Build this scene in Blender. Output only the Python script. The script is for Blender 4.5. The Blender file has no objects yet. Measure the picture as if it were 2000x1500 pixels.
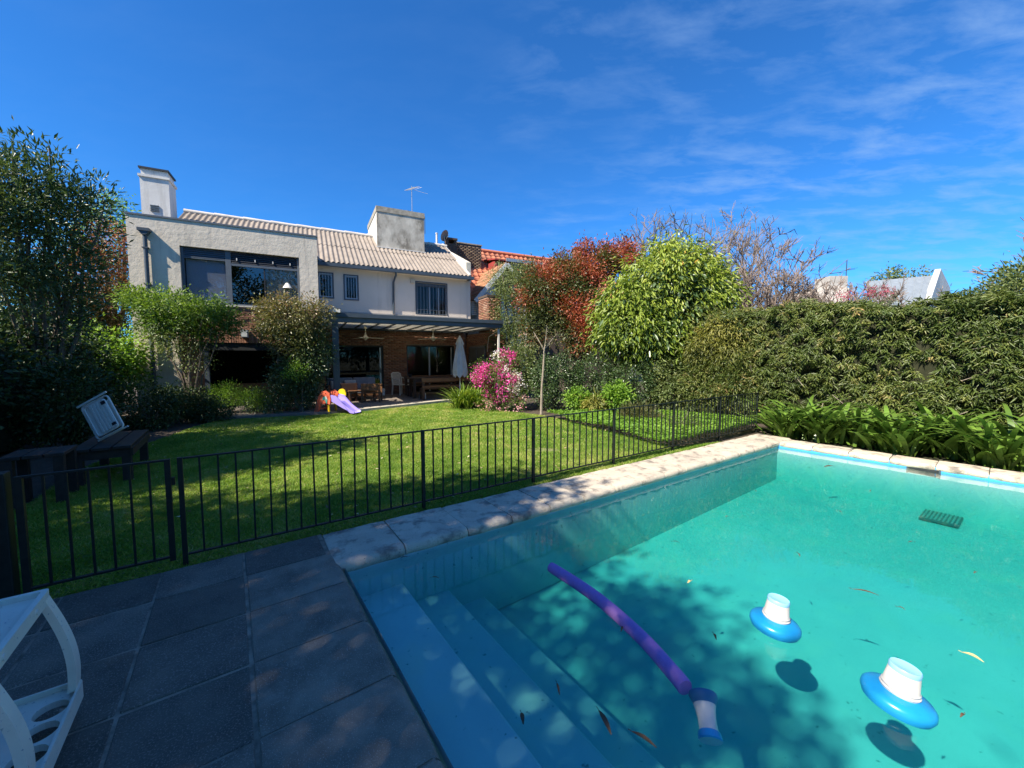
import bpy, bmesh, math, random
import numpy as np
from mathutils import Vector, Matrix

random.seed(7)
RNG = np.random.default_rng(11)
R = math.radians
scene = bpy.context.scene
COL = scene.collection

# ------------------------------------------------------------------ camera
FPX, PITCH, CAMH = 760.0, math.atan(53 / 760.0), 1.6
cam_d = bpy.data.cameras.new('camera')
cam = bpy.data.objects.new('camera', cam_d)
COL.objects.link(cam)
cam_d.sensor_width = 36.0
cam_d.lens = FPX / 2000 * 36.0
cam_d.clip_start = 0.02
cam_d.clip_end = 3000
cam.location = (0, 0, CAMH)
cam.rotation_euler = (math.pi / 2 - PITCH, 0, 0)
scene.camera = cam

# ------------------------------------------------------------------ light
SUN_AZ, SUN_EL = 226.5, 46.0          # azimuth clockwise from +Y, elevation
to_sun = Vector((math.sin(R(SUN_AZ)) * math.cos(R(SUN_EL)), math.cos(R(SUN_AZ)) * math.cos(R(SUN_EL)), math.sin(R(SUN_EL))))
sl = bpy.data.lights.new('sun', 'SUN')
sl.energy = 5.0
sl.angle = R(0.6)
sl.color = (1.0, 0.91, 0.76)
so = bpy.data.objects.new('sun', sl)
COL.objects.link(so)
so.location = (-20, -25, 30)
so.rotation_euler = (-to_sun).to_track_quat('-Z', 'Y').to_euler()

world = bpy.data.worlds.new('World')
scene.world = world
world.use_nodes = True
wn, wl = world.node_tree.nodes, world.node_tree.links
wn.clear()
w_out = wn.new('ShaderNodeOutputWorld')
w_bg = wn.new('ShaderNodeBackground')
w_bg.inputs['Strength'].default_value = 0.103
sky = wn.new('ShaderNodeTexSky')
sky.sky_type = 'NISHITA'
sky.sun_disc = False
sky.sun_elevation = R(SUN_EL)
sky.sun_rotation = R(SUN_AZ)
sky.altitude = 200
sky.air_density = 1.0
sky.dust_density = 0.25
sky.ozone_density = 2.5
hsv = wn.new('ShaderNodeVectorMath'); hsv.operation = 'MULTIPLY'      # the phone's deep blue rendering of the whole sky
hsv.inputs[1].default_value = (0.17, 0.56, 0.98)
wl.new(sky.outputs[0], hsv.inputs[0])
# thin cirrus: streaky noise on the sky direction, projected on a high flat layer
tc = wn.new('ShaderNodeTexCoord')
sep = wn.new('ShaderNodeSeparateXYZ')
wl.new(tc.outputs['Generated'], sep.inputs[0])
def wmath(op, a, b=None, c=None):
    n = wn.new('ShaderNodeMath'); n.operation = op
    for i, x in enumerate((a, b, c)):
        if x is None: continue
        if isinstance(x, (int, float)): n.inputs[i].default_value = x
        else: wl.new(x, n.inputs[i])
    return n.outputs[0]
zz = wmath('MAXIMUM', sep.outputs['Z'], 0.03)
px_ = wmath('DIVIDE', sep.outputs['X'], wmath('ADD', zz, 0.12))
py_ = wmath('DIVIDE', sep.outputs['Y'], wmath('ADD', zz, 0.12))
cmb = wn.new('ShaderNodeCombineXYZ')
wl.new(px_, cmb.inputs[0]); wl.new(py_, cmb.inputs[1])
mp = wn.new('ShaderNodeMapping')
mp.inputs['Rotation'].default_value = (0, 0, R(38))
mp.inputs['Scale'].default_value = (1.0, 2.1, 1)
wl.new(cmb.outputs[0], mp.inputs[0])
n1 = wn.new('ShaderNodeTexNoise')
n1.inputs['Scale'].default_value = 4.2; n1.inputs['Detail'].default_value = 8; n1.inputs['Roughness'].default_value = 0.6
n1.inputs['Distortion'].default_value = 0.25
wl.new(mp.outputs[0], n1.inputs['Vector'])
n2 = wn.new('ShaderNodeTexNoise')
n2.inputs['Scale'].default_value = 1.3; n2.inputs['Detail'].default_value = 3
wl.new(cmb.outputs[0], n2.inputs['Vector'])
mr = wn.new('ShaderNodeMapRange')
mr.inputs['From Min'].default_value = 0.44; mr.inputs['From Max'].default_value = 0.80
wl.new(n1.outputs['Fac'], mr.inputs['Value'])
# the cirrus bank lies to the +X side of the sky
bank = wn.new('ShaderNodeMapRange')
bank.interpolation_type = 'SMOOTHSTEP'
bank.inputs['From Min'].default_value = -0.15; bank.inputs['From Max'].default_value = 0.75
wl.new(wmath('ADD', sep.outputs['X'], wmath('MULTIPLY', wmath('SUBTRACT', n2.outputs['Fac'], 0.5), 1.5)), bank.inputs['Value'])
cfac = wmath('MULTIPLY', wmath('MULTIPLY', mr.outputs[0], wmath('ADD', wmath('MULTIPLY', bank.outputs[0], 0.95), 0.05)), 0.62)
mixc = wn.new('ShaderNodeMix'); mixc.data_type = 'RGBA'
wl.new(cfac, mixc.inputs['Factor'])
wl.new(hsv.outputs[0], mixc.inputs['A'])
mixc.inputs['B'].default_value = (1.7, 2.7, 4.4, 1)
wl.new(mixc.outputs['Result'], w_bg.inputs['Color'])
wl.new(w_bg.outputs[0], w_out.inputs[0])

scene.view_settings.view_transform = 'Standard'
scene.view_settings.look = 'None'
scene.view_settings.exposure = 1.1
scene.view_settings.gamma = 1.0
scene.view_settings.use_curve_mapping = False
scene.render.engine = 'CYCLES'
scene.cycles.max_bounces = 8
scene.cycles.transparent_max_bounces = 16
scene.cycles.use_denoising = True
scene.cycles.sample_clamp_indirect = 6.0

# ------------------------------------------------------------------ frames and helpers
AP, AH = 35.8, 27.2                    # rotation of the pool and of the house about Z (degrees)
def rotz(p, deg):
    c, s = math.cos(R(deg)), math.sin(R(deg))
    p = np.asarray(p, dtype=float)
    out = p.copy()
    out[..., 0] = p[..., 0] * c - p[..., 1] * s
    out[..., 1] = p[..., 0] * s + p[..., 1] * c
    return out
def PW(a, b, z=0.0): return rotz((a, b, z), AP)        # pool frame -> world
def HW(u, v, z=0.0): return rotz((u, v, z), AH)        # house frame -> world
def W2H(p): return rotz(p, -AH)
def W2P(p): return rotz(p, -AP)
def at(x, y, Y):
    """world point seen at photo pixel x, y at horizontal distance Y ahead"""
    d = np.array([(x - 1000) / FPX, math.cos(PITCH) + math.sin(PITCH) * (750 - y) / FPX, -math.sin(PITCH) + math.cos(PITCH) * (750 - y) / FPX])
    return np.array([0, 0, CAMH]) + d * (Y / d[1])
def on_ground(x, y, z=0.0):
    d = np.array([(x - 1000) / FPX, math.cos(PITCH) + math.sin(PITCH) * (750 - y) / FPX, -math.sin(PITCH) + math.cos(PITCH) * (750 - y) / FPX])
    return np.array([0, 0, CAMH]) + d * ((z - CAMH) / d[2])

ORG = {}
FRM = {}
def tag(o, label=None, cat=None, group=None, kind=None):
    if label: o['label'] = label
    if cat: o['category'] = cat
    if group: o['group'] = group
    if kind: o['kind'] = kind
    return o
def thing(name, label, cat, org=(0, 0, 0), deg=0.0, group=None, kind=None):
    """an Empty at the thing's base; children are written in the frame turned by deg"""
    o = bpy.data.objects.new(name, None)
    COL.objects.link(o)
    o.empty_display_size = 0.1
    o.location = rotz(org, deg)
    o.rotation_euler = (0, 0, R(deg))
    ORG[o.name] = np.array(org, dtype=float); FRM[o.name] = deg
    return tag(o, label, cat, group, kind)
def link(name, me, mat, parent=None, org=(0, 0, 0), deg=0.0):
    o = bpy.data.objects.new(name, me)
    COL.objects.link(o)
    if mat is not None and len(me.materials) == 0: me.materials.append(mat)
    if parent is not None:
        o.parent = parent
        ORG[o.name] = ORG[parent.name]; FRM[o.name] = FRM[parent.name]
    else:
        o.location = rotz(org, deg); o.rotation_euler = (0, 0, R(deg))
        ORG[o.name] = np.array(org, dtype=float); FRM[o.name] = deg
    return o
def piece(name, me, parent, loc, rot=(0, 0, 0), scale=(1, 1, 1)):
    """a repeat piece sharing mesh data; loc in the frame of the parent"""
    o = bpy.data.objects.new(name, me)
    COL.objects.link(o)
    o.parent = parent
    o.location = np.asarray(loc, dtype=float) - ORG[parent.name]
    o.rotation_euler = rot; o.scale = scale
    ORG[o.name] = ORG[parent.name]; FRM[o.name] = FRM[parent.name]
    return o
def mesh_arr(name, V, Fs, smooth=False, tint=None, mi=None):
    """mesh from numpy: V (n,3), Fs (m,k) with constant k"""
    me = bpy.data.meshes.new(name)
    V = np.ascontiguousarray(V, dtype=np.float32); Fs = np.ascontiguousarray(Fs, dtype=np.int32)
    m, k = Fs.shape
    me.vertices.add(len(V)); me.vertices.foreach_set('co', V.ravel())
    me.loops.add(m * k); me.loops.foreach_set('vertex_index', Fs.ravel())
    me.polygons.add(m)
    me.polygons.foreach_set('loop_start', np.arange(0, m * k, k, dtype=np.int32))
    me.polygons.foreach_set('loop_total', np.full(m, k, dtype=np.int32))
    if smooth: me.polygons.foreach_set('use_smooth', np.ones(m, dtype=bool))
    if tint is not None:
        at_ = me.attributes.new('tint', 'FLOAT', 'FACE')
        at_.data.foreach_set('value', np.ascontiguousarray(tint, dtype=np.float32))
    if mi is not None: me.polygons.foreach_set('material_index', np.ascontiguousarray(mi, dtype=np.int32))
    me.update(calc_edges=True)
    me.validate()
    return me

class MB:
    """collects boxes, bars, tubes, lathes, prisms; build() links them as ONE mesh object"""
    def __init__(s): s.v = []; s.f = []; s.sm = []
    def add(s, V, Fs, smooth=False):
        n = len(s.v)
        s.v.extend([tuple(map(float, p)) for p in V])
        for f in Fs: s.f.append(tuple(i + n for i in f)); s.sm.append(smooth)
        return s
    def box(s, x0, x1, y0, y1, z0, z1):
        V = [(x0, y0, z0), (x1, y0, z0), (x1, y1, z0), (x0, y1, z0), (x0, y0, z1), (x1, y0, z1), (x1, y1, z1), (x0, y1, z1)]
        return s.add(V, [(0, 3, 2, 1), (4, 5, 6, 7), (0, 1, 5, 4), (1, 2, 6, 5), (2, 3, 7, 6), (3, 0, 4, 7)])
    def cbox(s, x0, x1, y0, y1, z0, z1, c=0.01):
        """box with chamfered edges"""
        bm = bmesh.new()
        bmesh.ops.create_cube(bm, size=1)
        for v in bm.verts: v.co = ((x0 + x1) / 2 + v.co.x * (x1 - x0), (y0 + y1) / 2 + v.co.y * (y1 - y0), (z0 + z1) / 2 + v.co.z * (z1 - z0))
        bmesh.ops.bevel(bm, geom=bm.edges[:], offset=c, segments=2, profile=0.5, affect='EDGES')
        bm.verts.index_update()
        s.add([v.co for v in bm.verts], [[v.index for v in f.verts] for f in bm.faces])
        bm.free(); return s
    def obox(s, p, q, w, h, up=(0, 0, 1)):
        """bar of section w x h from p to q"""
        p, q, up = Vector(p), Vector(q), Vector(up)
        d = (q - p).normalized()
        if abs(d.dot(up)) > 0.99: up = Vector((0, 1, 0))
        sd = d.cross(up).normalized(); u2 = sd.cross(d)
        V = []
        for e in (p, q):
            for a, b in ((-1, -1), (1, -1), (1, 1), (-1, 1)): V.append(e + sd * a * w / 2 + u2 * b * h / 2)
        return s.add(V, [(0, 1, 2, 3), (7, 6, 5, 4), (0, 4, 5, 1), (1, 5, 6, 2), (2, 6, 7, 3), (3, 7, 4, 0)])
    def tube(s, pts, rad, n=8, cap=True):
        pts = [Vector(p) for p in pts]
        if not isinstance(rad, (list, tuple)): rad = [rad] * len(pts)
        V = []; Fs = []
        ref = None
        for i, p in enumerate(pts):
            d = (pts[min(i + 1, len(pts) - 1)] - pts[max(i - 1, 0)]).normalized()
            if ref is None:
                ref = d.orthogonal().normalized()
            ref = (ref - d * ref.dot(d)).normalized()
            e = d.cross(ref)
            for k in range(n):
                t = 2 * math.pi * k / n
                V.append(p + (ref * math.cos(t) + e * math.sin(t)) * rad[i])
        for i in range(len(pts) - 1):
            for k in range(n):
                Fs.append((i * n + k, i * n + (k + 1) % n, (i + 1) * n + (k + 1) % n, (i + 1) * n + k))
        if cap:
            Fs.append(tuple(reversed(range(n)))); Fs.append(tuple(range((len(pts) - 1) * n, len(pts) * n)))
        return s.add(V, Fs, True)
    def lathe(s, prof, c=(0, 0, 0), n=24, cap=True):
        """prof: list of (radius, z)"""
        V = []; Fs = []
        for r, z in prof:
            for k in range(n):
                t = 2 * math.pi * k / n
                V.append((c[0] + r * math.cos(t), c[1] + r * math.sin(t), c[2] + z))
        m = len(prof)
        for i in range(m - 1):
            for k in range(n):
                Fs.append((i * n + k, i * n + (k + 1) % n, (i + 1) * n + (k + 1) % n, (i + 1) * n + k))
        if cap:
            Fs.append(tuple(reversed(range(n)))); Fs.append(tuple(range((m - 1) * n, m * n)))
        return s.add(V, Fs, True)
    def prism(s, poly, axis, lo, hi):
        """polygon of 2D points extruded along axis ('x','y','z')"""
        def P(a, b, t): return {'x': (t, a, b), 'y': (a, t, b), 'z': (a, b, t)}[axis]
        n = len(poly)
        V = [P(a, b, lo) for a, b in poly] + [P(a, b, hi) for a, b in poly]
        Fs = [tuple(reversed(range(n))), tuple(range(n, 2 * n))] + [(i, (i + 1) % n, n + (i + 1) % n, n + i) for i in range(n)]
        return s.add(V, Fs)
    def wall(s, x0, x1, z0, z1, y0, y1, holes):
        """wall in the x-z plane between y0 (front) and y1 with rectangular openings (x0,x1,z0,z1)"""
        xs = sorted({x0, x1, *[h[0] for h in holes], *[h[1] for h in holes]})
        zs = sorted({z0, z1, *[h[2] for h in holes], *[h[3] for h in holes]})
        xs = [x for x in xs if x0 <= x <= x1]; zs = [z for z in zs if z0 <= z <= z1]
        def solid(i, j):
            if i < 0 or j < 0 or i >= len(xs) - 1 or j >= len(zs) - 1: return False
            cx, cz = (xs[i] + xs[i + 1]) / 2, (zs[j] + zs[j + 1]) / 2
            return not any(h[0] < cx < h[1] and h[2] < cz < h[3] for h in holes)
        for i in range(len(xs) - 1):
            for j in range(len(zs) - 1):
                if not solid(i, j): continue
                a, b, c, d = xs[i], xs[i + 1], zs[j], zs[j + 1]
                s.add([(a, y0, c), (b, y0, c), (b, y0, d), (a, y0, d)], [(0, 1, 2, 3)])
                s.add([(a, y1, c), (b, y1, c), (b, y1, d), (a, y1, d)], [(3, 2, 1, 0)])
                if not solid(i - 1, j): s.add([(a, y0, c), (a, y0, d), (a, y1, d), (a, y1, c)], [(0, 1, 2, 3)])
                if not solid(i + 1, j): s.add([(b, y0, c), (b, y1, c), (b, y1, d), (b, y0, d)], [(0, 1, 2, 3)])
                if not solid(i, j - 1): s.add([(a, y0, c), (a, y1, c), (b, y1, c), (b, y0, c)], [(0, 1, 2, 3)])
                if not solid(i, j + 1): s.add([(a, y0, d), (b, y0, d), (b, y1, d), (a, y1, d)], [(0, 1, 2, 3)])
        return s
    def mesh(s, name, org=(0, 0, 0)):
        me = bpy.data.meshes.new(name)
        o = np.asarray(org, dtype=float)
        me.from_pydata([tuple(np.asarray(p) - o) for p in s.v], [], s.f)
        me.polygons.foreach_set('use_smooth', s.sm)
        if any(s.sm) and not all(s.sm) or any(s.sm):
            try: me.set_sharp_from_angle(angle=R(42))
            except Exception: pass
        me.update()
        return me
    def build(s, name, mat, parent=None, org=(0, 0, 0), deg=0.0):
        o_ = ORG[parent.name] if parent is not None else org
        return link(name, s.mesh(name, o_), mat, parent, org, deg)

def boxes_mesh(name, cen, half, jit=0.0):
    """many boxes in one mesh; cen, half (n,3)"""
    cen = np.asarray(cen, float); half = np.asarray(half, float)
    n = len(cen)
    c8 = np.array([(-1, -1, -1), (1, -1, -1), (1, 1, -1), (-1, 1, -1), (-1, -1, 1), (1, -1, 1), (1, 1, 1), (-1, 1, 1)], float)
    V = cen[:, None, :] + c8[None] * half[:, None, :]
    if jit: V += RNG.normal(0, jit, V.shape)
    f6 = np.array([(0, 3, 2, 1), (4, 5, 6, 7), (0, 1, 5, 4), (1, 2, 6, 5), (2, 3, 7, 6), (3, 0, 4, 7)])
    Fs = (np.arange(n)[:, None, None] * 8 + f6[None]).reshape(-1, 4)
    tint = np.repeat(RNG.random(n), 6)
    return mesh_arr(name, V.reshape(-1, 3), Fs, tint=tint)

# ------------------------------------------------------------------ materials
def new_mat(name):
    m = bpy.data.materials.new(name); m.use_nodes = True
    nt = m.node_tree; nt.nodes.clear()
    out = nt.nodes.new('ShaderNodeOutputMaterial')
    return m, nt.nodes, nt.links, out
def rgba(c): return (c[0], c[1], c[2], 1)
def M(name, c1, c2=None, scale=6.0, rough=0.7, bump=0.0, bscale=None, metal=0.0, spec=0.4, detail=6, lo=0.35, hi=0.65,
      vary=0.0, c3=None, scale3=1.0, lo3=0.5, hi3=0.7, stretch=None, speck=None, tint=None, bdist=0.02, coat=0.0, trans=0.0, streak=None):
    """principled with noise colour, second stain colour c3, fine specks, per-object value change, bump"""
    m, N, L, out = new_mat(name)
    b = N.new('ShaderNodeBsdfPrincipled')
    b.inputs['Roughness'].default_value = rough; b.inputs['Metallic'].default_value = metal
    b.inputs['Specular IOR Level'].default_value = spec
    if coat: b.inputs['Coat Weight'].default_value = coat; b.inputs['Coat Roughness'].default_value = 0.1
    tcn = N.new('ShaderNodeTexCoord'); oi = N.new('ShaderNodeObjectInfo')
    ad = N.new('ShaderNodeVectorMath'); ad.operation = 'ADD'
    mu = N.new('ShaderNodeVectorMath'); mu.operation = 'SCALE'; mu.inputs[0].default_value = (37, 53, 71)
    L.new(oi.outputs['Random'], mu.inputs['Scale'])
    L.new(tcn.outputs['Object'], ad.inputs[0]); L.new(mu.outputs[0], ad.inputs[1])
    vec = ad.outputs[0]
    if stretch:
        mpn = N.new('ShaderNodeMapping'); mpn.inputs['Scale'].default_value = stretch
        L.new(vec, mpn.inputs[0]); vec = mpn.outputs[0]
    def noise(sc, det=detail, ro=0.6):
        n = N.new('ShaderNodeTexNoise'); n.inputs['Scale'].default_value = sc; n.inputs['Detail'].default_value = det
        n.inputs['Roughness'].default_value = ro
        L.new(vec, n.inputs['Vector']); return n.outputs['Fac']
    def mix(f, A, B):
        n = N.new('ShaderNodeMix'); n.data_type = 'RGBA'
        if isinstance(f, float): n.inputs['Factor'].default_value = f
        else: L.new(f, n.inputs['Factor'])
        for s_, x in (('A', A), ('B', B)):
            if isinstance(x, tuple): n.inputs[s_].default_value = rgba(x)
            else: L.new(x, n.inputs[s_])
        return n.outputs['Result']
    def rng_(f, a, b_):
        n = N.new('ShaderNodeMapRange'); n.inputs['From Min'].default_value = a; n.inputs['From Max'].default_value = b_
        L.new(f, n.inputs['Value']); return n.outputs[0]
    col = tuple(c1)
    if tint:                       # colour choice per piece of the mesh
        an = N.new('ShaderNodeAttribute'); an.attribute_name = 'tint'
        cr = N.new('ShaderNodeValToRGB')
        els = cr.color_ramp.elements
        while len(els) < len(tint): els.new(0.5)
        for e_, (p_, c_) in zip(els, tint): e_.position = p_; e_.color = rgba(c_)
        L.new(an.outputs['Fac'], cr.inputs[0]); col = cr.outputs[0]
    if c2 is not None: col = mix(rng_(noise(scale), lo, hi), col, tuple(c2))
    if c3 is not None: col = mix(rng_(noise(scale3, 5, 0.65), lo3, hi3), col, tuple(c3))
    if streak:                     # rain streaks running down: (scale, lo, hi, colour)
        ms_ = N.new('ShaderNodeMapping'); ms_.inputs['Scale'].default_value = (1, 1, 0.10)
        L.new(ad.outputs[0], ms_.inputs[0])
        ns_ = N.new('ShaderNodeTexNoise'); ns_.inputs['Scale'].default_value = streak[0]; ns_.inputs['Detail'].default_value = 5; ns_.inputs['Roughness'].default_value = 0.6
        L.new(ms_.outputs[0], ns_.inputs['Vector'])
        col = mix(rng_(ns_.outputs['Fac'], streak[1], streak[2]), col, tuple(streak[3]))
    if speck:
        col = mix(rng_(noise(speck[0], 2), speck[1], speck[1] + 0.06), col, tuple(speck[2]))
    if vary:
        hn = N.new('ShaderNodeHueSaturation')
        mm = N.new('ShaderNodeMapRange'); mm.inputs['To Min'].default_value = 1 - vary; mm.inputs['To Max'].default_value = 1 + vary
        L.new(oi.outputs['Random'], mm.inputs['Value']); L.new(mm.outputs[0], hn.inputs['Value'])
        if isinstance(col, tuple): hn.inputs['Color'].default_value = rgba(col)
        else: L.new(col, hn.inputs['Color'])
        col = hn.outputs[0]
    if isinstance(col, tuple): b.inputs['Base Color'].default_value = rgba(col)
    else: L.new(col, b.inputs['Base Color'])
    if bump:
        bn = N.new('ShaderNodeBump'); bn.inputs['Strength'].default_value = bump; bn.inputs['Distance'].default_value = bdist
        L.new(noise(bscale or scale * 4, 5), bn.inputs['Height']); L.new(bn.outputs[0], b.inputs['Normal'])
    sh = b.outputs[0]
    if trans:
        tr = N.new('ShaderNodeBsdfTranslucent')
        if isinstance(col, tuple): tr.inputs[0].default_value = rgba(col)
        else: L.new(col, tr.inputs[0])
        ms = N.new('ShaderNodeMixShader'); ms.inputs[0].default_value = trans
        L.new(sh, ms.inputs[1]); L.new(tr.outputs[0], ms.inputs[2]); sh = ms.outputs[0]
    L.new(sh, out.inputs[0])
    return m
def leaf_mat(name, cols, rough=0.42, spec=0.45, trans=0.28):
    """leaf colour picked per leaf along a ramp"""
    m, N, L, out = new_mat(name)
    an = N.new('ShaderNodeAttribute'); an.attribute_name = 'tint'
    cr = N.new('ShaderNodeValToRGB')
    els = cr.color_ramp.elements
    while len(els) < len(cols): els.new(0.5)
    for i, (e_, c_) in enumerate(zip(els, cols)):
        p_, c_ = c_ if len(c_) == 2 else (i / (len(cols) - 1), c_)
        e_.position = p_; e_.color = rgba(c_)
    L.new(an.outputs['Fac'], cr.inputs[0])
    b = N.new('ShaderNodeBsdfPrincipled'); b.inputs['Roughness'].default_value = rough; b.inputs['Specular IOR Level'].default_value = spec
    L.new(cr.outputs[0], b.inputs['Base Color'])
    tr = N.new('ShaderNodeBsdfTranslucent')
    mx = N.new('ShaderNodeMix'); mx.data_type = 'RGBA'; mx.blend_type = 'MULTIPLY'; mx.inputs['Factor'].default_value = 1
    mx.inputs['B'].default_value = (1.5, 1.5, 0.7, 1)
    L.new(cr.outputs[0], mx.inputs['A']); L.new(mx.outputs['Result'], tr.inputs[0])
    ms = N.new('ShaderNodeMixShader'); ms.inputs[0].default_value = trans
    L.new(b.outputs[0], ms.inputs[1]); L.new(tr.outputs[0], ms.inputs[2]); L.new(ms.outputs[0], out.inputs[0])
    return m
def glass_mat(name, tintc=(0.55, 0.6, 0.62), refl=1.0, ior=1.5):
    """clear pane: mirror by Fresnel over a tinted see-through"""
    m, N, L, out = new_mat(name)
    f0 = ((ior - 1) / (ior + 1)) ** 2
    lw = N.new('ShaderNodeLayerWeight'); lw.inputs['Blend'].default_value = 0.5
    p5_ = N.new('ShaderNodeMath'); p5_.operation = 'POWER'; p5_.inputs[1].default_value = 5.0; L.new(lw.outputs['Facing'], p5_.inputs[0])
    fr = N.new('ShaderNodeMath'); fr.operation = 'MULTIPLY_ADD'; fr.inputs[1].default_value = 1 - f0; fr.inputs[2].default_value = f0; L.new(p5_.outputs[0], fr.inputs[0])
    g = N.new('ShaderNodeBsdfGlossy'); g.inputs['Roughness'].default_value = 0.0; g.inputs['Color'].default_value = (refl, refl, refl, 1)
    t = N.new('ShaderNodeBsdfTransparent'); t.inputs[0].default_value = rgba(tintc)
    ms = N.new('ShaderNodeMixShader')
    L.new(fr.outputs[0], ms.inputs[0]); L.new(t.outputs[0], ms.inputs[1]); L.new(g.outputs[0], ms.inputs[2]); L.new(ms.outputs[0], out.inputs[0])
    return m

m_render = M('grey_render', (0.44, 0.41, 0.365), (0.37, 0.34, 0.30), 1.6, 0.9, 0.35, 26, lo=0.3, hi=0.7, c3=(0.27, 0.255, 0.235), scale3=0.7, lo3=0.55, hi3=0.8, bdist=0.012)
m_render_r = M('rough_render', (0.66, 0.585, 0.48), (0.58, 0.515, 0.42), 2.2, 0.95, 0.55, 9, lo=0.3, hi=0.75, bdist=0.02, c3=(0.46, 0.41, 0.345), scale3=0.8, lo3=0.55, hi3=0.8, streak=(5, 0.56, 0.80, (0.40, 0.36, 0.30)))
m_upper = M('upper_render', (0.66, 0.58, 0.49), (0.61, 0.535, 0.45), 1.2, 0.9, 0.15, 30, c3=(0.52, 0.455, 0.385), scale3=0.5, lo3=0.55, hi3=0.85, streak=(4, 0.56, 0.85, (0.44, 0.39, 0.33)))
m_cream = M('cream_plaster', (0.62, 0.58, 0.48), (0.46, 0.42, 0.34), 3.0, 0.9, 0.3, 20)
m_white_pl = M('white_plaster', (0.66, 0.64, 0.60), (0.52, 0.50, 0.465), 1.3, 0.85, 0.2, 22, lo=0.4, hi=0.8, streak=(5, 0.55, 0.8, (0.42, 0.40, 0.36)))
m_stain = M('stained_plaster', (0.56, 0.52, 0.44), (0.20, 0.18, 0.145), 1.6, 0.95, 0.25, 18, lo=0.38, hi=0.62, c3=(0.46, 0.42, 0.35), scale3=4, lo3=0.48, hi3=0.62, stretch=(1, 1, 0.6))
m_sidepl = M('chimney_side_plaster', (0.66, 0.63, 0.57), (0.5, 0.47, 0.42), 2.5, 0.9, 0.2, 20)
m_cap = M('cap_concrete', (0.40, 0.36, 0.29), (0.24, 0.215, 0.17), 5, 0.95, 0.3, 30)
m_slate = M('slate_paint', (0.045, 0.062, 0.082), (0.06, 0.078, 0.098), 6, 0.45, 0.08, 40, spec=0.45)
m_slate_l = M('slate_paint_light', (0.085, 0.105, 0.13), (0.105, 0.125, 0.15), 5, 0.5, 0.08, 40)
m_dark = M('dark_frame', (0.022, 0.025, 0.03), None, rough=0.5)
m_alu = M('aluminium', (0.42, 0.43, 0.44), (0.36, 0.37, 0.38), 10, 0.4, metal=0.6)
m_lintel = M('dark_lintel', (0.018, 0.02, 0.023), (0.026, 0.028, 0.03), 8, 0.6)
BR = [(0.0, (0.20, 0.085, 0.05)), (0.3, (0.27, 0.125, 0.075)), (0.55, (0.33, 0.165, 0.10)), (0.8, (0.16, 0.075, 0.05)), (1.0, (0.40, 0.25, 0.17))]
m_brick = M('brick', (0.3, 0.15, 0.1), (0.21, 0.10, 0.065), 14, 0.92, 0.5, 60, tint=BR, lo=0.5, hi=0.8, bdist=0.006)
m_brick_p = M('brick_piece', (0.30, 0.15, 0.095), (0.18, 0.085, 0.055), 9, 0.95, 0.7, 50, vary=0.4, lo=0.4, hi=0.75, c3=(0.46, 0.36, 0.28), scale3=7, lo3=0.58, hi3=0.75, bdist=0.01)
BRD = [(0.0, (0.085, 0.06, 0.045)), (0.4, (0.13, 0.09, 0.06)), (0.7, (0.18, 0.13, 0.085)), (1.0, (0.11, 0.085, 0.07))]
m_brick_d = M('weathered_brick', (0.1, 0.08, 0.06), None, 10, 0.95, 0.4, 40, tint=BRD)
m_mortar = M('mortar', (0.26, 0.21, 0.17), (0.19, 0.155, 0.125), 12, 0.95, 0.3, 60)
m_mortar_d = M('dark_mortar', (0.12, 0.10, 0.085), (0.09, 0.075, 0.06), 12, 0.95, 0.3, 60)
m_roof = M('fibre_cement', (0.29, 0.245, 0.205), (0.20, 0.168, 0.14), 3.0, 0.95, 0.25, 40, vary=0.06, lo=0.3, hi=0.7, c3=(0.15, 0.125, 0.10), scale3=2.2, lo3=0.56, hi3=0.8)
m_tile = M('clay_tile', (0.5, 0.15, 0.07), (0.36, 0.11, 0.06), 8, 0.8, 0.3, 40, tint=[(0, (0.52, 0.17, 0.085)), (0.5, (0.60, 0.21, 0.11)), (0.8, (0.44, 0.145, 0.075)), (1, (0.36, 0.16, 0.10))], lo=0.5, hi=0.8)
m_tile_o = M('old_clay_tile', (0.3, 0.15, 0.08), (0.2, 0.11, 0.065), 8, 0.85, 0.3, 40, tint=[(0, (0.30, 0.14, 0.075)), (0.5, (0.38, 0.19, 0.10)), (1, (0.24, 0.13, 0.08))], lo=0.45, hi=0.8)
m_redmetal = M('red_sheet_metal', (0.34, 0.05, 0.045), (0.28, 0.045, 0.04), 4, 0.6)
m_zinc = M('pale_sheet_metal', (0.25, 0.28, 0.30), (0.19, 0.215, 0.235), 2.4, 0.5, 0.12, 12, lo=0.3, hi=0.7, metal=0.0)
m_glass = glass_mat('window_glass', (0.40, 0.43, 0.44), 1.0, 1.45)
m_glass_c = glass_mat('clear_window_glass', (0.85, 0.87, 0.88), 1.0, 1.5)
m_glass_r = glass_mat('mirror_window_glass', (0.35, 0.4, 0.43), 1.0, 1.9)
m_blind = M('grey_blue_blind', (0.36, 0.37, 0.44), (0.32, 0.33, 0.40), 0.8, 0.8)
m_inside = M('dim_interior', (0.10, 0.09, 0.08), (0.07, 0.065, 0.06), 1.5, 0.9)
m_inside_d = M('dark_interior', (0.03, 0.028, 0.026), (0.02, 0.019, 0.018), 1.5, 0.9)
m_white_pla = M('white_plastic', (0.72, 0.69, 0.62), (0.64, 0.61, 0.55), 6, 0.38, spec=0.5, lo=0.45, hi=0.8)
m_cart = M('weathered_white_plastic', (0.74, 0.70, 0.60), (0.60, 0.56, 0.48), 5, 0.42, 0.05, 60, spec=0.45, lo=0.45, hi=0.85, speck=(70, 0.66, (0.35, 0.37, 0.38)))
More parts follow.
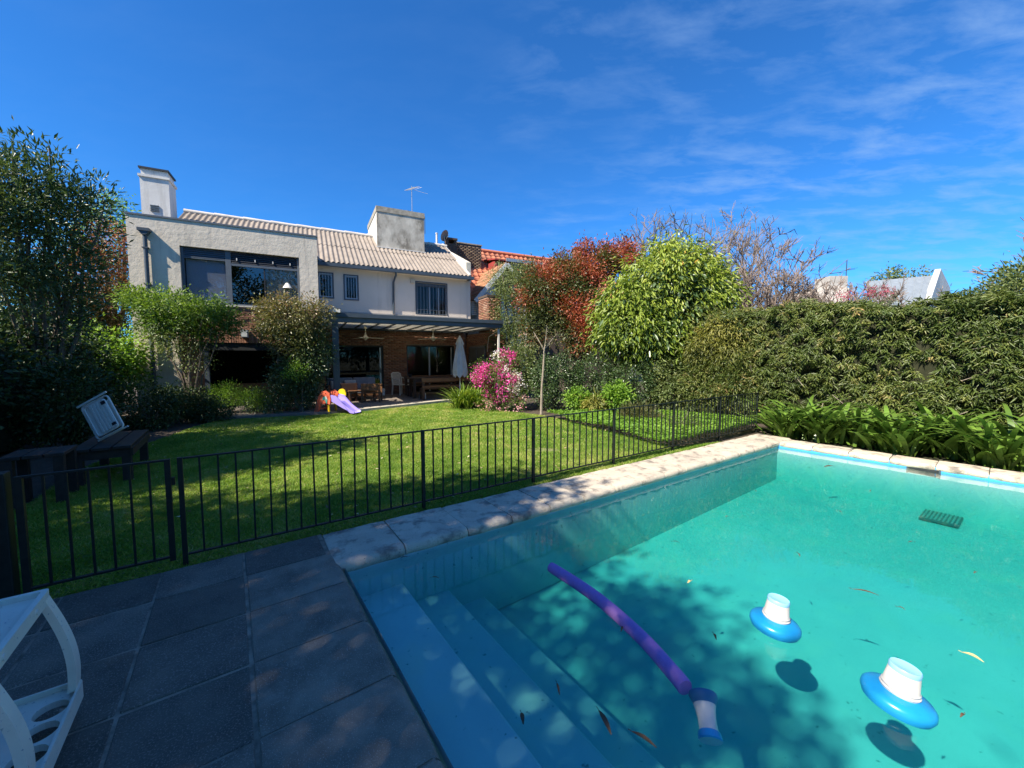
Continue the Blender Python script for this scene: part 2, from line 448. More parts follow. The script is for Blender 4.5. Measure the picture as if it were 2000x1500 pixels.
m_beige = M('beige_paint', (0.66, 0.60, 0.50), None, rough=0.45)
m_canvas = M('white_canvas', (0.72, 0.72, 0.70), (0.62, 0.62, 0.60), 4, 0.9, 0.3, 12, trans=0.12)
m_poly = M('milky_polycarbonate', (0.72, 0.70, 0.64), (0.58, 0.56, 0.50), 2.5, 0.6, lo=0.4, hi=0.7, trans=0.5)
m_wood = M('varnished_wood', (0.20, 0.095, 0.04), (0.13, 0.06, 0.028), 3, 0.5, 0.15, 30, stretch=(1, 6, 6), vary=0.15)
m_wood_d = M('dark_wood', (0.075, 0.036, 0.022), (0.05, 0.025, 0.016), 3, 0.5, 0.15, 30, stretch=(1, 6, 6), vary=0.15)
m_wood_w = M('weathered_dark_wood', (0.036, 0.028, 0.024), (0.022, 0.017, 0.014), 3, 0.6, 0.3, 40, stretch=(6, 1, 6), vary=0.2)
m_cushion = M('grey_cushion', (0.20, 0.22, 0.26), (0.17, 0.19, 0.225), 8, 0.95, 0.2, 80)
m_cushion_w = M('white_cushion', (0.5, 0.49, 0.47), (0.44, 0.43, 0.41), 8, 0.95, 0.2, 80)
m_orange = M('worn_orange_plastic', (0.78, 0.16, 0.08), (0.68, 0.13, 0.07), 5, 0.45)
m_yellow = M('yellow_plastic', (0.80, 0.55, 0.02), (0.74, 0.48, 0.02), 5, 0.45)
m_purple = M('lavender_plastic', (0.33, 0.26, 0.72), (0.29, 0.23, 0.64), 4, 0.4)
m_green_p = M('teal_sticker', (0.03, 0.38, 0.32), (0.55, 0.6, 0.55), 9, 0.4, lo=0.5, hi=0.6)
m_noodle = M('purple_foam', (0.36, 0.17, 0.48), (0.42, 0.21, 0.53), 40, 0.9, 0.4, 220, lo=0.3, hi=0.7, speck=(260, 0.62, (0.40, 0.22, 0.70)), bdist=0.003)
m_blue_pl = M('blue_plastic', (0.012, 0.27, 0.58), (0.01, 0.22, 0.50), 5, 0.28, spec=0.5, c3=(0.02, 0.12, 0.36), scale3=3, lo3=0.6, hi3=0.75)
m_lblue_pl = M('light_blue_plastic', (0.28, 0.55, 0.78), (0.24, 0.48, 0.7), 6, 0.35)
m_floatwhite = M('float_white', (0.60, 0.58, 0.55), (0.52, 0.50, 0.47), 8, 0.35)
m_iron = M('green_black_iron', (0.008, 0.012, 0.011), (0.014, 0.019, 0.017), 20, 0.5, 0.1, 80, spec=0.3)
m_paver = M('dark_paver', (0.145, 0.127, 0.102), (0.080, 0.071, 0.058), 5, 0.85, 0.9, 170, vary=0.24, lo=0.35, hi=0.7, speck=(130, 0.56, (0.24, 0.21, 0.175)), c3=(0.20, 0.17, 0.13), scale3=1.7, lo3=0.50, hi3=0.72, bdist=0.006)
m_pcoping = M('worn_paver_edge', (0.26, 0.225, 0.175), (0.125, 0.11, 0.088), 5, 0.88, 0.9, 150, vary=0.08, lo=0.35, hi=0.7, speck=(170, 0.60, (0.34, 0.32, 0.28)), c3=(0.28, 0.25, 0.20), scale3=3.2, lo3=0.55, hi3=0.72, bdist=0.006)
m_coping = M('cream_coping', (0.57, 0.495, 0.385), (0.45, 0.385, 0.305), 4, 0.92, 0.8, 60, vary=0.07, lo=0.35, hi=0.65, c3=(0.20, 0.172, 0.145), scale3=5.5, lo3=0.50, hi3=0.66, speck=(55, 0.67, (0.16, 0.145, 0.13)), bdist=0.008)
m_joint = M('joint_mortar', (0.36, 0.30, 0.23), (0.13, 0.11, 0.085), 9, 0.95, 0.4, 90)
m_patio = M('patio_paving', (0.20, 0.165, 0.14), (0.15, 0.125, 0.105), 5, 0.85, 0.3, 50, vary=0.1)
m_patio_e = M('patio_edge_stone', (0.50, 0.45, 0.36), (0.40, 0.36, 0.29), 5, 0.9, 0.3, 50)
m_soil = M('garden_soil', (0.055, 0.042, 0.030), (0.085, 0.065, 0.045), 7, 0.98, 0.8, 30, speck=(40, 0.66, (0.13, 0.10, 0.06)))
m_lawnbase = M('lawn_base', (0.13, 0.17, 0.04), (0.19, 0.19, 0.07), 3, 0.98, 0.6, 60, c3=(0.13, 0.115, 0.055), scale3=14, lo3=0.58, hi3=0.75)
m_ground = M('ground', (0.07, 0.065, 0.04), (0.05, 0.06, 0.03), 0.5, 0.98)
m_poolpaint = M('pool_paint', (0.35, 0.51, 0.54), (0.28, 0.44, 0.48), 1.4, 0.7, 0.1, 14, lo=0.35, hi=0.7, c3=(0.38, 0.51, 0.48), scale3=2.0, lo3=0.50, hi3=0.75, speck=(22, 0.68, (0.12, 0.22, 0.24)))
m_poolblue = M('pool_band_paint', (0.05, 0.36, 0.80), (0.06, 0.32, 0.70), 3, 0.6)
m_bark = M('grey_bark', (0.17, 0.145, 0.115), (0.11, 0.09, 0.07), 9, 0.95, 0.6, 40)
m_bark_l = M('pale_bark', (0.33, 0.28, 0.22), (0.22, 0.185, 0.145), 9, 0.95, 0.4, 40)
m_twig = M('bare_twig', (0.22, 0.17, 0.14), (0.16, 0.125, 0.105), 6, 0.95)
m_core = M('dark_core', (0.020, 0.024, 0.010), (0.035, 0.036, 0.016), 8, 0.98, 0.8, 12)  # solid hedge filler; the inner shade is put into this dark colour

def water_mat():
    m, N, L, out = new_mat('pool_water')
    # Schlick reflectance, the same from above and below, so that sunlight enters the water
    fr = N.new('ShaderNodeLayerWeight'); fr.inputs['Blend'].default_value = 0.5
    p5_ = N.new('ShaderNodeMath'); p5_.operation = 'POWER'; p5_.inputs[1].default_value = 5.0; L.new(fr.outputs['Facing'], p5_.inputs[0])
    ma = N.new('ShaderNodeMath'); ma.operation = 'MULTIPLY_ADD'; ma.inputs[1].default_value = 0.98; ma.inputs[2].default_value = 0.02; L.new(p5_.outputs[0], ma.inputs[0])
    g = N.new('ShaderNodeBsdfGlossy'); g.inputs['Roughness'].default_value = 0.0
    t = N.new('ShaderNodeBsdfTransparent'); t.inputs[0].default_value = (0.97, 0.99, 0.99, 1)
    tcn = N.new('ShaderNodeTexCoord')
    na = N.new('ShaderNodeTexNoise'); na.inputs['Scale'].default_value = 3.2; na.inputs['Detail'].default_value = 3; na.inputs['Roughness'].default_value = 0.5
    L.new(tcn.outputs['Object'], na.inputs['Vector'])
    bp = N.new('ShaderNodeBump'); bp.inputs['Strength'].default_value = 0.06; bp.inputs['Distance'].default_value = 0.03
    L.new(na.outputs['Fac'], bp.inputs['Height'])
    L.new(bp.outputs[0], g.inputs['Normal']); L.new(bp.outputs[0], fr.inputs['Normal'])
    ms = N.new('ShaderNodeMixShader')
    L.new(ma.outputs[0], ms.inputs[0]); L.new(t.outputs[0], ms.inputs[1]); L.new(g.outputs[0], ms.inputs[2]); L.new(ms.outputs[0], out.inputs['Surface'])
    va = N.new('ShaderNodeVolumeAbsorption'); va.inputs['Color'].default_value = (0.0, 0.905, 0.82, 1); va.inputs['Density'].default_value = 1.05
    vs_ = N.new('ShaderNodeVolumeScatter'); vs_.inputs['Color'].default_value = (0.20, 0.98, 0.88, 1); vs_.inputs['Density'].default_value = 0.20; vs_.inputs['Anisotropy'].default_value = 0.35
    ad_ = N.new('ShaderNodeAddShader'); L.new(va.outputs[0], ad_.inputs[0]); L.new(vs_.outputs[0], ad_.inputs[1])
    L.new(ad_.outputs[0], out.inputs['Volume'])
    return m
m_water = water_mat()

# ------------------------------------------------------------------ foliage tools
def unit(a): return a / np.maximum(np.linalg.norm(a, axis=-1, keepdims=True), 1e-9)
def leaves(name, pos, dirn, nrm, ln, wd, mat, parent, org=(0, 0, 0), tint=None, fold=0.18, bend=0.0, midp=0.45):
    """kite leaves folded on the midrib: 2 triangles each"""
    n = len(pos)
    d = unit(dirn); sd = unit(np.cross(d, nrm)); nm = np.cross(sd, d)
    ln = np.broadcast_to(ln, n)[:, None]; wd = np.broadcast_to(wd, n)[:, None]
    tip = pos + d * ln - nm * ln * bend
    mid = pos + d * ln * midp + nm * wd * fold
    V = np.stack([pos, mid + sd * wd / 2, tip, mid - sd * wd / 2], 1) - np.asarray(org)
    i = np.arange(n)[:, None] * 4
    Fs = np.stack([i + [0, 1, 2], i + [0, 2, 3]], 1).reshape(-1, 3)
    if tint is None: tint = RNG.random(n)
    me = mesh_arr(name, V.reshape(-1, 3), Fs, tint=np.repeat(tint, 2))
    o = link(name, me, mat, parent)
    if parent is not None: o['kind'] = 'stuff'
    return o
def clusters(blobs, k, shell=0.72, rough=0.16):
    """cluster centres near the skin of ellipsoid blobs: (cx,cy,cz,rx,ry,rz)"""
    B = np.array(blobs, float)
    w = (B[:, 3] * B[:, 4] * B[:, 5]) ** (2 / 3)
    idx = RNG.choice(len(B), k, p=w / w.sum())
    d = unit(RNG.normal(size=(k, 3)))
    r = shell + (1 - shell) * RNG.random(k) ** 0.7
    r *= 1 + RNG.normal(0, rough, k) * 0.6
    return B[idx, :3] + d * B[idx, 3:6] * r[:, None], d
def crown(name, blobs, k, per, spread, ln, wd, mat, parent, org=(0, 0, 0), shell=0.7, droop=0.2, out=0.7, tint=None, tvar=0.35, cull=None, bend=0.1, up=0.5, fold=0.18, rough=0.16):
    """leaf clumps over the blobs; every clump has its own tone"""
    c, d = clusters(blobs, k, shell, rough)
    if cull is not None:
        keep = cull(c); c = c[keep]; d = d[keep]
    k = len(c); n = k * per
    cc = np.repeat(c, per, 0); dd = np.repeat(d, per, 0)
    off = RNG.normal(size=(n, 3)) * spread
    pos = cc + off
    dr = unit(dd * out + unit(off) * 0.6 + RNG.normal(size=(n, 3)) * 0.45 + np.array([0, 0, -droop]))
    nm = unit(RNG.normal(size=(n, 3)) * 0.6 + dd * 0.5 + np.array([0, 0, up]))
    L_ = ln * RNG.uniform(0.7, 1.25, n); W_ = wd * RNG.uniform(0.75, 1.2, n)
    base = np.repeat(RNG.random(k), per) if tint is None else np.repeat(tint(c), per)
    t = np.clip(base * (1 - tvar) + RNG.random(n) * tvar, 0, 1)
    return leaves(name, pos, dr, nm, L_, W_, mat, parent, org, t, bend=bend, fold=fold)
def limbs(mb, base, tips, r0, r1=0.012, n=6, wob=0.12, fork=0.35):
    """limbs from a base point to tips, bowed"""
    base = np.asarray(base, float)
    for t in tips:
        t = np.asarray(t, float)
        d = np.linalg.norm(t - base)
        pts = []
        for i in range(6):
            s = i / 5
            p = base * (1 - s) + t * s
            p[2] += math.sin(s * math.pi) * d * 0.06
            if 0 < i < 5: p += RNG.normal(0, wob * d * 0.12, 3)
            pts.append(p)
        mb.tube(pts, [r0 * (1 - i / 5) + r1 * (i / 5) for i in range(6)], n)
    return mb
def twig_tree(mb, base, height, spread, depth=5, r0=0.09, seed=0, lean=(0, 0), nbr=(3, 4), first=0.32):
    """bare branching tree grown by recursion"""
    rg = random.Random(seed)
    tips = []
    def grow(p, d, ln, r, lev):
        q = p + d * ln
        mid = p + d * ln * 0.5 + Vector((rg.gauss(0, 1), rg.gauss(0, 1), rg.gauss(0, 1))) * ln * 0.05
        mb.tube([p, mid, q], [r, r * 0.82, r * 0.66], 5 if lev < 2 else 3, cap=False)
        if lev >= depth: tips.append(q); return
        for _ in range(rg.randint(*nbr) if lev < depth - 1 else rg.randint(2, 4)):
            nd = (d + Vector((rg.gauss(0, 1), rg.gauss(0, 1), rg.gauss(0.15, 0.6))) * spread).normalized()
            if nd.z < -0.1: nd.z = abs(nd.z) * 0.3
            s = rg.uniform(0.55, 1.0)
            grow(p + d * ln * s, nd, ln * rg.uniform(0.6, 0.82), r * 0.62, lev + 1)
    grow(Vector(base), Vector((lean[0], lean[1], 1)).normalized(), height * first, r0, 0)
    return tips
def straps(name, n, c, ln, wd, mat, parent, org=(0, 0, 0), seg=6, arch=(0.7, 1.3), spread=0.12, tint=None, el=(50, 85)):
    """long arching strap leaves from a crown point: one mesh"""
    az = RNG.uniform(0, 2 * math.pi, n); e0 = np.radians(RNG.uniform(*el, n))
    L_ = ln * RNG.uniform(0.7, 1.15, n); W_ = wd * RNG.uniform(0.8, 1.2, n); ar = RNG.uniform(*arch, n)
    p = np.tile(np.asarray(c, float), (n, 1)) + np.stack([np.cos(az) * spread * RNG.random(n), np.sin(az) * spread * RNG.random(n), np.zeros(n)], 1)
    hd = np.stack([np.cos(az), np.sin(az), np.zeros(n)], 1); sd = np.stack([-np.sin(az), np.cos(az), np.zeros(n)], 1)
    rows = []
    el_ = e0.copy()
    for i in range(seg + 1):
        s = i / seg
        w = W_ * (0.55 + 1.0 * s - 1.55 * s ** 3.0) if i < seg else W_ * 0.03
        dirn = hd * np.cos(el_)[:, None] + np.array([0, 0, 1]) * np.sin(el_)[:, None]
        nv = np.cross(sd, dirn)
        rows += [p + sd * w[:, None] / 2 - nv * w[:, None] * 0.12, p - sd * w[:, None] / 2 - nv * w[:, None] * 0.12]
        p = p + dirn * (L_ / seg)[:, None]
        el_ = el_ - ar * (0.35 + 0.5 * s)
        el_ = np.maximum(el_, -1.35)
    V = np.stack(rows, 1) - np.asarray(org)
    m = 2 * (seg + 1)
    fs = np.array([(2 * i, 2 * i + 1, 2 * i + 3, 2 * i + 2) for i in range(seg)])
    Fs = (np.arange(n)[:, None, None] * m + fs[None]).reshape(-1, 4)
    t = np.repeat(RNG.random(n) if tint is None else tint, seg)
    return mesh_arr(name, V.reshape(-1, 3), Fs, smooth=True, tint=t)

# ================================================================== SETTING: ground, deck, pool, lawn, patio
def flat(name, pts, z, mat, kind='structure', parent=None):
    me = bpy.data.meshes.new(name)
    me.from_pydata([(p[0], p[1], z) for p in pts], [], [tuple(range(len(pts)))])
    o = link(name, me, mat, parent)
    if parent is None: o['kind'] = kind
    return o

POOL = [(0.65, 3.15), (8.33, 2.95), (8.62, -4.0), (0.65, -4.0)]      # inner rim, pool frame: near-left, far-left, far-right, near-right
WATER_Z, ZF_NEAR, ZF_FAR = -0.10, -0.95, -0.72
def floor_z(a): return ZF_NEAR + (ZF_FAR - ZF_NEAR) * min(max((a - 1.9) / 6.6, 0), 1)

# one ground sheet out to the horizon, with the pit of the pool cut out
G = 1500.0
hx0, hx1, hy0, hy1 = 0.30, 8.75, -4.3, 3.45
gm = MB()
for (x0, x1, y0, y1) in ((-G, hx0, -G, G), (hx1, G, -G, G), (hx0, hx1, hy1, G), (hx0, hx1, -G, hy0)):
    gm.add([(x0, y0, -0.08), (x1, y0, -0.08), (x1, y1, -0.08), (x0, y1, -0.08)], [(0, 1, 2, 3)])
g = gm.build('ground', m_ground, None, (0, 0, 0), AP); g['kind'] = 'structure'

# paved deck on the near-left side of the pool
deck = thing('pool_deck', None, None, (0, 0, 0), AP, kind='structure')
bed = MB().box(-4.6, 0.60, -4.6, 3.80, -0.075, -0.008).build('mortar_bed', m_joint, deck)
def paver_mesh(w, d, h=0.045, c=0.007):
    return MB().cbox(-w / 2, w / 2, -d / 2, d / 2, -h, 0, c).mesh('paver')
cols_ = [0.02 - 0.5 * i for i in range(10)]
rows_ = [3.80, 3.37] + [3.37 - 0.503 * i for i in range(1, 16)]
pm_full = paver_mesh(0.486, 0.488); pm_full.materials.append(m_paver)
pm_top = paver_mesh(0.486, 0.415); pm_top.materials.append(m_paver)
for i in range(len(cols_) - 1):
    for j in range(len(rows_) - 1):
        me = pm_top if j == 0 else pm_full
        piece('paver', me, deck, ((cols_[i] + cols_[i + 1]) / 2 + random.gauss(0, 0.001), (rows_[j] + rows_[j + 1]) / 2, random.gauss(-0.001, 0.0018)),
              (random.gauss(0, 0.003), random.gauss(0, 0.003), random.gauss(0, 0.002)))
pm_c = MB().cbox(-0.27, 0.27, -0.207, 0.207, -0.045, 0, 0.007).mesh('paver'); pm_c.materials.append(m_paver)
piece('paver', pm_c, deck, (0.297, 3.587, -0.001))

def nose_mesh(w, length, mat, h=0.082, seg=7):
    """coping slab: x is the run, y=0 the rounded pool edge, y=w the back"""
    prof = [(w, -h), (w, -0.006), (w - 0.006, 0.0)]
    r = 0.050
    for i in range(seg + 1):
        t = math.pi / 2 + (math.pi * 0.5) * i / seg * 1.55
        prof.append((r + r * math.cos(t), -r + r * math.sin(t)))
    prof.append((0.055, -h))
    nx = 9
    n = len(prof)
    V = []; Fs = []
    for k in range(nx):
        x = -length / 2 + length * k / (nx - 1)
        e = 0.004 if k in (0, nx - 1) else 0.0
        for (y, z) in prof:
            wob = 0.0022 * math.sin(x * 23 + y * 17) + 0.0015 * math.sin(x * 51)
            V.append((x, y + (wob if y < 0.1 else 0) + (e if y < 0.05 else 0), z - (e if z > -0.03 else 0) + wob * 0.6))
    for k in range(nx - 1):
        for i in range(n):
            Fs.append((k * n + i, k * n + (i + 1) % n, (k + 1) * n + (i + 1) % n, (k + 1) * n + i))
    Fs.append(tuple(range(n))); Fs.append(tuple(reversed(range((nx - 1) * n, nx * n))))
    mb = MB(); mb.add(V, Fs, True)
    me = mb.mesh('coping_stone'); me.materials.append(mat)
    return me
coping = thing('pool_coping', None, None, (0, 0, 0), AP, kind='structure')
# near-left run: paver edge stones with the joints of the deck
ne = nose_mesh(0.60, 0.490, m_pcoping)
for j in range(1, len(rows_) - 1):
    piece('coping_stone', ne, coping, (0.632, (rows_[j] + rows_[j + 1]) / 2, 0.001), (0, random.gauss(0, 0.002), math.pi / 2))
# fence-side run: cream stones
ang = math.atan2(POOL[1][1] - POOL[0][1], POOL[1][0] - POOL[0][0])
cx, cy = 0.585, 3.125
lengths = [0.55, 0.60, 0.5, 0.5, 0.5, 0.55, 0.5, 0.5, 0.5, 0.55, 0.5, 0.5, 0.55, 0.5, 0.5, 0.5]
pos_ = 0.0
for ln in lengths:
    me = nose_mesh(0.635 - 0.004 * pos_, ln - 0.010, m_coping)
    mid = pos_ + ln / 2
    piece('coping_stone', me, coping, (cx + math.cos(ang) * mid, cy + math.sin(ang) * mid, random.gauss(0.002, 0.002)), (random.gauss(0, 0.003), 0, ang))
    pos_ += ln
# far-right run
ang2 = math.atan2(POOL[2][1] - POOL[1][1], POOL[2][0] - POOL[1][0])
ne3 = nose_mesh(0.42, 0.49, m_coping)
for k in range(14):
    s = 0.28 + 0.5 * k
    piece('coping_stone', ne3, coping, (POOL[1][0] - 0.02 + math.cos(ang2) * s, POOL[1][1] + math.sin(ang2) * s, random.gauss(0.002, 0.002)), (random.gauss(0, 0.003), 0, ang2))
MB().box(8.0, 8.86, 2.93, 3.45, -0.075, -0.022).build('mortar_bed', m_joint, coping)
mbj = MB()
for k in range(8):
    s0, s1 = pos_ * k / 8, pos_ * (k + 1) / 8
    q0 = np.array([cx + math.cos(ang) * s0, cy + math.sin(ang) * s0]); q1 = np.array([cx + math.cos(ang) * s1, cy + math.sin(ang) * s1])
    nn = np.array([-math.sin(ang), math.cos(ang)])
    p = [q0 + nn * 0.06, q1 + nn * 0.06, q1 + nn * 0.59, q0 + nn * 0.59]
    mbj.prism([tuple(x) for x in p], 'z', -0.075, -0.012)
mbj.build('mortar_bed', m_joint, coping)

# basin
pool = thing('swimming_pool', None, None, (0, 0, 0), AP, kind='structure')
def wall_run(p, q, z0a, z0b, z1, name, mat, sub=10):
    V = []; Fs = []
    for i in range(sub + 1):
        s = i / sub
        x, y = p[0] + (q[0] - p[0]) * s, p[1] + (q[1] - p[1]) * s
        V += [(x, y, z0a + (z0b - z0a) * s), (x, y, z1)]
    for i in range(sub): Fs.append((2 * i, 2 * i + 2, 2 * i + 3, 2 * i + 1))
    return MB().add(V, Fs).build(name, mat, pool)
for i in range(4):
    p, q = POOL[i], POOL[(i + 1) % 4]
    wall_run(p, q, floor_z(p[0]) - 0.02, floor_z(q[0]) - 0.02, -0.135, 'pool_wall', m_poolpaint)
    # painted band above the water line, 3 mm proud
    cxp, cyp = 4.5, -0.4
    def inn(t): return (t[0] + (0.003 if t[0] < cxp else -0.003), t[1] + (0.003 if t[1] < cyp else -0.003))
    wall_run(inn(p), inn(q), -0.137, -0.137, -0.03, 'pool_wall_band', m_poolblue if i == 1 else m_poolpaint)
V = []; Fs = []
na_, nb_ = 24, 10
for i in range(na_ + 1):
    for j in range(nb_ + 1):
        a_ = 0.6 + (8.75 - 0.6) * i / na_; b_ = -4.05 + (3.2 + 4.05) * j / nb_
        V.append((a_, b_, floor_z(a_)))
for i in range(na_):
    for j in range(nb_):
        k = i * (nb_ + 1) + j
        Fs.append((k, k + nb_ + 1, k + nb_ + 2, k + 1))
MB().add(V, Fs, True).build('pool_floor', m_poolpaint, pool)
for (a0, a1, z) in ((0.64, 1.12, -0.33), (1.12, 1.54, -0.53), (1.54, 1.92, -0.735)):
    mb = MB().cbox(a0 - 0.05, a1, -4.05, 3.16, -1.1, z, 0.018)
    mb.build('pool_step', m_poolpaint, pool)
wb = MB()
e = 0.05
wp = [(POOL[0][0] - e, POOL[0][1] + e), (POOL[1][0] + e, POOL[1][1] + e), (POOL[2][0] + e, POOL[2][1] - e), (POOL[3][0] - e, POOL[3][1] - e)]
wb.prism(list(reversed(wp)), 'z', -1.6, WATER_Z)
wo = wb.build('pool_water', m_water, None, (0, 0, 0), AP); wo['kind'] = 'structure'

# lawn
LAWN = [PW(-2.6, 3.86)[:2], PW(7.6, 3.62)[:2], (2.95, 6.9), (2.35, 8.0), (1.75, 9.2), (0.95, 10.6), (0.2, 11.3), (-0.8, 11.9),
        HW(4.2, 13.3)[:2], HW(1.15, 12.2)[:2], HW(0.2, 12.05)[:2], (-6.6, 11.2), (-7.6, 10.4), (-7.35, 8.9), (-6.7, 6.8), (-6.2, 5.4), (-5.4, 4.3), (-4.6, 2.6), ]
flat('lawn', LAWN, -0.030, m_lawnbase)
flat('garden_bed', [PW(-6, 3.82)[:2], PW(14, 3.5)[:2], (20, 25), (-22, 25), (-12, -2)], -0.055, m_soil)
def in_poly(P, poly):
    x, y = P[:, 0], P[:, 1]
    c = np.zeros(len(P), bool)
    n = len(poly)
    for i in range(n):
        x0, y0 = poly[i]; x1, y1 = poly[(i + 1) % n]
        t = ((y0 > y) != (y1 > y)) & (x < (x1 - x0) * (y - y0) / (y1 - y0 + 1e-12) + x0)
        c ^= t
    return c
LP = np.array([tuple(p) for p in LAWN])
def smooth_noise(P, sc, seed):
    rg = np.random.default_rng(seed)
    out = np.zeros(len(P))
    for k in range(6):
        w = rg.normal(0, sc, 2); out += np.sin(P[:, 0] * w[0] + P[:, 1] * w[1] + rg.random() * 6.28)
    return out / 6
def grass(n, ymin, ymax, ln, wd, seed):
    rg = np.random.default_rng(seed)
    x0, x1 = LP[:, 0].min(), LP[:, 0].max()
    P = np.stack([rg.uniform(x0, x1, n), rg.uniform(ymin, ymax, n)], 1)
    P = P[in_poly(P, LP)]
    # the worn bare patch near the fence
    bare = on_ground(1060, 876)[:2]
    dist = np.hypot((P[:, 0] - bare[0]) / 0.30, (P[:, 1] - bare[1]) / 0.16)
    P = P[(dist > 1) | (rg.random(len(P)) < 0.10)]
    n = len(P)
    pos = np.concatenate([P, np.full((n, 1), -0.032)], 1)
    az = rg.uniform(0, 6.283, n)
    d = np.stack([np.cos(az) * 0.75, np.sin(az) * 0.75, rg.uniform(0.25, 0.95, n)], 1)
    nm = rg.normal(size=(n, 3)) * 0.6 + np.array([0, 0, 0.9])
    t = np.clip(0.47 + 0.40 * smooth_noise(P, 2.2, 3) + 0.32 * smooth_noise(P, 7, 5) + rg.normal(0, 0.24, n), 0, 1)
    return pos, d, nm, ln * rg.uniform(0.6, 1.3, n), wd * rg.uniform(0.7, 1.3, n), t
GR = [grass(620000, 2.3, 7.4, 0.045, 0.0075, 1), grass(330000, 7.4, 14.5, 0.05, 0.013, 2)]
gp = [np.concatenate([x[i] for x in GR]) for i in range(6)]
m_grass = leaf_mat('grass', [(0.0, (0.10, 0.20, 0.024)), (0.45, (0.19, 0.31, 0.038)), (0.72, (0.30, 0.39, 0.070)), (1.0, (0.48, 0.44, 0.18))], 0.5, 0.3, 0.4)
go = leaves('lawn_grass', gp[0], gp[1], gp[2], gp[3], gp[4], m_grass, None, (0, 0, 0), gp[5], fold=0.1, midp=0.3)
tag(go, 'short green lawn grass between the pool fence and the patio', 'grass', kind='stuff')

# patio under the pergola
pat = MB().prism([(-4.3, 12.5), (0.2, 12.05), (1.15, 12.22), (4.2, 13.42), (6.2, 13.95), (7.0, 14.2), (7.0, 16.9), (-4.3, 16.9)], 'z', -0.07, 0.045)
po = pat.build('patio', m_patio, None, (0, 0, 0), AH); po['kind'] = 'structure'
ed = MB()
for (p, q) in (((1.15, 12.20), (4.2, 13.40)), ((4.2, 13.40), (6.2, 13.93))):
    ed.obox((p[0], p[1] + 0.10, 0.005), (q[0], q[1] + 0.10, 0.005), 0.26, 0.11)
eo = ed.build('patio_kerb', m_patio_e, None, (0, 0, 0), AH); eo['kind'] = 'structure'

# ================================================================== THE HOUSE (house frame: u right along the front, v inwards)
W = 16.76                                      # plane of the main front
ZP = 0.05
house = thing('house', 'two-storey house with grey rendered upper floor, brick ground floor and corrugated roof', 'house', (1.0, W, 0.0), AH)

def brick_boxes(x0, x1, z0, z1, y, holes=(), bl=0.22, bh=0.055, gap=0.012, proud=0.012, axis='x', soldier=None):
    """bricks on a wall: centres and half sizes; axis 'x': wall runs along u at v=y facing -v; 'y': runs along v at u=y facing -u"""
    C_, H_ = [], []
    r = 0
    z = z0
    while z + bh <= z1 + 1e-6:
        off = -bl / 2 if r % 2 else 0.0
        x = x0 + off
        while x < x1 - 1e-6:
            a, b = max(x, x0), min(x + bl - gap, x1)
            if b - a > 0.03:
                segs = [(a, b)]
                for h in holes:
                    if z + bh > h[2] and z < h[3]:
                        ns = []
                        for (s, t) in segs:
                            if t <= h[0] or s >= h[1]: ns.append((s, t)); continue
                            if s < h[0]: ns.append((s, h[0]))
                            if t > h[1]: ns.append((h[1], t))
                        segs = [q for q in ns if q[1] - q[0] > 0.02]
                for (s, t) in segs:
                    pr = proud + random.gauss(0, 0.003)
                    C_.append(((s + t) / 2, y - pr / 2 + 0.01, z + bh / 2)); H_.append(((t - s) / 2, pr / 2 + 0.01, bh / 2 - random.random() * 0.003))
            x += bl
        z += bh + gap
        r += 1
    C_, H_ = np.array(C_), np.array(H_)
    if axis == 'y':
        C_ = C_[:, [1, 0, 2]]; H_ = H_[:, [1, 0, 2]]
    return C_, H_
def bricks_part(name, parent, mat, *args, **kw):
    C_, H_ = brick_boxes(*args, **kw)
    me = boxes_mesh(name, C_ - ORG[parent.name], H_)
    o = link(name, me, mat, parent); o['kind'] = 'stuff'
    return o

# ---- rendered block standing forward on the left
BV = 14.5
BL, BRT, BTOP = -4.39, 0.27, 5.50
win_b = (-3.27, -0.26, 3.16, 4.79)
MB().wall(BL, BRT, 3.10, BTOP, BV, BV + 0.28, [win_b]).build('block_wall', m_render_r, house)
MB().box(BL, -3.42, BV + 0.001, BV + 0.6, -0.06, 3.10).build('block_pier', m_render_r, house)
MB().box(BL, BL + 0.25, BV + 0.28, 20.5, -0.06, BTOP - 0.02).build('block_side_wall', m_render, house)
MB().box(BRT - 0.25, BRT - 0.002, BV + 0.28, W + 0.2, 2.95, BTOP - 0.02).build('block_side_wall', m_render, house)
MB().box(BL + 0.2, BRT - 0.2, BV + 0.2, W + 2, 5.05, 5.18).build('block_roof', m_cap, house)
MB().box(BL - 0.02, BRT + 0.02, BV - 0.025, BV + 0.31, BTOP, BTOP + 0.045).build('parapet_cap', m_slate_l, house)
# brick band over the opening, each brick a piece
MB().box(-3.42, BRT - 0.01, BV + 0.03, BV + 0.28, 2.03, 3.10).build('brick_backing', m_mortar, house)
bm1 = MB().cbox(-0.103, 0.103, -0.025, 0.025, -0.0265, 0.0265, 0.004).mesh('brick'); bm1.materials.append(m_brick_p)
bm2 = MB().cbox(-0.0265, 0.0265, -0.03, 0.03, -0.10, 0.10, 0.004).mesh('brick'); bm2.materials.append(m_brick_p)
z = 2.262; r = 0
while z < 3.10:
    x = -3.42 + 0.108 + (0.108 if r % 2 else 0)
    while x < BRT - 0.10:
        piece('brick', bm1, house, (x, BV + 0.012 + random.gauss(0, 0.006), z + random.gauss(0, 0.002)), (random.gauss(0, 0.03), random.gauss(0, 0.012), random.gauss(0, 0.02)))
        x += 0.216
    z += 0.064; r += 1
x = -3.39
while x < BRT - 0.03:                                     # soldier course over the lintel
    piece('brick', bm2, house, (x, BV + 0.008 + random.gauss(0, 0.004), 2.128), (0, random.gauss(0, 0.015), 0))
    x += 0.0635
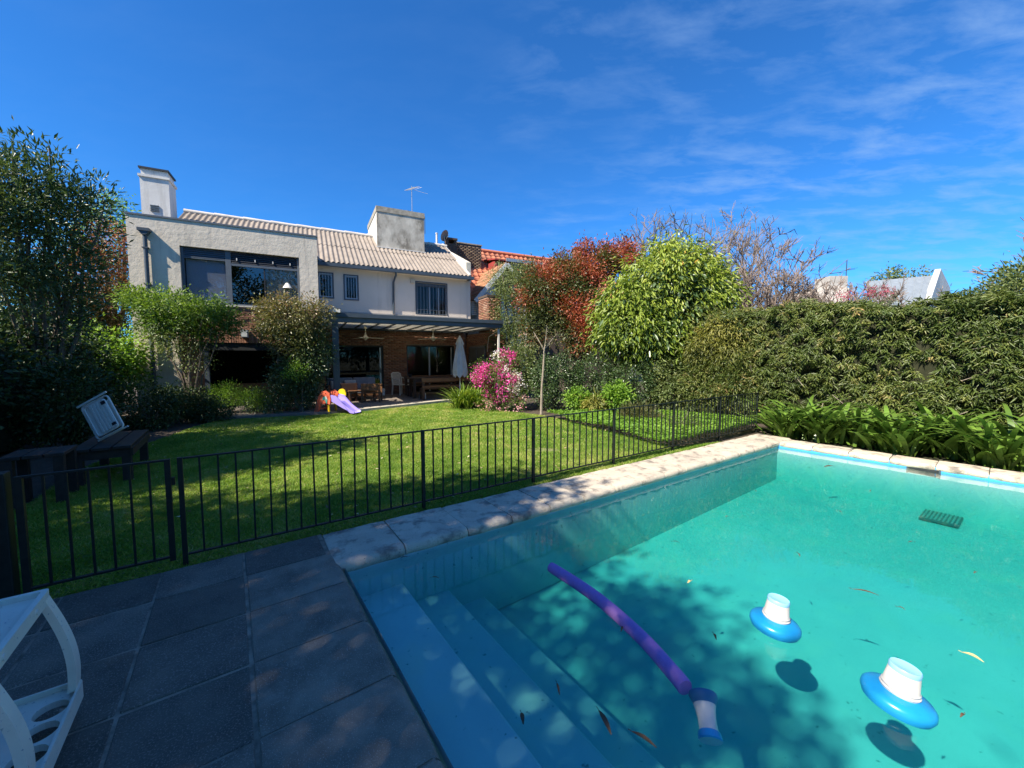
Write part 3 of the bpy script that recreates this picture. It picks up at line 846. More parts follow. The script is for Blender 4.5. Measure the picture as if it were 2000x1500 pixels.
MB().box(-3.30, -0.20, BV - 0.05, BV + 0.16, 3.118, 3.158).build('window_sill', m_cream, house)
# big window: frame, mullion, panes, shutters above
win = MB()
for (a, b) in ((-3.265, -3.20), (-2.22, -2.08), (-0.33, -0.265)): win.box(a, b, BV + 0.07, BV + 0.15, 3.163, 4.788)
win.box(-3.20, -2.22, BV + 0.072, BV + 0.148, 3.163, 3.20); win.box(-2.08, -0.33, BV + 0.072, BV + 0.148, 3.163, 3.21)
win.box(-3.20, -2.22, BV + 0.072, BV + 0.148, 4.47, 4.50); win.box(-2.08, -0.33, BV + 0.072, BV + 0.148, 4.36, 4.43)
wf = win.build('window_frame', m_slate_l, house)
MB().box(-3.20, -2.22, BV + 0.105, BV + 0.111, 3.20, 4.47).build('pane', m_glass_c, wf)
MB().box(-2.08, -1.22, BV + 0.100, BV + 0.106, 3.21, 4.36).build('pane', m_glass_r, wf)
MB().box(-1.23, -0.33, BV + 0.116, BV + 0.122, 3.21, 4.36).build('pane', m_glass_c, wf)
MB().box(-1.25, -1.215, BV + 0.09, BV + 0.13, 3.21, 4.36).build('sash_stile', m_dark, wf)
MB().box(-3.18, -2.24, BV + 0.17, BV + 0.18, 3.18, 4.47).build('roller_blind', m_blind, wf)
MB().box(-1.20, -0.30, BV + 0.19, BV + 0.20, 3.18, 4.40).build('sheer_curtain', M('sheer_curtain', (0.34, 0.30, 0.24), (0.26, 0.23, 0.18), 5, 0.9), wf)
slm = MB().obox((-0.455, 0, 0), (0.455, 0, 0), 0.016, 0.048).mesh('shutter_slat'); slm.materials.append(m_slate)
for k in range(5): piece('shutter_slat', slm, house, (-2.71, BV + 0.085, 4.53 + 0.054 * k), (R(-24), 0, 0), (1.06, 1, 1))
slm2 = MB().obox((-0.86, 0, 0), (0.86, 0, 0), 0.016, 0.048).mesh('shutter_slat'); slm2.materials.append(m_dark)
for k in range(6): piece('shutter_slat', slm2, house, (-1.205, BV + 0.085, 4.46 + 0.056 * k), (R(-24), 0, 0))
hk = MB().box(-0.012, 0.012, -0.01, 0.01, -0.035, 0.035).mesh('shutter_hook'); hk.materials.append(m_white_pla)
for k in range(4): piece('shutter_hook', hk, house, (-1.93 + 0.47 * k, BV + 0.055, 4.555))
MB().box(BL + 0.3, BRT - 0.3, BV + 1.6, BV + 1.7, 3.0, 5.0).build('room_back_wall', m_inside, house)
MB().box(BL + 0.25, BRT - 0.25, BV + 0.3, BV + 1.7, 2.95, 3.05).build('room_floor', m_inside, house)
# lamp shades glimpsed in the room
ls = MB().lathe([(0.05, 0.0), (0.14, -0.16), (0.145, -0.17)], (-0.62, BV + 0.17, 3.98), 16); ls.build('lamp_shade', m_white_pla, house)
# rain hopper and downpipe on the block
hp_ = MB().box(-4.12, -3.86, BV - 0.20, BV - 0.001, 5.05, 5.13)
hp_.prism([(-4.10, 5.05), (-3.88, 5.05), (-3.945, 4.95), (-4.035, 4.95)], 'y', BV - 0.18, BV - 0.005)
hp_.build('rain_hopper', m_slate, house)
MB().tube([(-3.99, BV - 0.075, 4.97), (-3.99, BV - 0.075, 0.1)], 0.05, 10).build('downpipe', m_slate, house)
for z in (4.6, 3.6): MB().box(-4.06, -3.92, BV - 0.13, BV - 0.002, z, z + 0.03).build('pipe_bracket', m_slate, house)
# open room under the block
MB().box(-2.95, 0.20, BV + 0.02, BV + 0.20, 1.80, 2.02).build('lintel', m_lintel, house)
for x in (-2.86, 0.08): MB().box(x, x + 0.12, BV + 0.03, BV + 0.15, -0.06, 1.80).build('post', m_slate, house)
MB().box(-3.42, -2.86, BV + 0.20, BV + 0.30, -0.06, 2.0).build('side_panel', m_brick_p, house)
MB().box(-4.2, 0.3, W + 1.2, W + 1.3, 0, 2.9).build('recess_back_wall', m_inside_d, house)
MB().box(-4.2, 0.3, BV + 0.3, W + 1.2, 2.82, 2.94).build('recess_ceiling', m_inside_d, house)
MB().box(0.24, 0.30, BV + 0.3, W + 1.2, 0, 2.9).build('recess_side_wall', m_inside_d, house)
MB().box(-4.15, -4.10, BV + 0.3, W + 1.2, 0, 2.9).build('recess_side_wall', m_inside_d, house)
MB().box(-2.60, -0.55, BV + 0.55, BV + 0.60, 0.05, 0.75).build('counter', m_wood, house)

# ---- main front
w1, w2, w3 = (0.33, 0.81, 3.90, 4.79), (1.25, 1.71, 3.88, 4.78), (4.05, 5.36, 3.40, 4.76)
MB().wall(BRT - 0.1, 6.30, 2.93, 5.12, W, W + 0.28, [w1, w2, w3]).build('upper_wall', m_upper, house)
MB().box(6.02, 6.298, W + 0.28, 22.0, -0.06, 5.12).build('end_wall', m_cream, house)
d1, d2 = (0.47, 2.65, ZP, 2.06), (3.59, 5.72, ZP, 2.10)
MB().wall(BRT + 0.03, 6.26, -0.05, 2.93, W + 0.03, W + 0.28, [d1, d2]).build('lower_wall', m_mortar, house)
bricks_part('wall_bricks', house, m_brick, 0.31, 6.24, 0.06, 2.90, W + 0.03, [d1, d2])
MB().box(0.30, 6.24, W - 0.06, W - 0.016, 2.742, 3.36).build('roof_flashing', M('pale_flashing', (0.30, 0.295, 0.285), (0.25, 0.245, 0.235), 4, 0.8), house)
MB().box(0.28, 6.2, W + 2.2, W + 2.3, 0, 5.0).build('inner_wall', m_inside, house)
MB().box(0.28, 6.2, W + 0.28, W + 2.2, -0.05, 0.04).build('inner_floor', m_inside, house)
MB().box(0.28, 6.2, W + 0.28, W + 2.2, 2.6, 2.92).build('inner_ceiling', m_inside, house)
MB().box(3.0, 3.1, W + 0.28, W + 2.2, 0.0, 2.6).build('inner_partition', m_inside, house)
def opening(rect, depth, frame_w, mat, mull=(), pane=m_glass, name='window', head=0.0):
    x0, x1, z0, z1 = rect
    f = MB()
    f.box(x0 + 0.002, x0 + frame_w, W + depth, W + depth + 0.06, z0 + 0.002, z1 - 0.002); f.box(x1 - frame_w, x1 - 0.002, W + depth, W + depth + 0.06, z0 + 0.002, z1 - 0.002)
    f.box(x0 + frame_w, x1 - frame_w, W + depth, W + depth + 0.06, z0 + 0.002, z0 + frame_w); f.box(x0 + frame_w, x1 - frame_w, W + depth, W + depth + 0.06, z1 - frame_w - head, z1 - 0.002)
    fo = f.build(name, mat, house)
    xs = [x0 + frame_w] + list(mull) + [x1 - frame_w]
    for i in range(len(xs) - 1):
        y = W + depth + (0.020 if i % 2 else 0.035)
        MB().box(xs[i], xs[i + 1], y, y + 0.006, z0 + frame_w, z1 - frame_w - head).build('pane', pane, fo)
    return fo
for k, w_ in enumerate((w1, w2)):
    fo = opening(w_, 0.05, 0.05, m_alu, [], m_glass)
    MB().box(w_[0] - 0.05, w_[1] + 0.05, W - 0.03, W - 0.001, w_[2] - 0.05, w_[2] - 0.003).build('window_sill', m_slate_l, house)
    sur = MB()
    sur.box(w_[0] - 0.045, w_[0] - 0.002, W - 0.02, W - 0.001, w_[2], w_[3] + 0.045); sur.box(w_[1] + 0.002, w_[1] + 0.045, W - 0.02, W - 0.001, w_[2], w_[3] + 0.045)
    sur.box(w_[0] - 0.002, w_[1] + 0.002, W - 0.02, W - 0.001, w_[3] + 0.002, w_[3] + 0.045)
    sur.build('window_surround', m_slate, house)
    if k == 1: MB().box(w_[0] + 0.05, w_[1] - 0.05, W + 0.14, W + 0.15, w_[2] + 0.03, w_[3] - 0.2).build('net_curtain', m_blind, fo)
    n = 5
    barm = MB().box(-0.007, 0.007, -0.007, 0.007, -0.46, 0.46).mesh('grille_bar'); barm.materials.append(m_alu)
    for i in range(n): piece('grille_bar', barm, fo, (w_[0] + (w_[1] - w_[0]) * (i + 0.5) / n, W - 0.035, (w_[2] + w_[3]) / 2))
    for zz_ in (w_[2] + 0.02, w_[3] - 0.02): MB().box(w_[0], w_[1], W - 0.031, W - 0.022, zz_ - 0.01, zz_ + 0.01).build('grille_rail', m_alu, fo)
fo = opening(w3, 0.06, 0.05, m_slate, [4.40, 4.62, 5.02], m_glass, head=0.10)
for x in (4.62, 5.02): MB().box(x - 0.022, x + 0.022, W + 0.055, W + 0.10, 3.45, 4.61).build('sash_stile', m_alu, fo)
MB().box(5.0, 5.30, W + 0.16, W + 0.17, 3.45, 4.60).build('curtain', M('window_curtain', (0.45, 0.48, 0.5), (0.3, 0.32, 0.35), 14, 0.9, stretch=(1, 1, 0.05)), fo)
MB().box(4.10, 4.40, W + 0.16, W + 0.17, 3.45, 4.60).build('curtain', m_blind, fo)
barm = MB().box(-0.008, 0.008, -0.008, 0.008, -0.66, 0.66).mesh('grille_bar'); barm.materials.append(m_slate_l)
for i in range(10): piece('grille_bar', barm, fo, (4.08 + 1.25 * i / 9, W - 0.03, 4.06))
for zz_ in (3.45, 3.62, 4.66): MB().box(4.06, 5.35, W - 0.026, W - 0.016, zz_ - 0.01, zz_ + 0.01).build('grille_rail', m_slate_l, fo)
MB().box(4.0, 5.41, W - 0.05, W - 0.001, 3.345, 3.395).build('window_sill', m_upper, house)
sur = MB(); sur.box(4.0, 4.048, W - 0.02, W - 0.001, 3.40, 4.81); sur.box(5.362, 5.41, W - 0.02, W - 0.001, 3.40, 4.81); sur.box(4.048, 5.362, W - 0.02, W - 0.001, 4.762, 4.81)
sur.build('window_surround', m_slate, house)
MB().cbox(3.80, 3.98, W - 0.09, W - 0.001, 4.70, 4.86, 0.01).build('vent_box', m_cream, house)
# ground-floor sliding doors
fo = opening(d1, 0.10, 0.06, m_dark, [1.52], m_glass, 'sliding_door')
MB().box(2.50, 2.56, W + 0.09, W + 0.13, 0.11, 1.98).build('door_stile', m_alu, fo)
MB().box(0.53, 0.57, W + 0.09, W + 0.13, 0.11, 1.98).build('door_stile', m_alu, fo)
MB().box(2.515, 2.545, W + 0.06, W + 0.09, 0.95, 1.15).build('door_handle', m_dark, fo)
fo = opening(d2, 0.10, 0.06, m_dark, [4.58], m_glass, 'sliding_door')
MB().box(4.56, 4.62, W + 0.09, W + 0.13, 0.11, 2.02).build('door_stile', m_alu, fo)
MB().box(5.56, 5.62, W + 0.09, W + 0.13, 0.11, 2.02).build('door_stile', m_alu, fo)
MB().box(4.64, 5.60, W + 0.19, W + 0.20, 0.15, 2.0).build('curtain', M('brown_curtain', (0.07, 0.06, 0.055), (0.05, 0.044, 0.04), 12, 0.9, stretch=(1, 1, 0.05)), fo)

# ---- roof of corrugated fibre-cement sheets
EV, EZ, RV, RZ = 16.42, 5.17, 20.0, 7.30
sl_ = math.atan2(RZ - EZ, RV - EV); slen = math.hypot(RZ - EZ, RV - EV)
def sheet_mesh(width, length, pitch=0.177, amp=0.027, th=0.008):
    nx = int(width / pitch * 10)
    V = []; Fs = []
    for j, y in enumerate((0.0, length)):
        for i in range(nx + 1):
            x = width * i / nx
            zc = amp * math.cos(2 * math.pi * x / pitch)
            V += [(x, y, zc + th), (x, y, zc - th)]
    n = 2 * (nx + 1)
    for i in range(nx):
        Fs.append((2 * i, 2 * i + 2, n + 2 * i + 2, n + 2 * i)); Fs.append((2 * i + 1, n + 2 * i + 1, n + 2 * i + 3, 2 * i + 3))
        Fs.append((2 * i + 1, 2 * i + 3, 2 * i + 2, 2 * i)); Fs.append((n + 2 * i, n + 2 * i + 2, n + 2 * i + 3, n + 2 * i + 1))
    mb = MB(); mb.add(V, Fs, True)
    me = mb.mesh('roof_sheet'); me.materials.append(m_roof)
    return me
L1, L2 = 2.15, slen - 2.15 + 0.14
s1, s2 = sheet_mesh(0.177 * 6, L1), sheet_mesh(0.177 * 6, L2)
roof = MB().prism([(EV + 0.1, EZ - 0.06), (RV, RZ - 0.08), (RV + 3.5, RZ - 2.2), (RV + 3.5, EZ - 0.2), (EV + 0.1, EZ - 0.14)], 'x', -4.3, 6.45).build('roof', m_inside_d, house)
u = -4.28; k = 0
while u < 6.0:
    piece('roof_sheet', s1, roof, (u, EV, EZ + random.gauss(0, 0.003)), (sl_, 0, 0))
    piece('roof_sheet', s2, roof, (u, EV + math.cos(sl_) * (L1 - 0.14), EZ + math.sin(sl_) * (L1 - 0.14) + 0.022 + random.gauss(0, 0.003)), (sl_, 0, 0))
    u += 0.177 * 6; k += 1
rc = MB(); n = 11
for i in range(n):
    x0 = -4.3 + 10.72 * i / n
    rc.tube([(x0, RV, RZ + 0.045), (x0 + 10.72 / n + 0.03, RV, RZ + 0.035)], [0.10, 0.088], 10)
rc.build('ridge_cap', M('white_ridge', (0.60, 0.56, 0.50), (0.46, 0.42, 0.37), 3, 0.9), roof)
gu = MB(); gu.box(BRT + 0.0, 6.52, EV - 0.07, EV - 0.055, EZ - 0.16, EZ - 0.03); gu.box(BRT, 6.52, EV - 0.055, EV + 0.06, EZ - 0.16, EZ - 0.145); gu.box(BRT, 6.52, EV + 0.06, EV + 0.075, EZ - 0.16, EZ - 0.04)
gu.build('gutter', m_slate, roof)
MB().box(BRT, 6.30, EV + 0.08, W - 0.001, EZ - 0.15, EZ - 0.12).build('soffit', m_upper, roof)
MB().tube([(3.16, EV, EZ - 0.15), (3.16, EV + 0.03, EZ - 0.25), (3.10, W - 0.06, EZ - 0.50), (3.08, W - 0.06, 3.37)], 0.042, 10).build('downpipe', m_slate, house)
# fire wall along the right edge of the roof
fw_ = MB().prism([(W + 0.25, 5.0), (W + 0.25, 5.90), (21.2, 7.62), (22.0, 7.3), (22.0, 5.0)], 'x', 6.40, 6.62)
fw_.build('fire_wall', m_cream, house)
MB().obox((6.36, EV + 0.05, EZ + 0.06), (6.36, 20.4, RZ + 0.26), 0.10, 0.03, (0, -math.sin(sl_), math.cos(sl_))).build('flashing', m_white_pl, roof)
MB().box(6.305, 6.50, W + 0.02, W + 0.25, 2.93, 5.02).build('corner_pier', m_upper, house)
# big stained chimney stack
ch = MB().box(2.79, 4.92, 18.65, 18.75, 5.9, 8.10).build('chimney', m_stain, house)
MB().box(2.79, 4.92, 18.75, 21.6, 5.9, 8.10).build('chimney_side', m_sidepl, ch)
MB().box(2.765, 4.945, 18.625, 21.65, 8.10, 8.33).build('chimney_cap', m_cap, ch)
MB().tube([(4.25, 19.2, 8.33), (4.25, 19.2, 8.46)], 0.10, 12).tube([(4.25, 19.2, 8.46), (4.25, 19.2, 8.50)], 0.14, 12).build('flue_pot', m_alu, ch)
MB().tube([(4.955, 18.64, 8.2), (4.955, 18.64, 7.4)], 0.015, 6).build('cable_duct', m_slate, ch)
MB().obox((2.74, 18.60, 6.52), (4.97, 18.60, 6.52), 0.07, 0.035).build('flashing', m_white_pl, ch)
# slim white chimney behind the block
cL = MB().box(-5.02, -4.25, 18.0, 18.8, 5.2, 7.75).build('chimney', m_white_pl, house)
MB().box(-5.06, -4.21, 17.96, 18.84, 7.752, 7.83).build('chimney_band', m_white_pl, cL)
MB().box(-4.99, -4.28, 18.03, 18.77, 7.83, 8.03).build('chimney_neck', m_white_pl, cL)
MB().box(-5.04, -4.23, 17.98, 18.82, 8.03, 8.09).build('chimney_cap', m_dark, cL)
gr_ = MB()
for k in range(4): gr_.box(-4.78, -4.55, 17.97, 17.999, 6.62 + k * 0.06, 6.655 + k * 0.06)
gr_.build('vent_grille', m_slate, cL)
# neighbour's party structures on the roof: white pipe and pale stub walls behind
MB().prism([(19.4, 6.6), (20.6, 7.55), (21.5, 7.0), (21.5, 6.0), (19.4, 6.0)], 'x', 5.75, 6.38).build('dormer_wall', m_cap, house)

# aerial on the big chimney
ant = thing('tv_aerial', 'thin metal television aerial on the broad stained chimney', 'aerial', (4.52, 19.3, 8.33), AH)
MB().tube([(4.52, 19.3, 8.33), (4.52, 19.3, 9.75)], 0.018, 6).build('mast', m_alu, ant)
b0, b1 = np.array([4.20, 18.9, 9.35]), np.array([4.90, 19.8, 9.98])
MB().tube([b0, b1], 0.018, 6).build('boom', m_alu, ant)
dm = MB()
for k in range(9):
    c_ = b0 + (b1 - b0) * (k + 0.4) / 9
    l_ = 0.16 + 0.03 * k / 9
    dd_ = np.array([0.80, -0.60, 0.0])
    m_ = MB().tube([c_ - dd_ * l_, c_ + dd_ * l_], 0.008, 5).build('element', m_alu, ant)
MB().tube([(4.95, 19.1, 9.70), (4.62, 19.35, 9.62), (5.25, 19.1, 9.45)], 0.008, 5).build('reflector', m_alu, ant)

# wall lamp under the block window
wl_ = thing('wall_lamp', 'square grey wall lamp on the brick band above the dark open room', 'lamp', (-1.79, BV - 0.05, 2.2), AH)
MB().cbox(-1.885, -1.70, BV - 0.17, BV - 0.02, 2.19, 2.42, 0.01).build('lamp_housing', M('lamp_grey', (0.32, 0.36, 0.36), (0.26, 0.3, 0.3), 6, 0.5), wl_)
MB().box(-1.86, -1.725, BV - 0.176, BV - 0.170, 2.215, 2.385).build('lamp_glass', M('frosted_glass', (0.55, 0.58, 0.56), None, rough=0.35), wl_)

# ================================================================== PERGOLA
pg = thing('pergola', 'slate-grey metal pergola with milky roof panels over the brick patio', 'pergola', (0.66, 12.95, ZP), AH)
PV = 12.92
MB().cbox(0.57, 0.75, PV, PV + 0.14, ZP - 0.02, 2.655, 0.006).build('post', m_slate, pg)
MB().box(6.08, 6.14, PV + 0.02, PV + 0.08, ZP - 0.15, 2.655).build('post', m_white_pla, pg)
MB().box(0.42, 6.24, PV - 0.02, PV + 0.16, 2.655, 2.795).build('beam', m_slate_l, pg)
MB().box(0.40, 6.26, PV - 0.08, PV + 0.12, 2.80, 2.92).build('gutter_fascia', m_slate, pg)
MB().box(0.42, 0.52, PV + 0.16, W - 0.07, 2.66, 2.80).build('side_beam', m_slate, pg)
MB().box(6.16, 6.24, PV + 0.16, W - 0.07, 2.66, 2.80).build('side_beam', m_slate, pg)
MB().box(0.52, 6.16, W - 0.12, W - 0.065, 2.66, 2.735).build('wall_beam', m_slate, pg)
rfm = MB().box(-0.025, 0.025, PV + 0.16, W - 0.14, -0.05, 0.05)
rfm = MB().box(-0.025, 0.025, 0, W - 0.12 - PV - 0.16, -0.02, 0.02).mesh('rafter'); rfm.materials.append(m_slate)
NP = 11
for i in range(1, NP): piece('rafter', rfm, pg, (0.52 + 5.64 * i / NP, PV + 0.16, 2.715))
for j in range(3): MB().box(0.525, 6.155, PV + 0.9 + j * 0.95, PV + 0.92 + j * 0.95, 2.752, 2.765).build('purlin', m_slate, pg)
pnm = MB().add([(0, 0, 0), (5.64 / NP - 0.02, 0, 0), (5.64 / NP - 0.02, W - PV - 0.22, 0), (0, W - PV - 0.22, 0), (0, 0, 0.008), (5.64 / NP - 0.02, 0, 0.008), (5.64 / NP - 0.02, W - PV - 0.22, 0.008), (0, W - PV - 0.22, 0.008)],
               [(0, 3, 2, 1), (4, 5, 6, 7), (0, 1, 5, 4), (1, 2, 6, 5), (2, 3, 7, 6), (3, 0, 4, 7)]).mesh('roof_panel'); pnm.materials.append(m_poly)
for i in range(NP): piece('roof_panel', pnm, pg, (0.53 + 5.64 * i / NP, PV + 0.155, 2.738))
# floodlight on the corner
fl = thing('floodlight', 'small white floodlight clipped to the corner of the pergola', 'floodlight', (0.62, PV - 0.1, 2.90), AH)
MB().obox((0.60, PV - 0.12, 2.98), (0.82, PV - 0.12, 2.97), 0.05, 0.13).build('housing', m_dark, fl)
MB().obox((0.615, PV - 0.149, 2.98), (0.805, PV - 0.149, 2.97), 0.006, 0.10).build('lens', m_white_pla, fl)
MB().box(0.68, 0.72, PV - 0.11, PV - 0.09, 2.90, 2.93).build('bracket', m_dark, fl)
# ceiling fans
def fan(x, y, v_, label, a0):
    p = W2H(at(x, y, 1.0)); 
    # position on plane v=v_
    d = W2H(at(x, y, 1.0) - np.array([0, 0, CAMH])); t = v_ / d[1]
    u_, z_ = d[0] * t, CAMH + d[2] * t
    o = thing('ceiling_fan', label, 'fan', (u_, v_, z_), AH, 'pair of ceiling fans under the pergola')
    MB().tube([(u_, v_, 2.67), (u_, v_, z_ + 0.03)], 0.014, 8).lathe([(0.055, 2.60), (0.05, 2.665)], (u_, v_, 0), 12).build('rod', m_beige, o)
    MB().lathe([(0.02, -0.10), (0.05, -0.085), (0.06, -0.05), (0.105, -0.035), (0.115, 0.0), (0.07, 0.035), (0.035, 0.10), (0.02, 0.16)], (u_, v_, z_), 18).build('motor', m_beige, o)
    for k in range(3):
        t = R(a0 + 120 * k); dx, dy = math.cos(t), math.sin(t)
        MB().obox((u_ + dx * 0.10, v_ + dy * 0.10, z_ - 0.01), (u_ + dx * 0.62, v_ + dy * 0.62, z_ - 0.03), 0.11, 0.008, (0.15 * -dy, 0.15 * dx, 1)).build('blade', m_beige, o)
fan(714, 659, 14.8, 'ceiling fan with white blades over the patio sofa', 5)
fan(846, 661, 14.8, 'ceiling fan with white blades over the long table', 20)

# ================================================================== BRICK BARBECUE at the right end of the patio
bq = thing('brick_barbecue', 'brick barbecue and chimney at the right end of the patio', 'barbecue', (6.6, 14.4, 0), AH)
MB().box(6.27, 7.10, 14.33, W - 0.05, -0.06, 2.60).build('core', m_mortar, bq)
MB().box(6.27, 6.86, 14.33, 15.20, 2.60, 3.98).build('chimney_core', m_mortar, bq)
MB().box(6.24, 6.89, 14.30, 15.23, 3.98, 4.06).build('chimney_cap', m_brick_d, bq)
dq = (14.42, 16.25, 0.0, 2.05)
bricks_part('side_bricks', bq, m_brick, 14.34, W - 0.07, -0.05, 2.58, 6.26, [dq], axis='y')
bricks_part('side_bricks', bq, m_brick, 14.34, 15.20, 2.60, 3.96, 6.26, [], axis='y')
bricks_part('front_bricks', bq, m_brick, 6.27, 7.09, -0.05, 2.58, 14.32)
bricks_part('front_bricks', bq, m_brick, 6.27, 6.85, 2.60, 3.96, 14.32)
dsh = MB().box(6.20, 6.25, 14.44, 16.22, 0.02, 2.03).build('door', M('grey_lattice', (0.10, 0.105, 0.105), (0.075, 0.08, 0.08), 30, 0.7), bq)
for v_ in (14.47, 15.33, 16.19): MB().box(6.185, 6.20, v_ - 0.03, v_ + 0.03, 0.02, 2.03).build('door_stile', m_slate_l, dsh)
for z in (0.05, 1.02, 2.0): MB().box(6.187, 6.20, 14.50, 16.16, z - 0.03, z + 0.03).build('door_rail', m_slate_l, dsh)
# white cable from the pergola
MB().tube([(6.1, PV + 0.1, 2.55), (6.0, 13.6, 2.35), (6.12, 14.0, 2.0), (6.2, 14.2, 1.8)], 0.012, 5).build('cable', m_white_pla, pg)

# ================================================================== NEIGHBOURING HOUSES
def huv(x, y, v_):
    d = W2H(at(x, y, 1.0) - np.array([0, 0, CAMH])); t = v_ / d[1]
    return np.array([d[0] * t, v_, CAMH + d[2] * t])
nb = thing('tiled_house', 'neighbouring brick house with red clay-tiled roof and small dormer', 'house', (9.0, 20.0, 0), AH)
def tile_slope(name, mat, p00, p10, p11, p01, rows, cols, lift=0.035):
    """tiles laid on the slope p00 (eave left) p10 (eave right) p11 (ridge right) p01 (ridge left)"""
    p00, p10, p11, p01 = [np.array(p, float) for p in (p00, p10, p11, p01)]
    nrm = np.cross(p10 - p00, p01 - p00); nrm /= np.linalg.norm(nrm)
    if nrm[2] < 0: nrm = -nrm
    V = []; Fs = []; T = []
    sub = 4
    for r in range(rows):
        for c in range(cols):
            s0, s1 = r / rows, (r + 1.12) / rows
            base = len(V)
            for i in range(sub + 1):
                t = (c + i / sub) / cols
                hgt = 0.035 * math.cos((i / sub) * 2 * math.pi)
                for (s, l) in ((s0, lift), (min(s1, 1.02), 0.0)):
                    lo = p00 + (p10 - p00) * t; hi = p01 + (p11 - p01) * t
                    V.append(lo + (hi - lo) * s + nrm * (l + hgt))
            lo0 = base + 2 * (sub + 1)
            for i in range(sub + 1):
                t = (c + i / sub) / cols
                lo = p00 + (p10 - p00) * t; hi = p01 + (p11 - p01) * t
                V.append(lo + (hi - lo) * s0 - nrm * 0.03)
            tv = RNG.random()
            for i in range(sub):
                Fs.append((base + 2 * i, base + 2 * i + 2, base + 2 * i + 3, base + 2 * i + 1)); T.append(tv)
                Fs.append((lo0 + i, lo0 + i + 1, base + 2 * i + 2, base + 2 * i)); T.append(tv)
    me = mesh_arr(name, np.array(V) - ORG[nb.name], np.array(Fs), tint=np.array(T))
    o = link(name, me, mat, nb); o['kind'] = 'stuff'
    return o
# main slope facing the garden
e0, e1 = huv(912, 572, 19.2), huv(1240, 592, 19.2)
r0, r1 = huv(880, 483, 22.5), huv(1190, 516, 22.5)
r1 = np.array([e1[0], 22.5, r0[2]]); e1[2] = e0[2]
tile_slope('roof_tiles', m_tile, e0, e1, r1, r0, 11, 34)
MB().box(e0[0] - 0.2, e1[0], 19.6, 25.5, -0.06, e0[2] - 0.05).build('wall', m_brick_d, nb)
MB().tube([r0 + np.array([0, 0, 0.05]), r1 + np.array([0, 0, 0.05])], 0.12, 8).build('ridge', m_tile, nb)
# gable wing coming towards the garden
apex = huv(990, 512, 17.6); gl = huv(928, 584, 17.6)
ar = np.array([2 * apex[0] - gl[0], 17.6, gl[2]])
apb = apex + np.array([0, 4.2, 0]); glb = gl + np.array([0, 4.2, 0]); arb = ar + np.array([0, 4.2, 0])
tile_slope('roof_tiles', m_tile_o, glb, gl, apex, apb, 7, 14)
tile_slope('roof_tiles', m_tile_o, ar, arb, apb, apex, 7, 14)
MB().prism([(gl[0] + 0.35, -0.06), (gl[0] + 0.35, gl[2] + 0.25), (apex[0], apex[2] - 0.12), (ar[0] - 0.35, ar[2] + 0.25), (ar[0] - 0.35, -0.06)], 'y', 18.0, 19.5).build('gable_wall', m_white_pl, nb)
for (p, q) in ((gl, apex), (ar, apex)):
    MB().obox(p + np.array([0, -0.03, -0.10]), q + np.array([0, -0.03, -0.10]), 0.05, 0.2).build('bargeboard', m_white_pl, nb)
MB().box(apex[0] - 0.45, apex[0] + 0.45, 17.95, 18.01, apex[2] - 1.5, apex[2] - 0.6).build('gable_window', m_dark, nb)
# red dormer with a grey eave
da, db = huv(966, 508, 20.3), huv(1058, 519, 20.3)
MB().box(da[0], db[0] - 0.25, 20.25, 22.3, da[2] - 0.9, da[2] - 0.05).build('dormer_wall', m_white_pl, nb)
MB().box(da[0] - 0.02, da[0] + 0.55, 20.22, 22.3, da[2] - 0.75, da[2] - 0.045).build('dormer_cheek', m_redmetal, nb)
MB().prism([(20.0, da[2] - 0.04), (22.4, da[2] + 0.40), (22.4, da[2] + 0.45), (20.0, da[2] + 0.03)], 'x', da[0] - 0.1, db[0]).build('dormer_roof', m_redmetal, nb)
MB().box(da[0] + 0.56, db[0] + 0.05, 19.92, 20.0, da[2] - 0.07, da[2] + 0.10).build('dormer_fascia', m_alu, nb)
MB().box(da[0] + 0.8, db[0] - 0.5, 20.22, 20.26, da[2] - 0.6, da[2] - 0.15).build('dormer_window', m_slate, nb)
# weathered brick parapet with chimney head
q0, q1 = huv(874, 470, 21.0), huv(940, 500, 21.0)
MB().box(q0[0], q1[0], 21.0, 21.4, q1[2] - 1.6, huv(905, 476, 21.0)[2]).build('parapet', m_mortar_d, nb)
bricks_part('parapet_bricks', nb, m_brick_d, q0[0], q1[0], q1[2] - 1.6, huv(905, 476, 21.0)[2] - 0.03, 20.99, bl=0.24, bh=0.07)
MB().box(q0[0] - 0.04, q1[0] + 0.04, 20.95, 21.45, huv(905, 476, 21.0)[2], huv(905, 476, 21.0)[2] + 0.06).build('parapet_cap', m_cap, nb)
cz = huv(880, 480, 20.6)
hd = MB()
hd.box(cz[0] - 0.25, cz[0] + 0.32, 20.5, 20.94, cz[2] - 1.6, cz[2] + 0.10)
for dx in (-0.25, 0.20): hd.box(cz[0] + dx, cz[0] + dx + 0.12, 20.52, 20.92, cz[2] + 0.10, cz[2] + 0.30)
hd.box(cz[0] - 0.28, cz[0] + 0.36, 20.48, 20.96, cz[2] + 0.30, cz[2] + 0.40)
hd.build('chimney', m_brick_d, nb)
# red-brick chimney above the photinia
cc = huv(1129, 490, 22.0)
MB().box(cc[0] - 0.25, cc[0] + 0.22, 21.8, 22.3, cc[2] - 1.6, cc[2] - 0.05).build('chimney', m_brick, nb)
for dx in (-0.25, -0.04, 0.16): MB().box(cc[0] + dx, cc[0] + dx + 0.07, 21.82, 22.28, cc[2] - 0.05, cc[2] + 0.13).build('chimney_pier', m_brick, nb)
MB().box(cc[0] - 0.29, cc[0] + 0.27, 21.76, 22.34, cc[2] + 0.13, cc[2] + 0.20).build('chimney_cap', m_brick_d, nb)
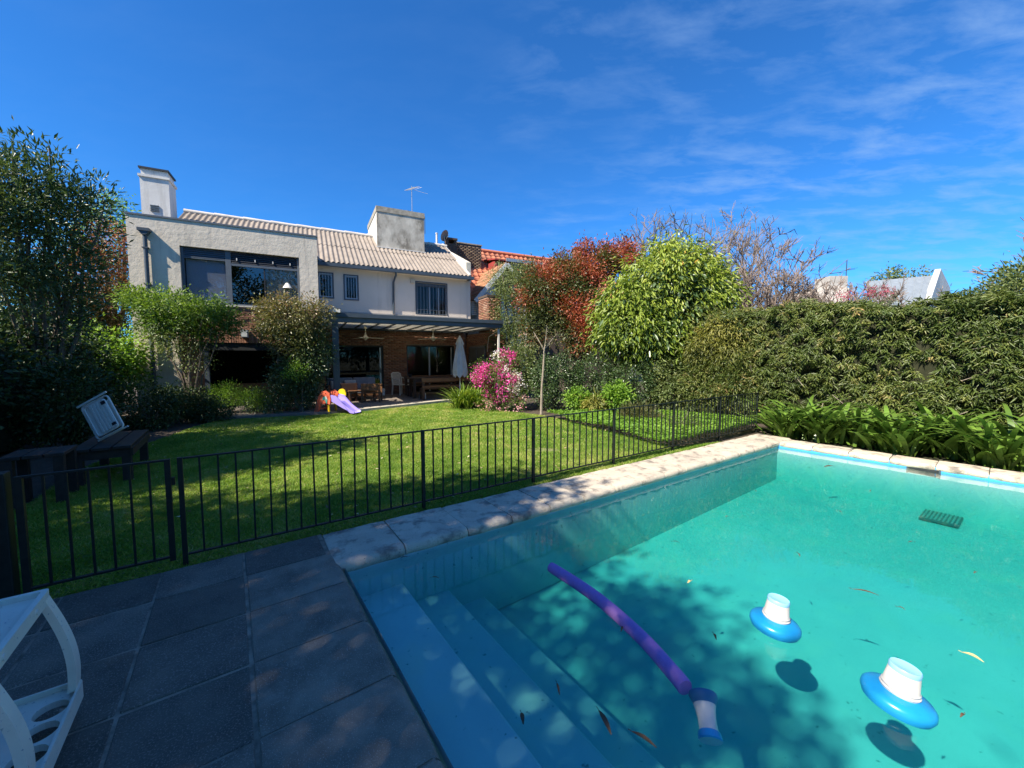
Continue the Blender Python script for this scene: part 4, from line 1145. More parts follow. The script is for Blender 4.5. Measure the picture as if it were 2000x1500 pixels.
# satellite dish
dc = huv(868, 460, 20.45)
sd_ = thing('satellite_dish', 'grey satellite dish on the weathered brick chimney beside the tiled roof', 'satellite dish', (dc[0], 20.45, dc[2] - 0.4), AH)
db_ = MB().lathe([(0.0, 0.055), (0.10, 0.05), (0.20, 0.03), (0.29, 0.0), (0.30, -0.005), (0.20, 0.018), (0.0, 0.04)], (0, 0, 0), 22, cap=False)
rm = Matrix.Rotation(R(-62), 3, 'X'); rm = Matrix.Rotation(R(40), 3, 'Z') @ rm
db_.v = [tuple(np.array(rm @ Vector(p)) * np.array([1, 1, 1.0]) + dc) for p in db_.v]
db_.build('dish', M('dish_grey', (0.16, 0.165, 0.17), (0.2, 0.2, 0.2), 5, 0.5), sd_)
MB().tube([dc + np.array([0.0, 0.05, -0.02]), dc + np.array([0.06, 0.12, -0.45])], 0.025, 6).build('mast', m_alu, sd_)
MB().tube([dc + np.array([0.02, -0.05, -0.25]), dc + np.array([0.15, -0.35, -0.02])], 0.012, 5).build('feed_arm', m_alu, sd_)
vp = huv(853, 470, 20.8)
vpo = MB().tube([(vp[0], 20.8, vp[2] - 0.5), (vp[0], 20.8, vp[2] + 0.35)], 0.05, 8).tube([(vp[0], 20.8, vp[2] + 0.35), (vp[0], 20.8, vp[2] + 0.40)], 0.07, 8)
vpo.build('vent_pipe', m_white_pl, house)
# air-conditioner on the shaded brick gap wall
ac = huv(922, 603, 18.6)
aco = thing('air_conditioner', 'white air-conditioner unit on the shaded wall between the two houses', 'air conditioner', (ac[0], 18.5, ac[2] - 0.35), AH)
MB().cbox(ac[0] - 0.14, ac[0] + 0.20, 18.3, 19.0, ac[2] - 0.35, ac[2] + 0.35, 0.02).build('casing', m_white_pla, aco)
for k in range(6): MB().box(ac[0] - 0.12, ac[0] + 0.18, 18.285, 18.299, ac[2] - 0.28 + k * 0.10, ac[2] - 0.24 + k * 0.10).build('grille_slat', m_alu, aco)

# white house far behind the hedge
wh = thing('white_house', 'white gabled house with pale metal roof behind the hedge', 'house', at(1770, 700, 27) * np.array([1, 1, 0]), 0)
f0, f1 = at(1712, 597, 25.0), at(1803, 594, 25.0)
g0, g1 = at(1690, 550, 28.5), at(1822, 538, 28.5)
rf = [f0, f1, g1, g0]
mbw = MB().add([*rf, *[p - np.array([0, 0, 0.12]) for p in rf]], [(0, 1, 2, 3), (7, 6, 5, 4), (0, 4, 5, 1), (1, 5, 6, 2), (2, 6, 7, 3), (3, 7, 4, 0)])
mbw.build('roof', m_zinc, wh)
nrm_ = np.cross(f1 - f0, g0 - f0); nrm_ /= np.linalg.norm(nrm_)
for k in range(1, 8):
    a_, b_ = f0 + (f1 - f0) * k / 8, g0 + (g1 - g0) * k / 8
    MB().obox(a_ + nrm_ * 0.02, b_ + nrm_ * 0.02, 0.05, 0.05, nrm_).build('roof_seam', m_zinc, wh)
B1, B2 = at(1797, 604, 24.8), at(1812, 604, 25.0); T1, T2 = at(1826, 526, 28.8), at(1838, 525, 29.0); G1 = at(1856, 562, 31.8)
dn = lambda p: np.array([p[0], p[1], -0.05])
MB().add([B1, B2, T2, T1, dn(B1), dn(B2), dn(T2), dn(T1)], [(0, 1, 2, 3), (0, 4, 5, 1), (3, 7, 4, 0), (2, 6, 7, 3)]).build('gable_parapet', m_white_pl, wh)
MB().add([B2, T2, G1, dn(B2), dn(T2), dn(G1)], [(0, 3, 4, 1), (1, 4, 5, 2)]).build('gable_wall', m_white_pl, wh)
tp, bt = at(1834, 527, 28.6), at(1806, 600, 24.6)
MB().add([f0 - np.array([0, -0.3, 0.1]), f1 - np.array([0, -0.3, 0.1]), (f1 + np.array([0, 0.3, 0])) * np.array([1, 1, 0]), (f0 + np.array([0, 0.3, 0])) * np.array([1, 1, 0])], [(0, 3, 2, 1)]).build('wall', m_white_pl, wh)
MB().obox(f0 - np.array([0, 0.05, 0.10]), f1 - np.array([0, 0.05, 0.10]), 0.12, 0.12).build('gutter', m_slate, wh)
# flat-topped pale building with a mast further left
fb = thing('flat_building', 'pale flat-roofed building with a thin mast behind the bare bushes', 'building', at(1620, 700, 36) * np.array([1, 1, 0]), 0)
k0, k1 = at(1600, 562, 36), at(1660, 538, 36)
MB().box(k0[0], k1[0], 36, 40, 0, k0[2]).build('wall', m_upper, fb)
MB().box(at(1625, 536, 36)[0], k1[0], 36.2, 38, k0[2], k1[2]).build('roof_tank', m_render, fb)
mm_ = at(1653, 530, 36.5)
MB().tube([(mm_[0], 36.5, k1[2]), (mm_[0], 36.5, at(1653, 508, 36.5)[2])], 0.035, 5).build('mast', m_dark, fb)

# ================================================================== POOL FENCE (pool frame)
def fb_(a): return 3.88 - 0.018 * (a + 0.35)
FT = 0.825
fence = thing('pool_fence', 'dark green iron railing running along the pool between the coping and the lawn', 'fence', (4.0, fb_(4.0), 0), AP)
barm_ = MB().box(-0.0068, 0.0068, -0.0068, 0.0068, 0.065, FT - 0.01).mesh('bar'); barm_.materials.append(m_iron)
postm = MB().box(-0.016, 0.016, -0.016, 0.016, -0.06, FT + 0.004).mesh('post'); postm.materials.append(m_iron)
posts = [-0.35, 1.61, 3.09, 4.62, 6.15, 7.70, 9.25]
for p in posts: piece('post', postm, fence, (p, fb_(p), 0))
for i in range(len(posts) - 1):
    a0, a1 = posts[i], posts[i + 1]
    n = round((a1 - a0) / 0.1135)
    for k in range(1, n):
        a_ = a0 + (a1 - a0) * k / n
        piece('bar', barm_, fence, (a_ + random.gauss(0, 0.002), fb_(a_), 0), (random.gauss(0, 0.004), random.gauss(0, 0.006), 0))
    MB().obox((a0 + 0.02, fb_(a0), FT - 0.004), (a1 - 0.02, fb_(a1), FT - 0.004), 0.03, 0.012).build('top_rail', m_iron, fence)
    MB().obox((a0 + 0.02, fb_(a0), 0.06), (a1 - 0.02, fb_(a1), 0.06), 0.028, 0.012).build('bottom_rail', m_iron, fence)
gate = thing('fence_gate', 'narrow iron gate with vertical bars beside the thick dark post', 'gate', (-0.82, 3.90, 0), AP)
for a_ in (-1.155, -0.425): MB().box(a_ - 0.0175, a_ + 0.0175, 3.88, 3.915, 0.03, FT - 0.002).build('stile', m_iron, gate)
MB().obox((-1.172, 3.897, FT - 0.008), (-0.408, 3.897, FT - 0.008), 0.03, 0.014).build('top_rail', m_iron, gate)
MB().obox((-1.1375, 3.897, 0.06), (-0.4425, 3.897, 0.06), 0.028, 0.014).build('bottom_rail', m_iron, gate)
for k in range(1, 7): piece('bar', barm_, gate, (-1.155 + 0.73 * k / 7, 3.897, 0))
MB().box(-0.405, -0.385, 3.885, 3.91, 0.62, 0.68).build('latch', m_iron, gate)
gp_ = MB().cbox(-1.30, -1.20, 3.85, 3.95, -0.06, 0.86, 0.006).build('gate_post', m_iron, None, (0, 0, 0), AP)
tag(gp_, 'thick dark gate post at the left edge of the paved deck', 'post')
fence2 = thing('pool_fence', 'short iron railing left of the thick gate post, running into the hedge', 'fence', (-2.2, 3.9, 0), AP)
for p in (-3.0, -1.34): piece('post', postm, fence2, (p, 3.90, 0))
for k in range(1, 13): piece('bar', barm_, fence2, (-3.0 + 1.66 * k / 13, 3.90, 0))
for z in (FT - 0.004, 0.06): MB().obox((-2.98, 3.90, z), (-1.36, 3.90, z), 0.03, 0.012).build('top_rail' if z > 0.4 else 'bottom_rail', m_iron, fence2)

# ================================================================== THINGS IN THE POOL
def wp_(x, y, z=WATER_Z): return on_ground(x, y, z)
nl = [wp_(x, y) for (x, y) in ((1076, 1112), (1160, 1168), (1248, 1246), (1316, 1322), (1338, 1350))]
def smooth_path(P, n):
    P = [np.array(p) for p in P]; out = []
    for i in range(n):
        t = i / (n - 1) * (len(P) - 1); k = min(int(t), len(P) - 2); f = t - k
        p0, p1, p2, p3 = P[max(k - 1, 0)], P[k], P[k + 1], P[min(k + 2, len(P) - 1)]
        out.append(0.5 * ((2 * p1) + (-p0 + p2) * f + (2 * p0 - 5 * p1 + 4 * p2 - p3) * f * f + (-p0 + 3 * p1 - 3 * p2 + p3) * f ** 3))
    return out
npth = smooth_path(nl, 28)
npth = [p + np.array([0, 0, 0.018]) for p in npth]
no = MB().tube(npth, [0.038] + [0.041] * 26 + [0.039], 18)
noo = no.build('pool_noodle', m_noodle); tag(noo, 'long curved purple foam noodle floating on the pool water', 'pool noodle')

def floater(px, py, ring_r, tilt, turn, label, lidm, name='chlorine_float', dz=0.0, s=1.0):
    c = wp_(px, py)
    o = thing(name, label, 'pool float', (c[0], c[1], c[2] + dz), 0, 'chlorine floats in the pool')
    rr = ring_r
    ring = MB().lathe([(rr * 0.40, -0.020), (rr * 0.75, -0.036), (rr * 0.93, -0.030), (rr, -0.006), (rr * 0.985, 0.014), (rr * 0.90, 0.028), (rr * 0.70, 0.036), (rr * 0.45, 0.046), (rr * 0.40, 0.04)], (0, 0, 0), 40, cap=False)
    k = rr / 0.165
    cup = MB().lathe([(0.084 * k, 0.02), (0.086 * k, 0.055 * k), (0.090 * k, 0.062 * k), (0.083 * k, 0.068 * k), (0.086 * k, 0.080 * k), (0.080 * k, 0.086 * k), (0.070 * k, 0.175 * k), (0.068 * k, 0.18 * k)], (0, 0, 0), 32, cap=False)
    lid = MB().lathe([(0.070 * k, 0.165 * k), (0.072 * k, 0.192 * k), (0.067 * k, 0.200 * k), (0.055 * k, 0.196 * k), (0.0, 0.194 * k)], (0, 0, 0), 32, cap=False)
    bask = MB().lathe([(0.070 * k, -0.02), (0.06 * k, -0.07 * k), (0.053 * k, -0.085 * k), (0.0, -0.085 * k)], (0, 0, 0), 24, cap=False)
    ob = link('float_ring', ring.mesh('float_ring'), m_blue_pl, o)
    link('cup', cup.mesh('cup'), m_floatwhite, o); link('lid', lid.mesh('lid'), lidm, o); link('dosing_basket', bask.mesh('dosing_basket'), m_floatwhite, o)
    o.rotation_euler = (tilt[0], tilt[1], turn)
    return o
floater(1513, 1224, 0.138, (R(2), R(6), ), 0.35, 'hat-shaped blue and white chlorine float in the sun', m_lblue_pl, dz=0.020)
floater(1752, 1372, 0.140, (R(3), R(9), ), 0.25, 'hat-shaped blue chlorine float with grey cup in the shade, nearest the right edge', m_lblue_pl, dz=0.022)
# the third one has tipped over next to the noodle
c3_ = wp_(1388, 1402)
tf = thing('chlorine_float', 'tipped-over chlorine float lying half sunk beside the noodle end', 'pool float', tuple(c3_), 0, 'chlorine floats in the pool')
for nm_, prof, mt in (('float_ring', [(0.0, 0.058), (0.06, 0.06), (0.078, 0.052), (0.082, 0.035), (0.075, 0.02), (0.062, -0.005)], M('dull_blue_plastic', (0.035, 0.16, 0.30), (0.03, 0.13, 0.25), 5, 0.4)),
                      ('cup', [(0.062, -0.004), (0.055, -0.03), (0.050, -0.07), (0.050, -0.12), (0.053, -0.128)], m_floatwhite),
                      ('lid', [(0.053, -0.128), (0.060, -0.135), (0.066, -0.165), (0.060, -0.172), (0.0, -0.172)], m_blue_pl)):
    link(nm_, MB().lathe(prof, (0, 0, 0), 28, cap=False).mesh(nm_), mt, tf)
tf.scale = (0.82, 0.82, 0.82)
tf.rotation_euler = (R(-60), R(16), R(-4))
tf.location = tuple(c3_ + np.array([0.0, 0.06, 0.012]))

# drain grate on the pool floor and skimmer mouth under the far coping
dq_ = on_ground(1838, 1016, -0.735)
dr = thing('drain_grate', 'dark square grate on the pool floor near the far end', 'grate', tuple(W2P(np.array([dq_[0], dq_[1], 0])) + np.array([0, 0, floor_z(W2P(np.array([dq_[0], dq_[1], 0]))[0] + 0.3) + 0.035])), AP)
da_, db2, dz_ = ORG[dr.name]
MB().box(da_ - 0.24, da_ + 0.24, db2 - 0.19, db2 + 0.19, dz_ - 0.03, dz_ - 0.004).build('frame', m_slate, dr)
for k in range(9): MB().box(da_ - 0.22, da_ + 0.22, db2 - 0.17 + k * 0.04, db2 - 0.15 + k * 0.04, dz_ - 0.003, dz_ + 0.001).build('slat', m_alu, dr)
sk = W2P(on_ground(1812, 909, -0.09))
sa = 8.33 + (2.95 - sk[1]) * (8.62 - 8.33) / 6.95
sko = thing('skimmer', 'dark skimmer slot in the blue band under the far coping', 'skimmer', (sa, sk[1], -0.13), AP)
MB().box(sa - 0.012, sa + 0.15, sk[1] - 0.16, sk[1] + 0.16, -0.17, -0.075).build('mouth', m_lintel, sko)
MB().box(sa - 0.014, sa - 0.004, sk[1] - 0.18, sk[1] - 0.16, -0.18, -0.066).build('side_trim', m_slate, sko)
MB().box(sa - 0.014, sa - 0.004, sk[1] + 0.16, sk[1] + 0.18, -0.18, -0.066).build('side_trim', m_slate, sko)

# dead leaves on the water
m_dleaf = M('dead_leaf', (0.10, 0.06, 0.03), (0.06, 0.035, 0.02), 30, 0.7)
m_yleaf = M('yellow_leaf', (0.62, 0.50, 0.22), (0.5, 0.38, 0.16), 30, 0.6)
def float_leaf(px, py, ln, wd, ang_, mat, label, group=None):
    c = wp_(px, py, WATER_Z + 0.004)
    V = []; n = 7
    for i in range(n):
        s = i / (n - 1); w = wd * math.sin(math.pi * min(max(s, 0.04), 0.97)) ** 0.8 / 2
        cz_ = 0.010 * math.sin(s * 3.0) + 0.004
        V += [((s - 0.5) * ln, -w, cz_ + w * 0.35), ((s - 0.5) * ln, 0, cz_), ((s - 0.5) * ln, w, cz_ + w * 0.35)]
    Fs = []
    for i in range(n - 1):
        for k in range(2): Fs.append((3 * i + k, 3 * i + k + 1, 3 * i + 4 + k, 3 * i + 3 + k))
    mb = MB(); mb.add(V, Fs, True); mb.tube([(ln * 0.5, 0, 0.008), (ln * 0.62, 0.004, 0.012)], 0.0015, 4)
    o = mb.build('floating_leaf', mat, None, (0, 0, 0), 0)
    o.location = tuple(c); o.rotation_euler = (0, 0, ang_)
    tag(o, label, 'leaf', group)
float_leaf(1181, 1412, 0.125, 0.024, R(104), m_dleaf, 'long brown dead leaf floating over the lowest pool step', 'dead leaves on the water')
float_leaf(1257, 1446, 0.115, 0.020, R(140), m_dleaf, 'slanted brown dead leaf floating near the bottom edge of the picture', 'dead leaves on the water')
float_leaf(1090, 1347, 0.075, 0.012, R(95), m_dleaf, 'thin dark leaf floating between the purple noodle and the steps', 'dead leaves on the water')
float_leaf(1020, 1405, 0.060, 0.020, R(98), m_dleaf, 'dark crumpled leaf floating over the pool steps nearest the paved edge', 'dead leaves on the water')
float_leaf(1396, 1245, 0.055, 0.014, R(80), m_dleaf, 'small dark leaf floating left of the sunlit blue float', 'dead leaves on the water')
float_leaf(1899, 1285, 0.085, 0.028, R(120), m_yleaf, 'pale yellow leaf floating at the right side of the pool', 'dead leaves on the water')
float_leaf(1620, 912, 0.20, 0.05, R(10), m_dleaf, 'brown leaf floating near the far corner of the pool', 'dead leaves on the water')
float_leaf(1347, 1138, 0.05, 0.02, R(30), m_yleaf, 'tiny yellow leaf floating above the noodle, mid pool', 'dead leaves on the water')
float_leaf(1690, 1158, 0.15, 0.02, R(150), m_dleaf, 'thin greenish twig-like leaf floating beyond the sunlit float', 'dead leaves on the water')
for (x, y, a_, lab) in ((1420, 1010, 20, 'left of the pool centre, towards the railing'), (1560, 1085, 70, 'above and right of the sunlit float'), (1760, 1190, 130, 'between the two upright floats and the right edge'), (1905, 1120, 15, 'near the right edge, below the drain grate'),
                        (1475, 960, 100, 'near the railing-side wall, towards the far corner'), (1700, 960, 40, 'left of the drain grate'), (1320, 1060, 160, 'just beyond the shade edge in mid pool'), (790, 1090, 15, 'over the top step beside the corner coping'),
                        (850, 1130, 175, 'over the second step near the coping corner'), (1215, 1230, 60, 'right beside the middle of the purple noodle'), (1640, 1000, 85, 'far side of the pool, left of the grate'), (1880, 1400, 20, 'right of the nearest float'), (1780, 1060, 0, 'below the drain grate')):
    float_leaf(x, y, random.uniform(0.035, 0.07), 0.012, R(a_), m_dleaf, 'tiny dark leaf speck on the water, ' + lab, 'leaf specks on the water')

# ================================================================== WHITE TROLLEY at the left edge
ct0 = np.array([-1.985, 1.60])
e1 = np.array([0.59, -0.81])
cart = thing('serving_trolley', 'white plastic garden trolley with cup-holder shelf on the dark pavers', 'trolley', (0, 0, 0), 0)
cart.location = (ct0[0], ct0[1], 0.0); cart.rotation_euler = (0, 0, math.atan2(e1[1], e1[0])); ORG[cart.name] = np.zeros(3)
# local frame: x along the near rim (towards the camera), y negative = away from the pool
def rim_loop(x0, x1, y0, y1, r, n=6):
    P = []
    for (cx_, cy_, t0) in ((x1 - r, y1 - r, 0), (x0 + r, y1 - r, 90), (x0 + r, y0 + r, 180), (x1 - r, y0 + r, 270)):
        for i in range(n + 1):
            t = R(t0 + 90 * i / n); P.append((cx_ + r * math.cos(t), cy_ + r * math.sin(t)))
    return P
def tray(x0, x1, y0, y1, z, h, r, lip, mat, name, holes=()):
    bm = bmesh.new()
    prof = [(0.0, z - h), (0.0, z), (lip, z), (lip, z - 0.022)]
    rows = []
    for (ins, zz_) in prof:
        rows.append([bm.verts.new((x, y, zz_)) for (x, y) in rim_loop(x0 + ins, x1 - ins, y0 + ins, y1 - ins, max(r - ins, 0.005))])
    n = len(rows[0])
    for a_, b_ in zip(rows, rows[1:]):
        for i in range(n): bm.faces.new((a_[i], a_[(i + 1) % n], b_[(i + 1) % n], b_[i]))
    # floor of the tray with round holes: fill by triangulation
    edges = []
    last = rows[-1]
    for i in range(n):
        ed_ = bm.edges.get((last[i], last[(i + 1) % n])); edges.append(ed_)
    for (hx, hy, hr) in holes:
        ring = [bm.verts.new((hx + hr * math.cos(2 * math.pi * i / 22), hy + hr * math.sin(2 * math.pi * i / 22), z - 0.022)) for i in range(22)]
        low = [bm.verts.new((v.co.x, v.co.y, z - 0.05)) for v in ring]
        for i in range(22):
            edges.append(bm.edges.new((ring[i], ring[(i + 1) % 22])))
        for i in range(22): bm.faces.new((ring[(i + 1) % 22], ring[i], low[i], low[(i + 1) % 22]))
    bmesh.ops.triangle_fill(bm, use_beauty=True, use_dissolve=False, edges=edges)
    bmesh.ops.recalc_face_normals(bm, faces=bm.faces)
    me = bpy.data.meshes.new(name); bm.to_mesh(me); bm.free()
    return link(name, me, mat, cart)
tray(-0.02, 0.56, -0.46, 0.0, 0.605, 0.055, 0.015, 0.020, m_cart, 'top_tray')
tray(-0.03, 0.57, -0.47, 0.075, 0.15, 0.075, 0.025, 0.010, m_cart, 'cup_shelf', holes=[(0.095, 0.005, 0.052), (0.215, 0.005, 0.052), (0.335, 0.005, 0.052), (0.455, 0.005, 0.045), (0.12, -0.38, 0.05), (0.245, -0.38, 0.05), (0.37, -0.38, 0.05)])
def cart_leg(x, y, diry):
    """flat bowed leg between tray and shelf: bulges outward on the way down"""
    m_ = MB(); V = []; Fs = []; n = 14
    for i in range(n + 1):
        s = i / n; z = 0.585 - 0.44 * s
        bow = 0.075 * math.sin(s * math.pi * 0.62)
        oy = y + diry * bow
        w = 0.050 + 0.016 * s
        for (a_, b_) in ((-w / 2, -0.013), (w / 2, -0.013), (w / 2, 0.013), (-w / 2, 0.013)): V.append((x + a_, oy + b_, z))
    for i in range(n):
        for k in range(4): Fs.append((4 * i + k, 4 * i + (k + 1) % 4, 4 * i + 4 + (k + 1) % 4, 4 * i + 4 + k))
    Fs += [(0, 1, 2, 3), tuple(4 * n + k for k in (3, 2, 1, 0))]
    return m_.add(V, Fs)
for (x, y, dy) in ((0.015, -0.016, 1), (0.525, -0.016, 1), (0.015, -0.444, -1), (0.525, -0.444, -1)):
    cart_leg(x, y, dy).build('leg', m_cart, cart)
for x in (0.13, 0.42): MB().tube([(x, 0.0, 0.577), (x, 0.005, 0.577)], 0.011, 12).build('screw_cap', m_white_pla, cart)
for (x, y) in ((0.03, -0.43), (0.03, 0.03), (0.51, -0.43), (0.51, 0.03)):
    MB().tube([(x, y - 0.012, 0.035), (x, y + 0.012, 0.035)], 0.034, 14).build('castor', m_dark, cart)
    MB().box(x - 0.012, x + 0.012, y - 0.016, y + 0.016, 0.06, 0.085).build('castor_bracket', m_cart, cart)

# ================================================================== DARK GARDEN BENCH with the folded white chair (pool frame)
bn = thing('garden_bench', 'dark weathered wooden bench standing on the shaded lawn by the left hedge', 'bench', (-1.37, 7.4, 0), AP)
for k in range(3): MB().cbox(-1.66 + 0.19 * k, -1.485 + 0.19 * k, 6.98, 8.36, 0.41, 0.45, 0.006).build('seat_plank', m_wood_w, bn)
for (a_, b_) in ((-1.60, 7.06), (-1.16, 7.06), (-1.60, 8.24), (-1.16, 8.24)): MB().box(a_ - 0.045, a_ + 0.045, b_ - 0.045, b_ + 0.045, -0.06, 0.41).build('leg', m_wood_w, bn)
MB().box(-1.58, -1.18, 7.02, 7.06, 0.30, 0.41).build('apron', m_wood_w, bn); MB().box(-1.58, -1.18, 8.22, 8.26, 0.30, 0.41).build('apron', m_wood_w, bn)
MB().box(-1.112, -1.09, 7.00, 8.32, 0.31, 0.41).build('side_rail', m_wood_w, bn)
tb_ = thing('side_table', 'low dark plank table at the near end of the garden bench', 'table', (-1.78, 6.6, 0), AP)
for k in range(3): MB().cbox(-2.02 + 0.16 * k, -1.87 + 0.16 * k, 6.38, 6.86, 0.50, 0.54, 0.006).build('top_plank', m_wood_w, tb_)
for (a_, b_) in ((-1.97, 6.43), (-1.60, 6.43), (-1.97, 6.81), (-1.60, 6.81)): MB().box(a_ - 0.04, a_ + 0.04, b_ - 0.04, b_ + 0.04, -0.06, 0.50).build('leg', m_wood_w, tb_)
fc = thing('folded_lounge_chair', 'folded white plastic lounge chair leaning upright on the dark bench', 'chair', (-1.42, 7.25, 0.452), AP)
def fcp(x, y, t): return (x, t, y)
fr1 = [(x, y) for (x, y) in rim_loop(-0.24, 0.24, 0.0, 0.66, 0.06)]
def tube_loop(P, r, z):
    P3 = [Vector((x, z, y)) for (x, y) in P]; P3.append(P3[0]); 
    return MB().tube(P3, r, 8, cap=False)
o1 = link('outer_frame', tube_loop(fr1, 0.016, 0.0).mesh('outer_frame'), m_white_pla, fc)
o2 = link('inner_frame', tube_loop(rim_loop(-0.17, 0.20, 0.03, 0.60, 0.05), 0.014, -0.055).mesh('inner_frame'), m_white_pla, fc)
slm_ = MB()
for k in range(5): link('slat', MB().cbox(-0.075 + 0.055 * k, -0.028 + 0.055 * k, -0.075, -0.055, 0.05, 0.59, 0.006).mesh('slat'), m_white_pla, fc)
link('seat_panel', MB().cbox(-0.20, -0.11, -0.03, -0.012, 0.04, 0.62, 0.01).mesh('seat_panel'), m_white_pla, fc)
link('back_panel', MB().cbox(-0.215, 0.215, 0.035, 0.06, 0.06, 0.60, 0.02).mesh('back_panel'), m_white_pla, fc)
link('hinge', MB().cbox(0.13, 0.20, -0.085, -0.06, 0.50, 0.56, 0.005).mesh('hinge'), m_dark, fc)
link('hinge', MB().cbox(0.13, 0.20, -0.085, -0.06, 0.08, 0.13, 0.005).mesh('hinge'), m_dark, fc)
link('cross_bar', MB().tube([(-0.27, -0.03, 0.68), (0.27, -0.03, 0.70)], 0.018, 8).mesh('cross_bar'), m_white_pla, fc)
link('foot', MB().tube([(-0.27, 0.03, 0.0), (0.28, 0.03, -0.01)], 0.016, 8).mesh('foot'), m_white_pla, fc)
fc.rotation_euler = (R(-14), R(-30), R(AP - 22)); fc.location = tuple(PW(-1.36, 7.45, 0.56)); fc.scale = (0.72, 0.72, 0.78)

# ================================================================== PATIO FURNITURE (house frame)
def gp2(x, y): return W2H(on_ground(x, y, ZP))
# white plastic chair
cp = gp2(783, 771)
pc = thing('plastic_chair', 'white plastic armchair with slatted back against the brick wall', 'chair', (cp[0], cp[1], ZP), AH)
ORG[pc.name] = np.zeros(3)
pc.rotation_euler = (0, 0, R(AH + 28))
sx = 0.23
for (x, y) in ((-sx, -0.22), (sx, -0.22), (-sx - 0.01, 0.23), (sx + 0.01, 0.23)):
    MB().obox((x, y * 1.08, 0), (x * 0.95, y * 0.92, 0.42 if y > 0 else 0.62), 0.045, 0.035).build('leg', m_white_pla, pc)
MB().cbox(-0.24, 0.24, -0.24, 0.22, 0.405, 0.43, 0.01).build('seat', m_white_pla, pc)
for x in (-0.255, 0.255): MB().tube([(x, -0.25, 0.62), (x * 1.04, 0.0, 0.64), (x, 0.22, 0.70)], 0.022, 8).build('armrest', m_white_pla, pc)
bk = MB()
bk.tube([(-0.23, 0.21, 0.42), (-0.235, 0.26, 0.70), (-0.215, 0.30, 0.86), (-0.14, 0.315, 0.90), (0.14, 0.315, 0.90), (0.215, 0.30, 0.86), (0.235, 0.26, 0.70), (0.23, 0.21, 0.42)], 0.024, 8)
bko = bk.build('back_frame', m_white_pla, pc)
bsl = MB().obox((0, 0.225, 0.43), (0, 0.312, 0.895), 0.026, 0.010).mesh('back_slat'); bsl.materials.append(m_white_pla)
for k in range(8): piece('back_slat', bsl, pc, (-0.175 + 0.05 * k, 0, 0))
# long dark table
tl = huv(796, 738, 14.95); tr_ = huv(906, 738, 14.95)
U0, U1 = tl[0], tl[0] + 2.5
lt = thing('dining_table', 'long dark wooden dining table under the pergola', 'table', ((U0 + U1) / 2, 14.9, ZP), AH)
for k in range(5): MB().cbox(U0, U1, 14.52 + 0.165 * k, 14.68 + 0.165 * k, 0.77, 0.815, 0.005).build('top_plank', m_wood_d, lt)
for x in (U0 + 0.18, U1 - 0.18):
    for y in (14.60, 15.26): MB().box(x - 0.05, x + 0.05, y - 0.05, y + 0.05, ZP, 0.77).build('leg', m_wood_d, lt)
for y in (14.60, 15.26): MB().box(U0 + 0.23, U1 - 0.23, y - 0.025, y + 0.025, 0.66, 0.77).build('apron', m_wood_d, lt)
def back_bench(u0, u1, v0, label, facing):
    o = thing('wooden_bench', label, 'bench', ((u0 + u1) / 2, v0, ZP), AH, 'dark wooden benches at the long table')
    bv = v0 - 0.20 * facing
    for x in (u0 + 0.05, u1 - 0.05):
        MB().box(x - 0.045, x + 0.045, bv - 0.04, bv + 0.04, ZP, 0.82).build('back_post', m_wood_d, o)
        MB().box(x - 0.045, x + 0.045, v0 + 0.16 * facing - 0.04, v0 + 0.16 * facing + 0.04, ZP, 0.42).build('leg', m_wood_d, o)
        MB().box(x - 0.035, x + 0.035, min(bv, v0 + 0.16 * facing) + 0.04, max(bv, v0 + 0.16 * facing) - 0.04, 0.33, 0.42).build('side_rail', m_wood_d, o)
    for k in range(2): MB().cbox(u0, u1, v0 - 0.14 + 0.19 * k, v0 + 0.03 + 0.19 * k, 0.422, 0.46, 0.005).build('seat_plank', m_wood_d, o)
    MB().cbox(u0 - 0.02, u1 + 0.02, bv - 0.065 * facing - 0.012, bv - 0.065 * facing + 0.012, 0.70, 0.835, 0.004).build('back_rail', m_wood, o)
    MB().cbox(u0 - 0.0, u1 + 0.0, bv - 0.055 * facing - 0.012, bv - 0.055 * facing + 0.012, 0.50, 0.57, 0.004).build('back_rail', m_wood, o)
bq_ = gp2(826, 782)
back_bench(bq_[0], bq_[0] + 2.2, 14.05, 'dark wooden bench with back on the lawn side of the long table', 1)
back_bench(U0 + 0.1, U1 - 0.1, 15.72, 'dark wooden bench with back between the long table and the wall', -1)
# flower pot on the table corner
fp = huv(801, 730, 15.1)
pt = thing('flower_pot', 'small pot with white flowers on the left end of the long table', 'flower pot', (fp[0], 15.1, 0.815), AH)
MB().lathe([(0.05, 0.815), (0.075, 0.93), (0.08, 0.935)], (fp[0], 15.1, 0), 14).build('pot', m_dark, pt)
# small white box at the table foot
wbx = MB().cbox(U0 + 0.30, U0 + 0.50, 14.2, 14.4, ZP, ZP + 0.22, 0.01).build('storage_box', m_white_pla, None, (0, 0, 0), AH)
tag(wbx, 'small white box on the floor at the left end of the long table', 'box')
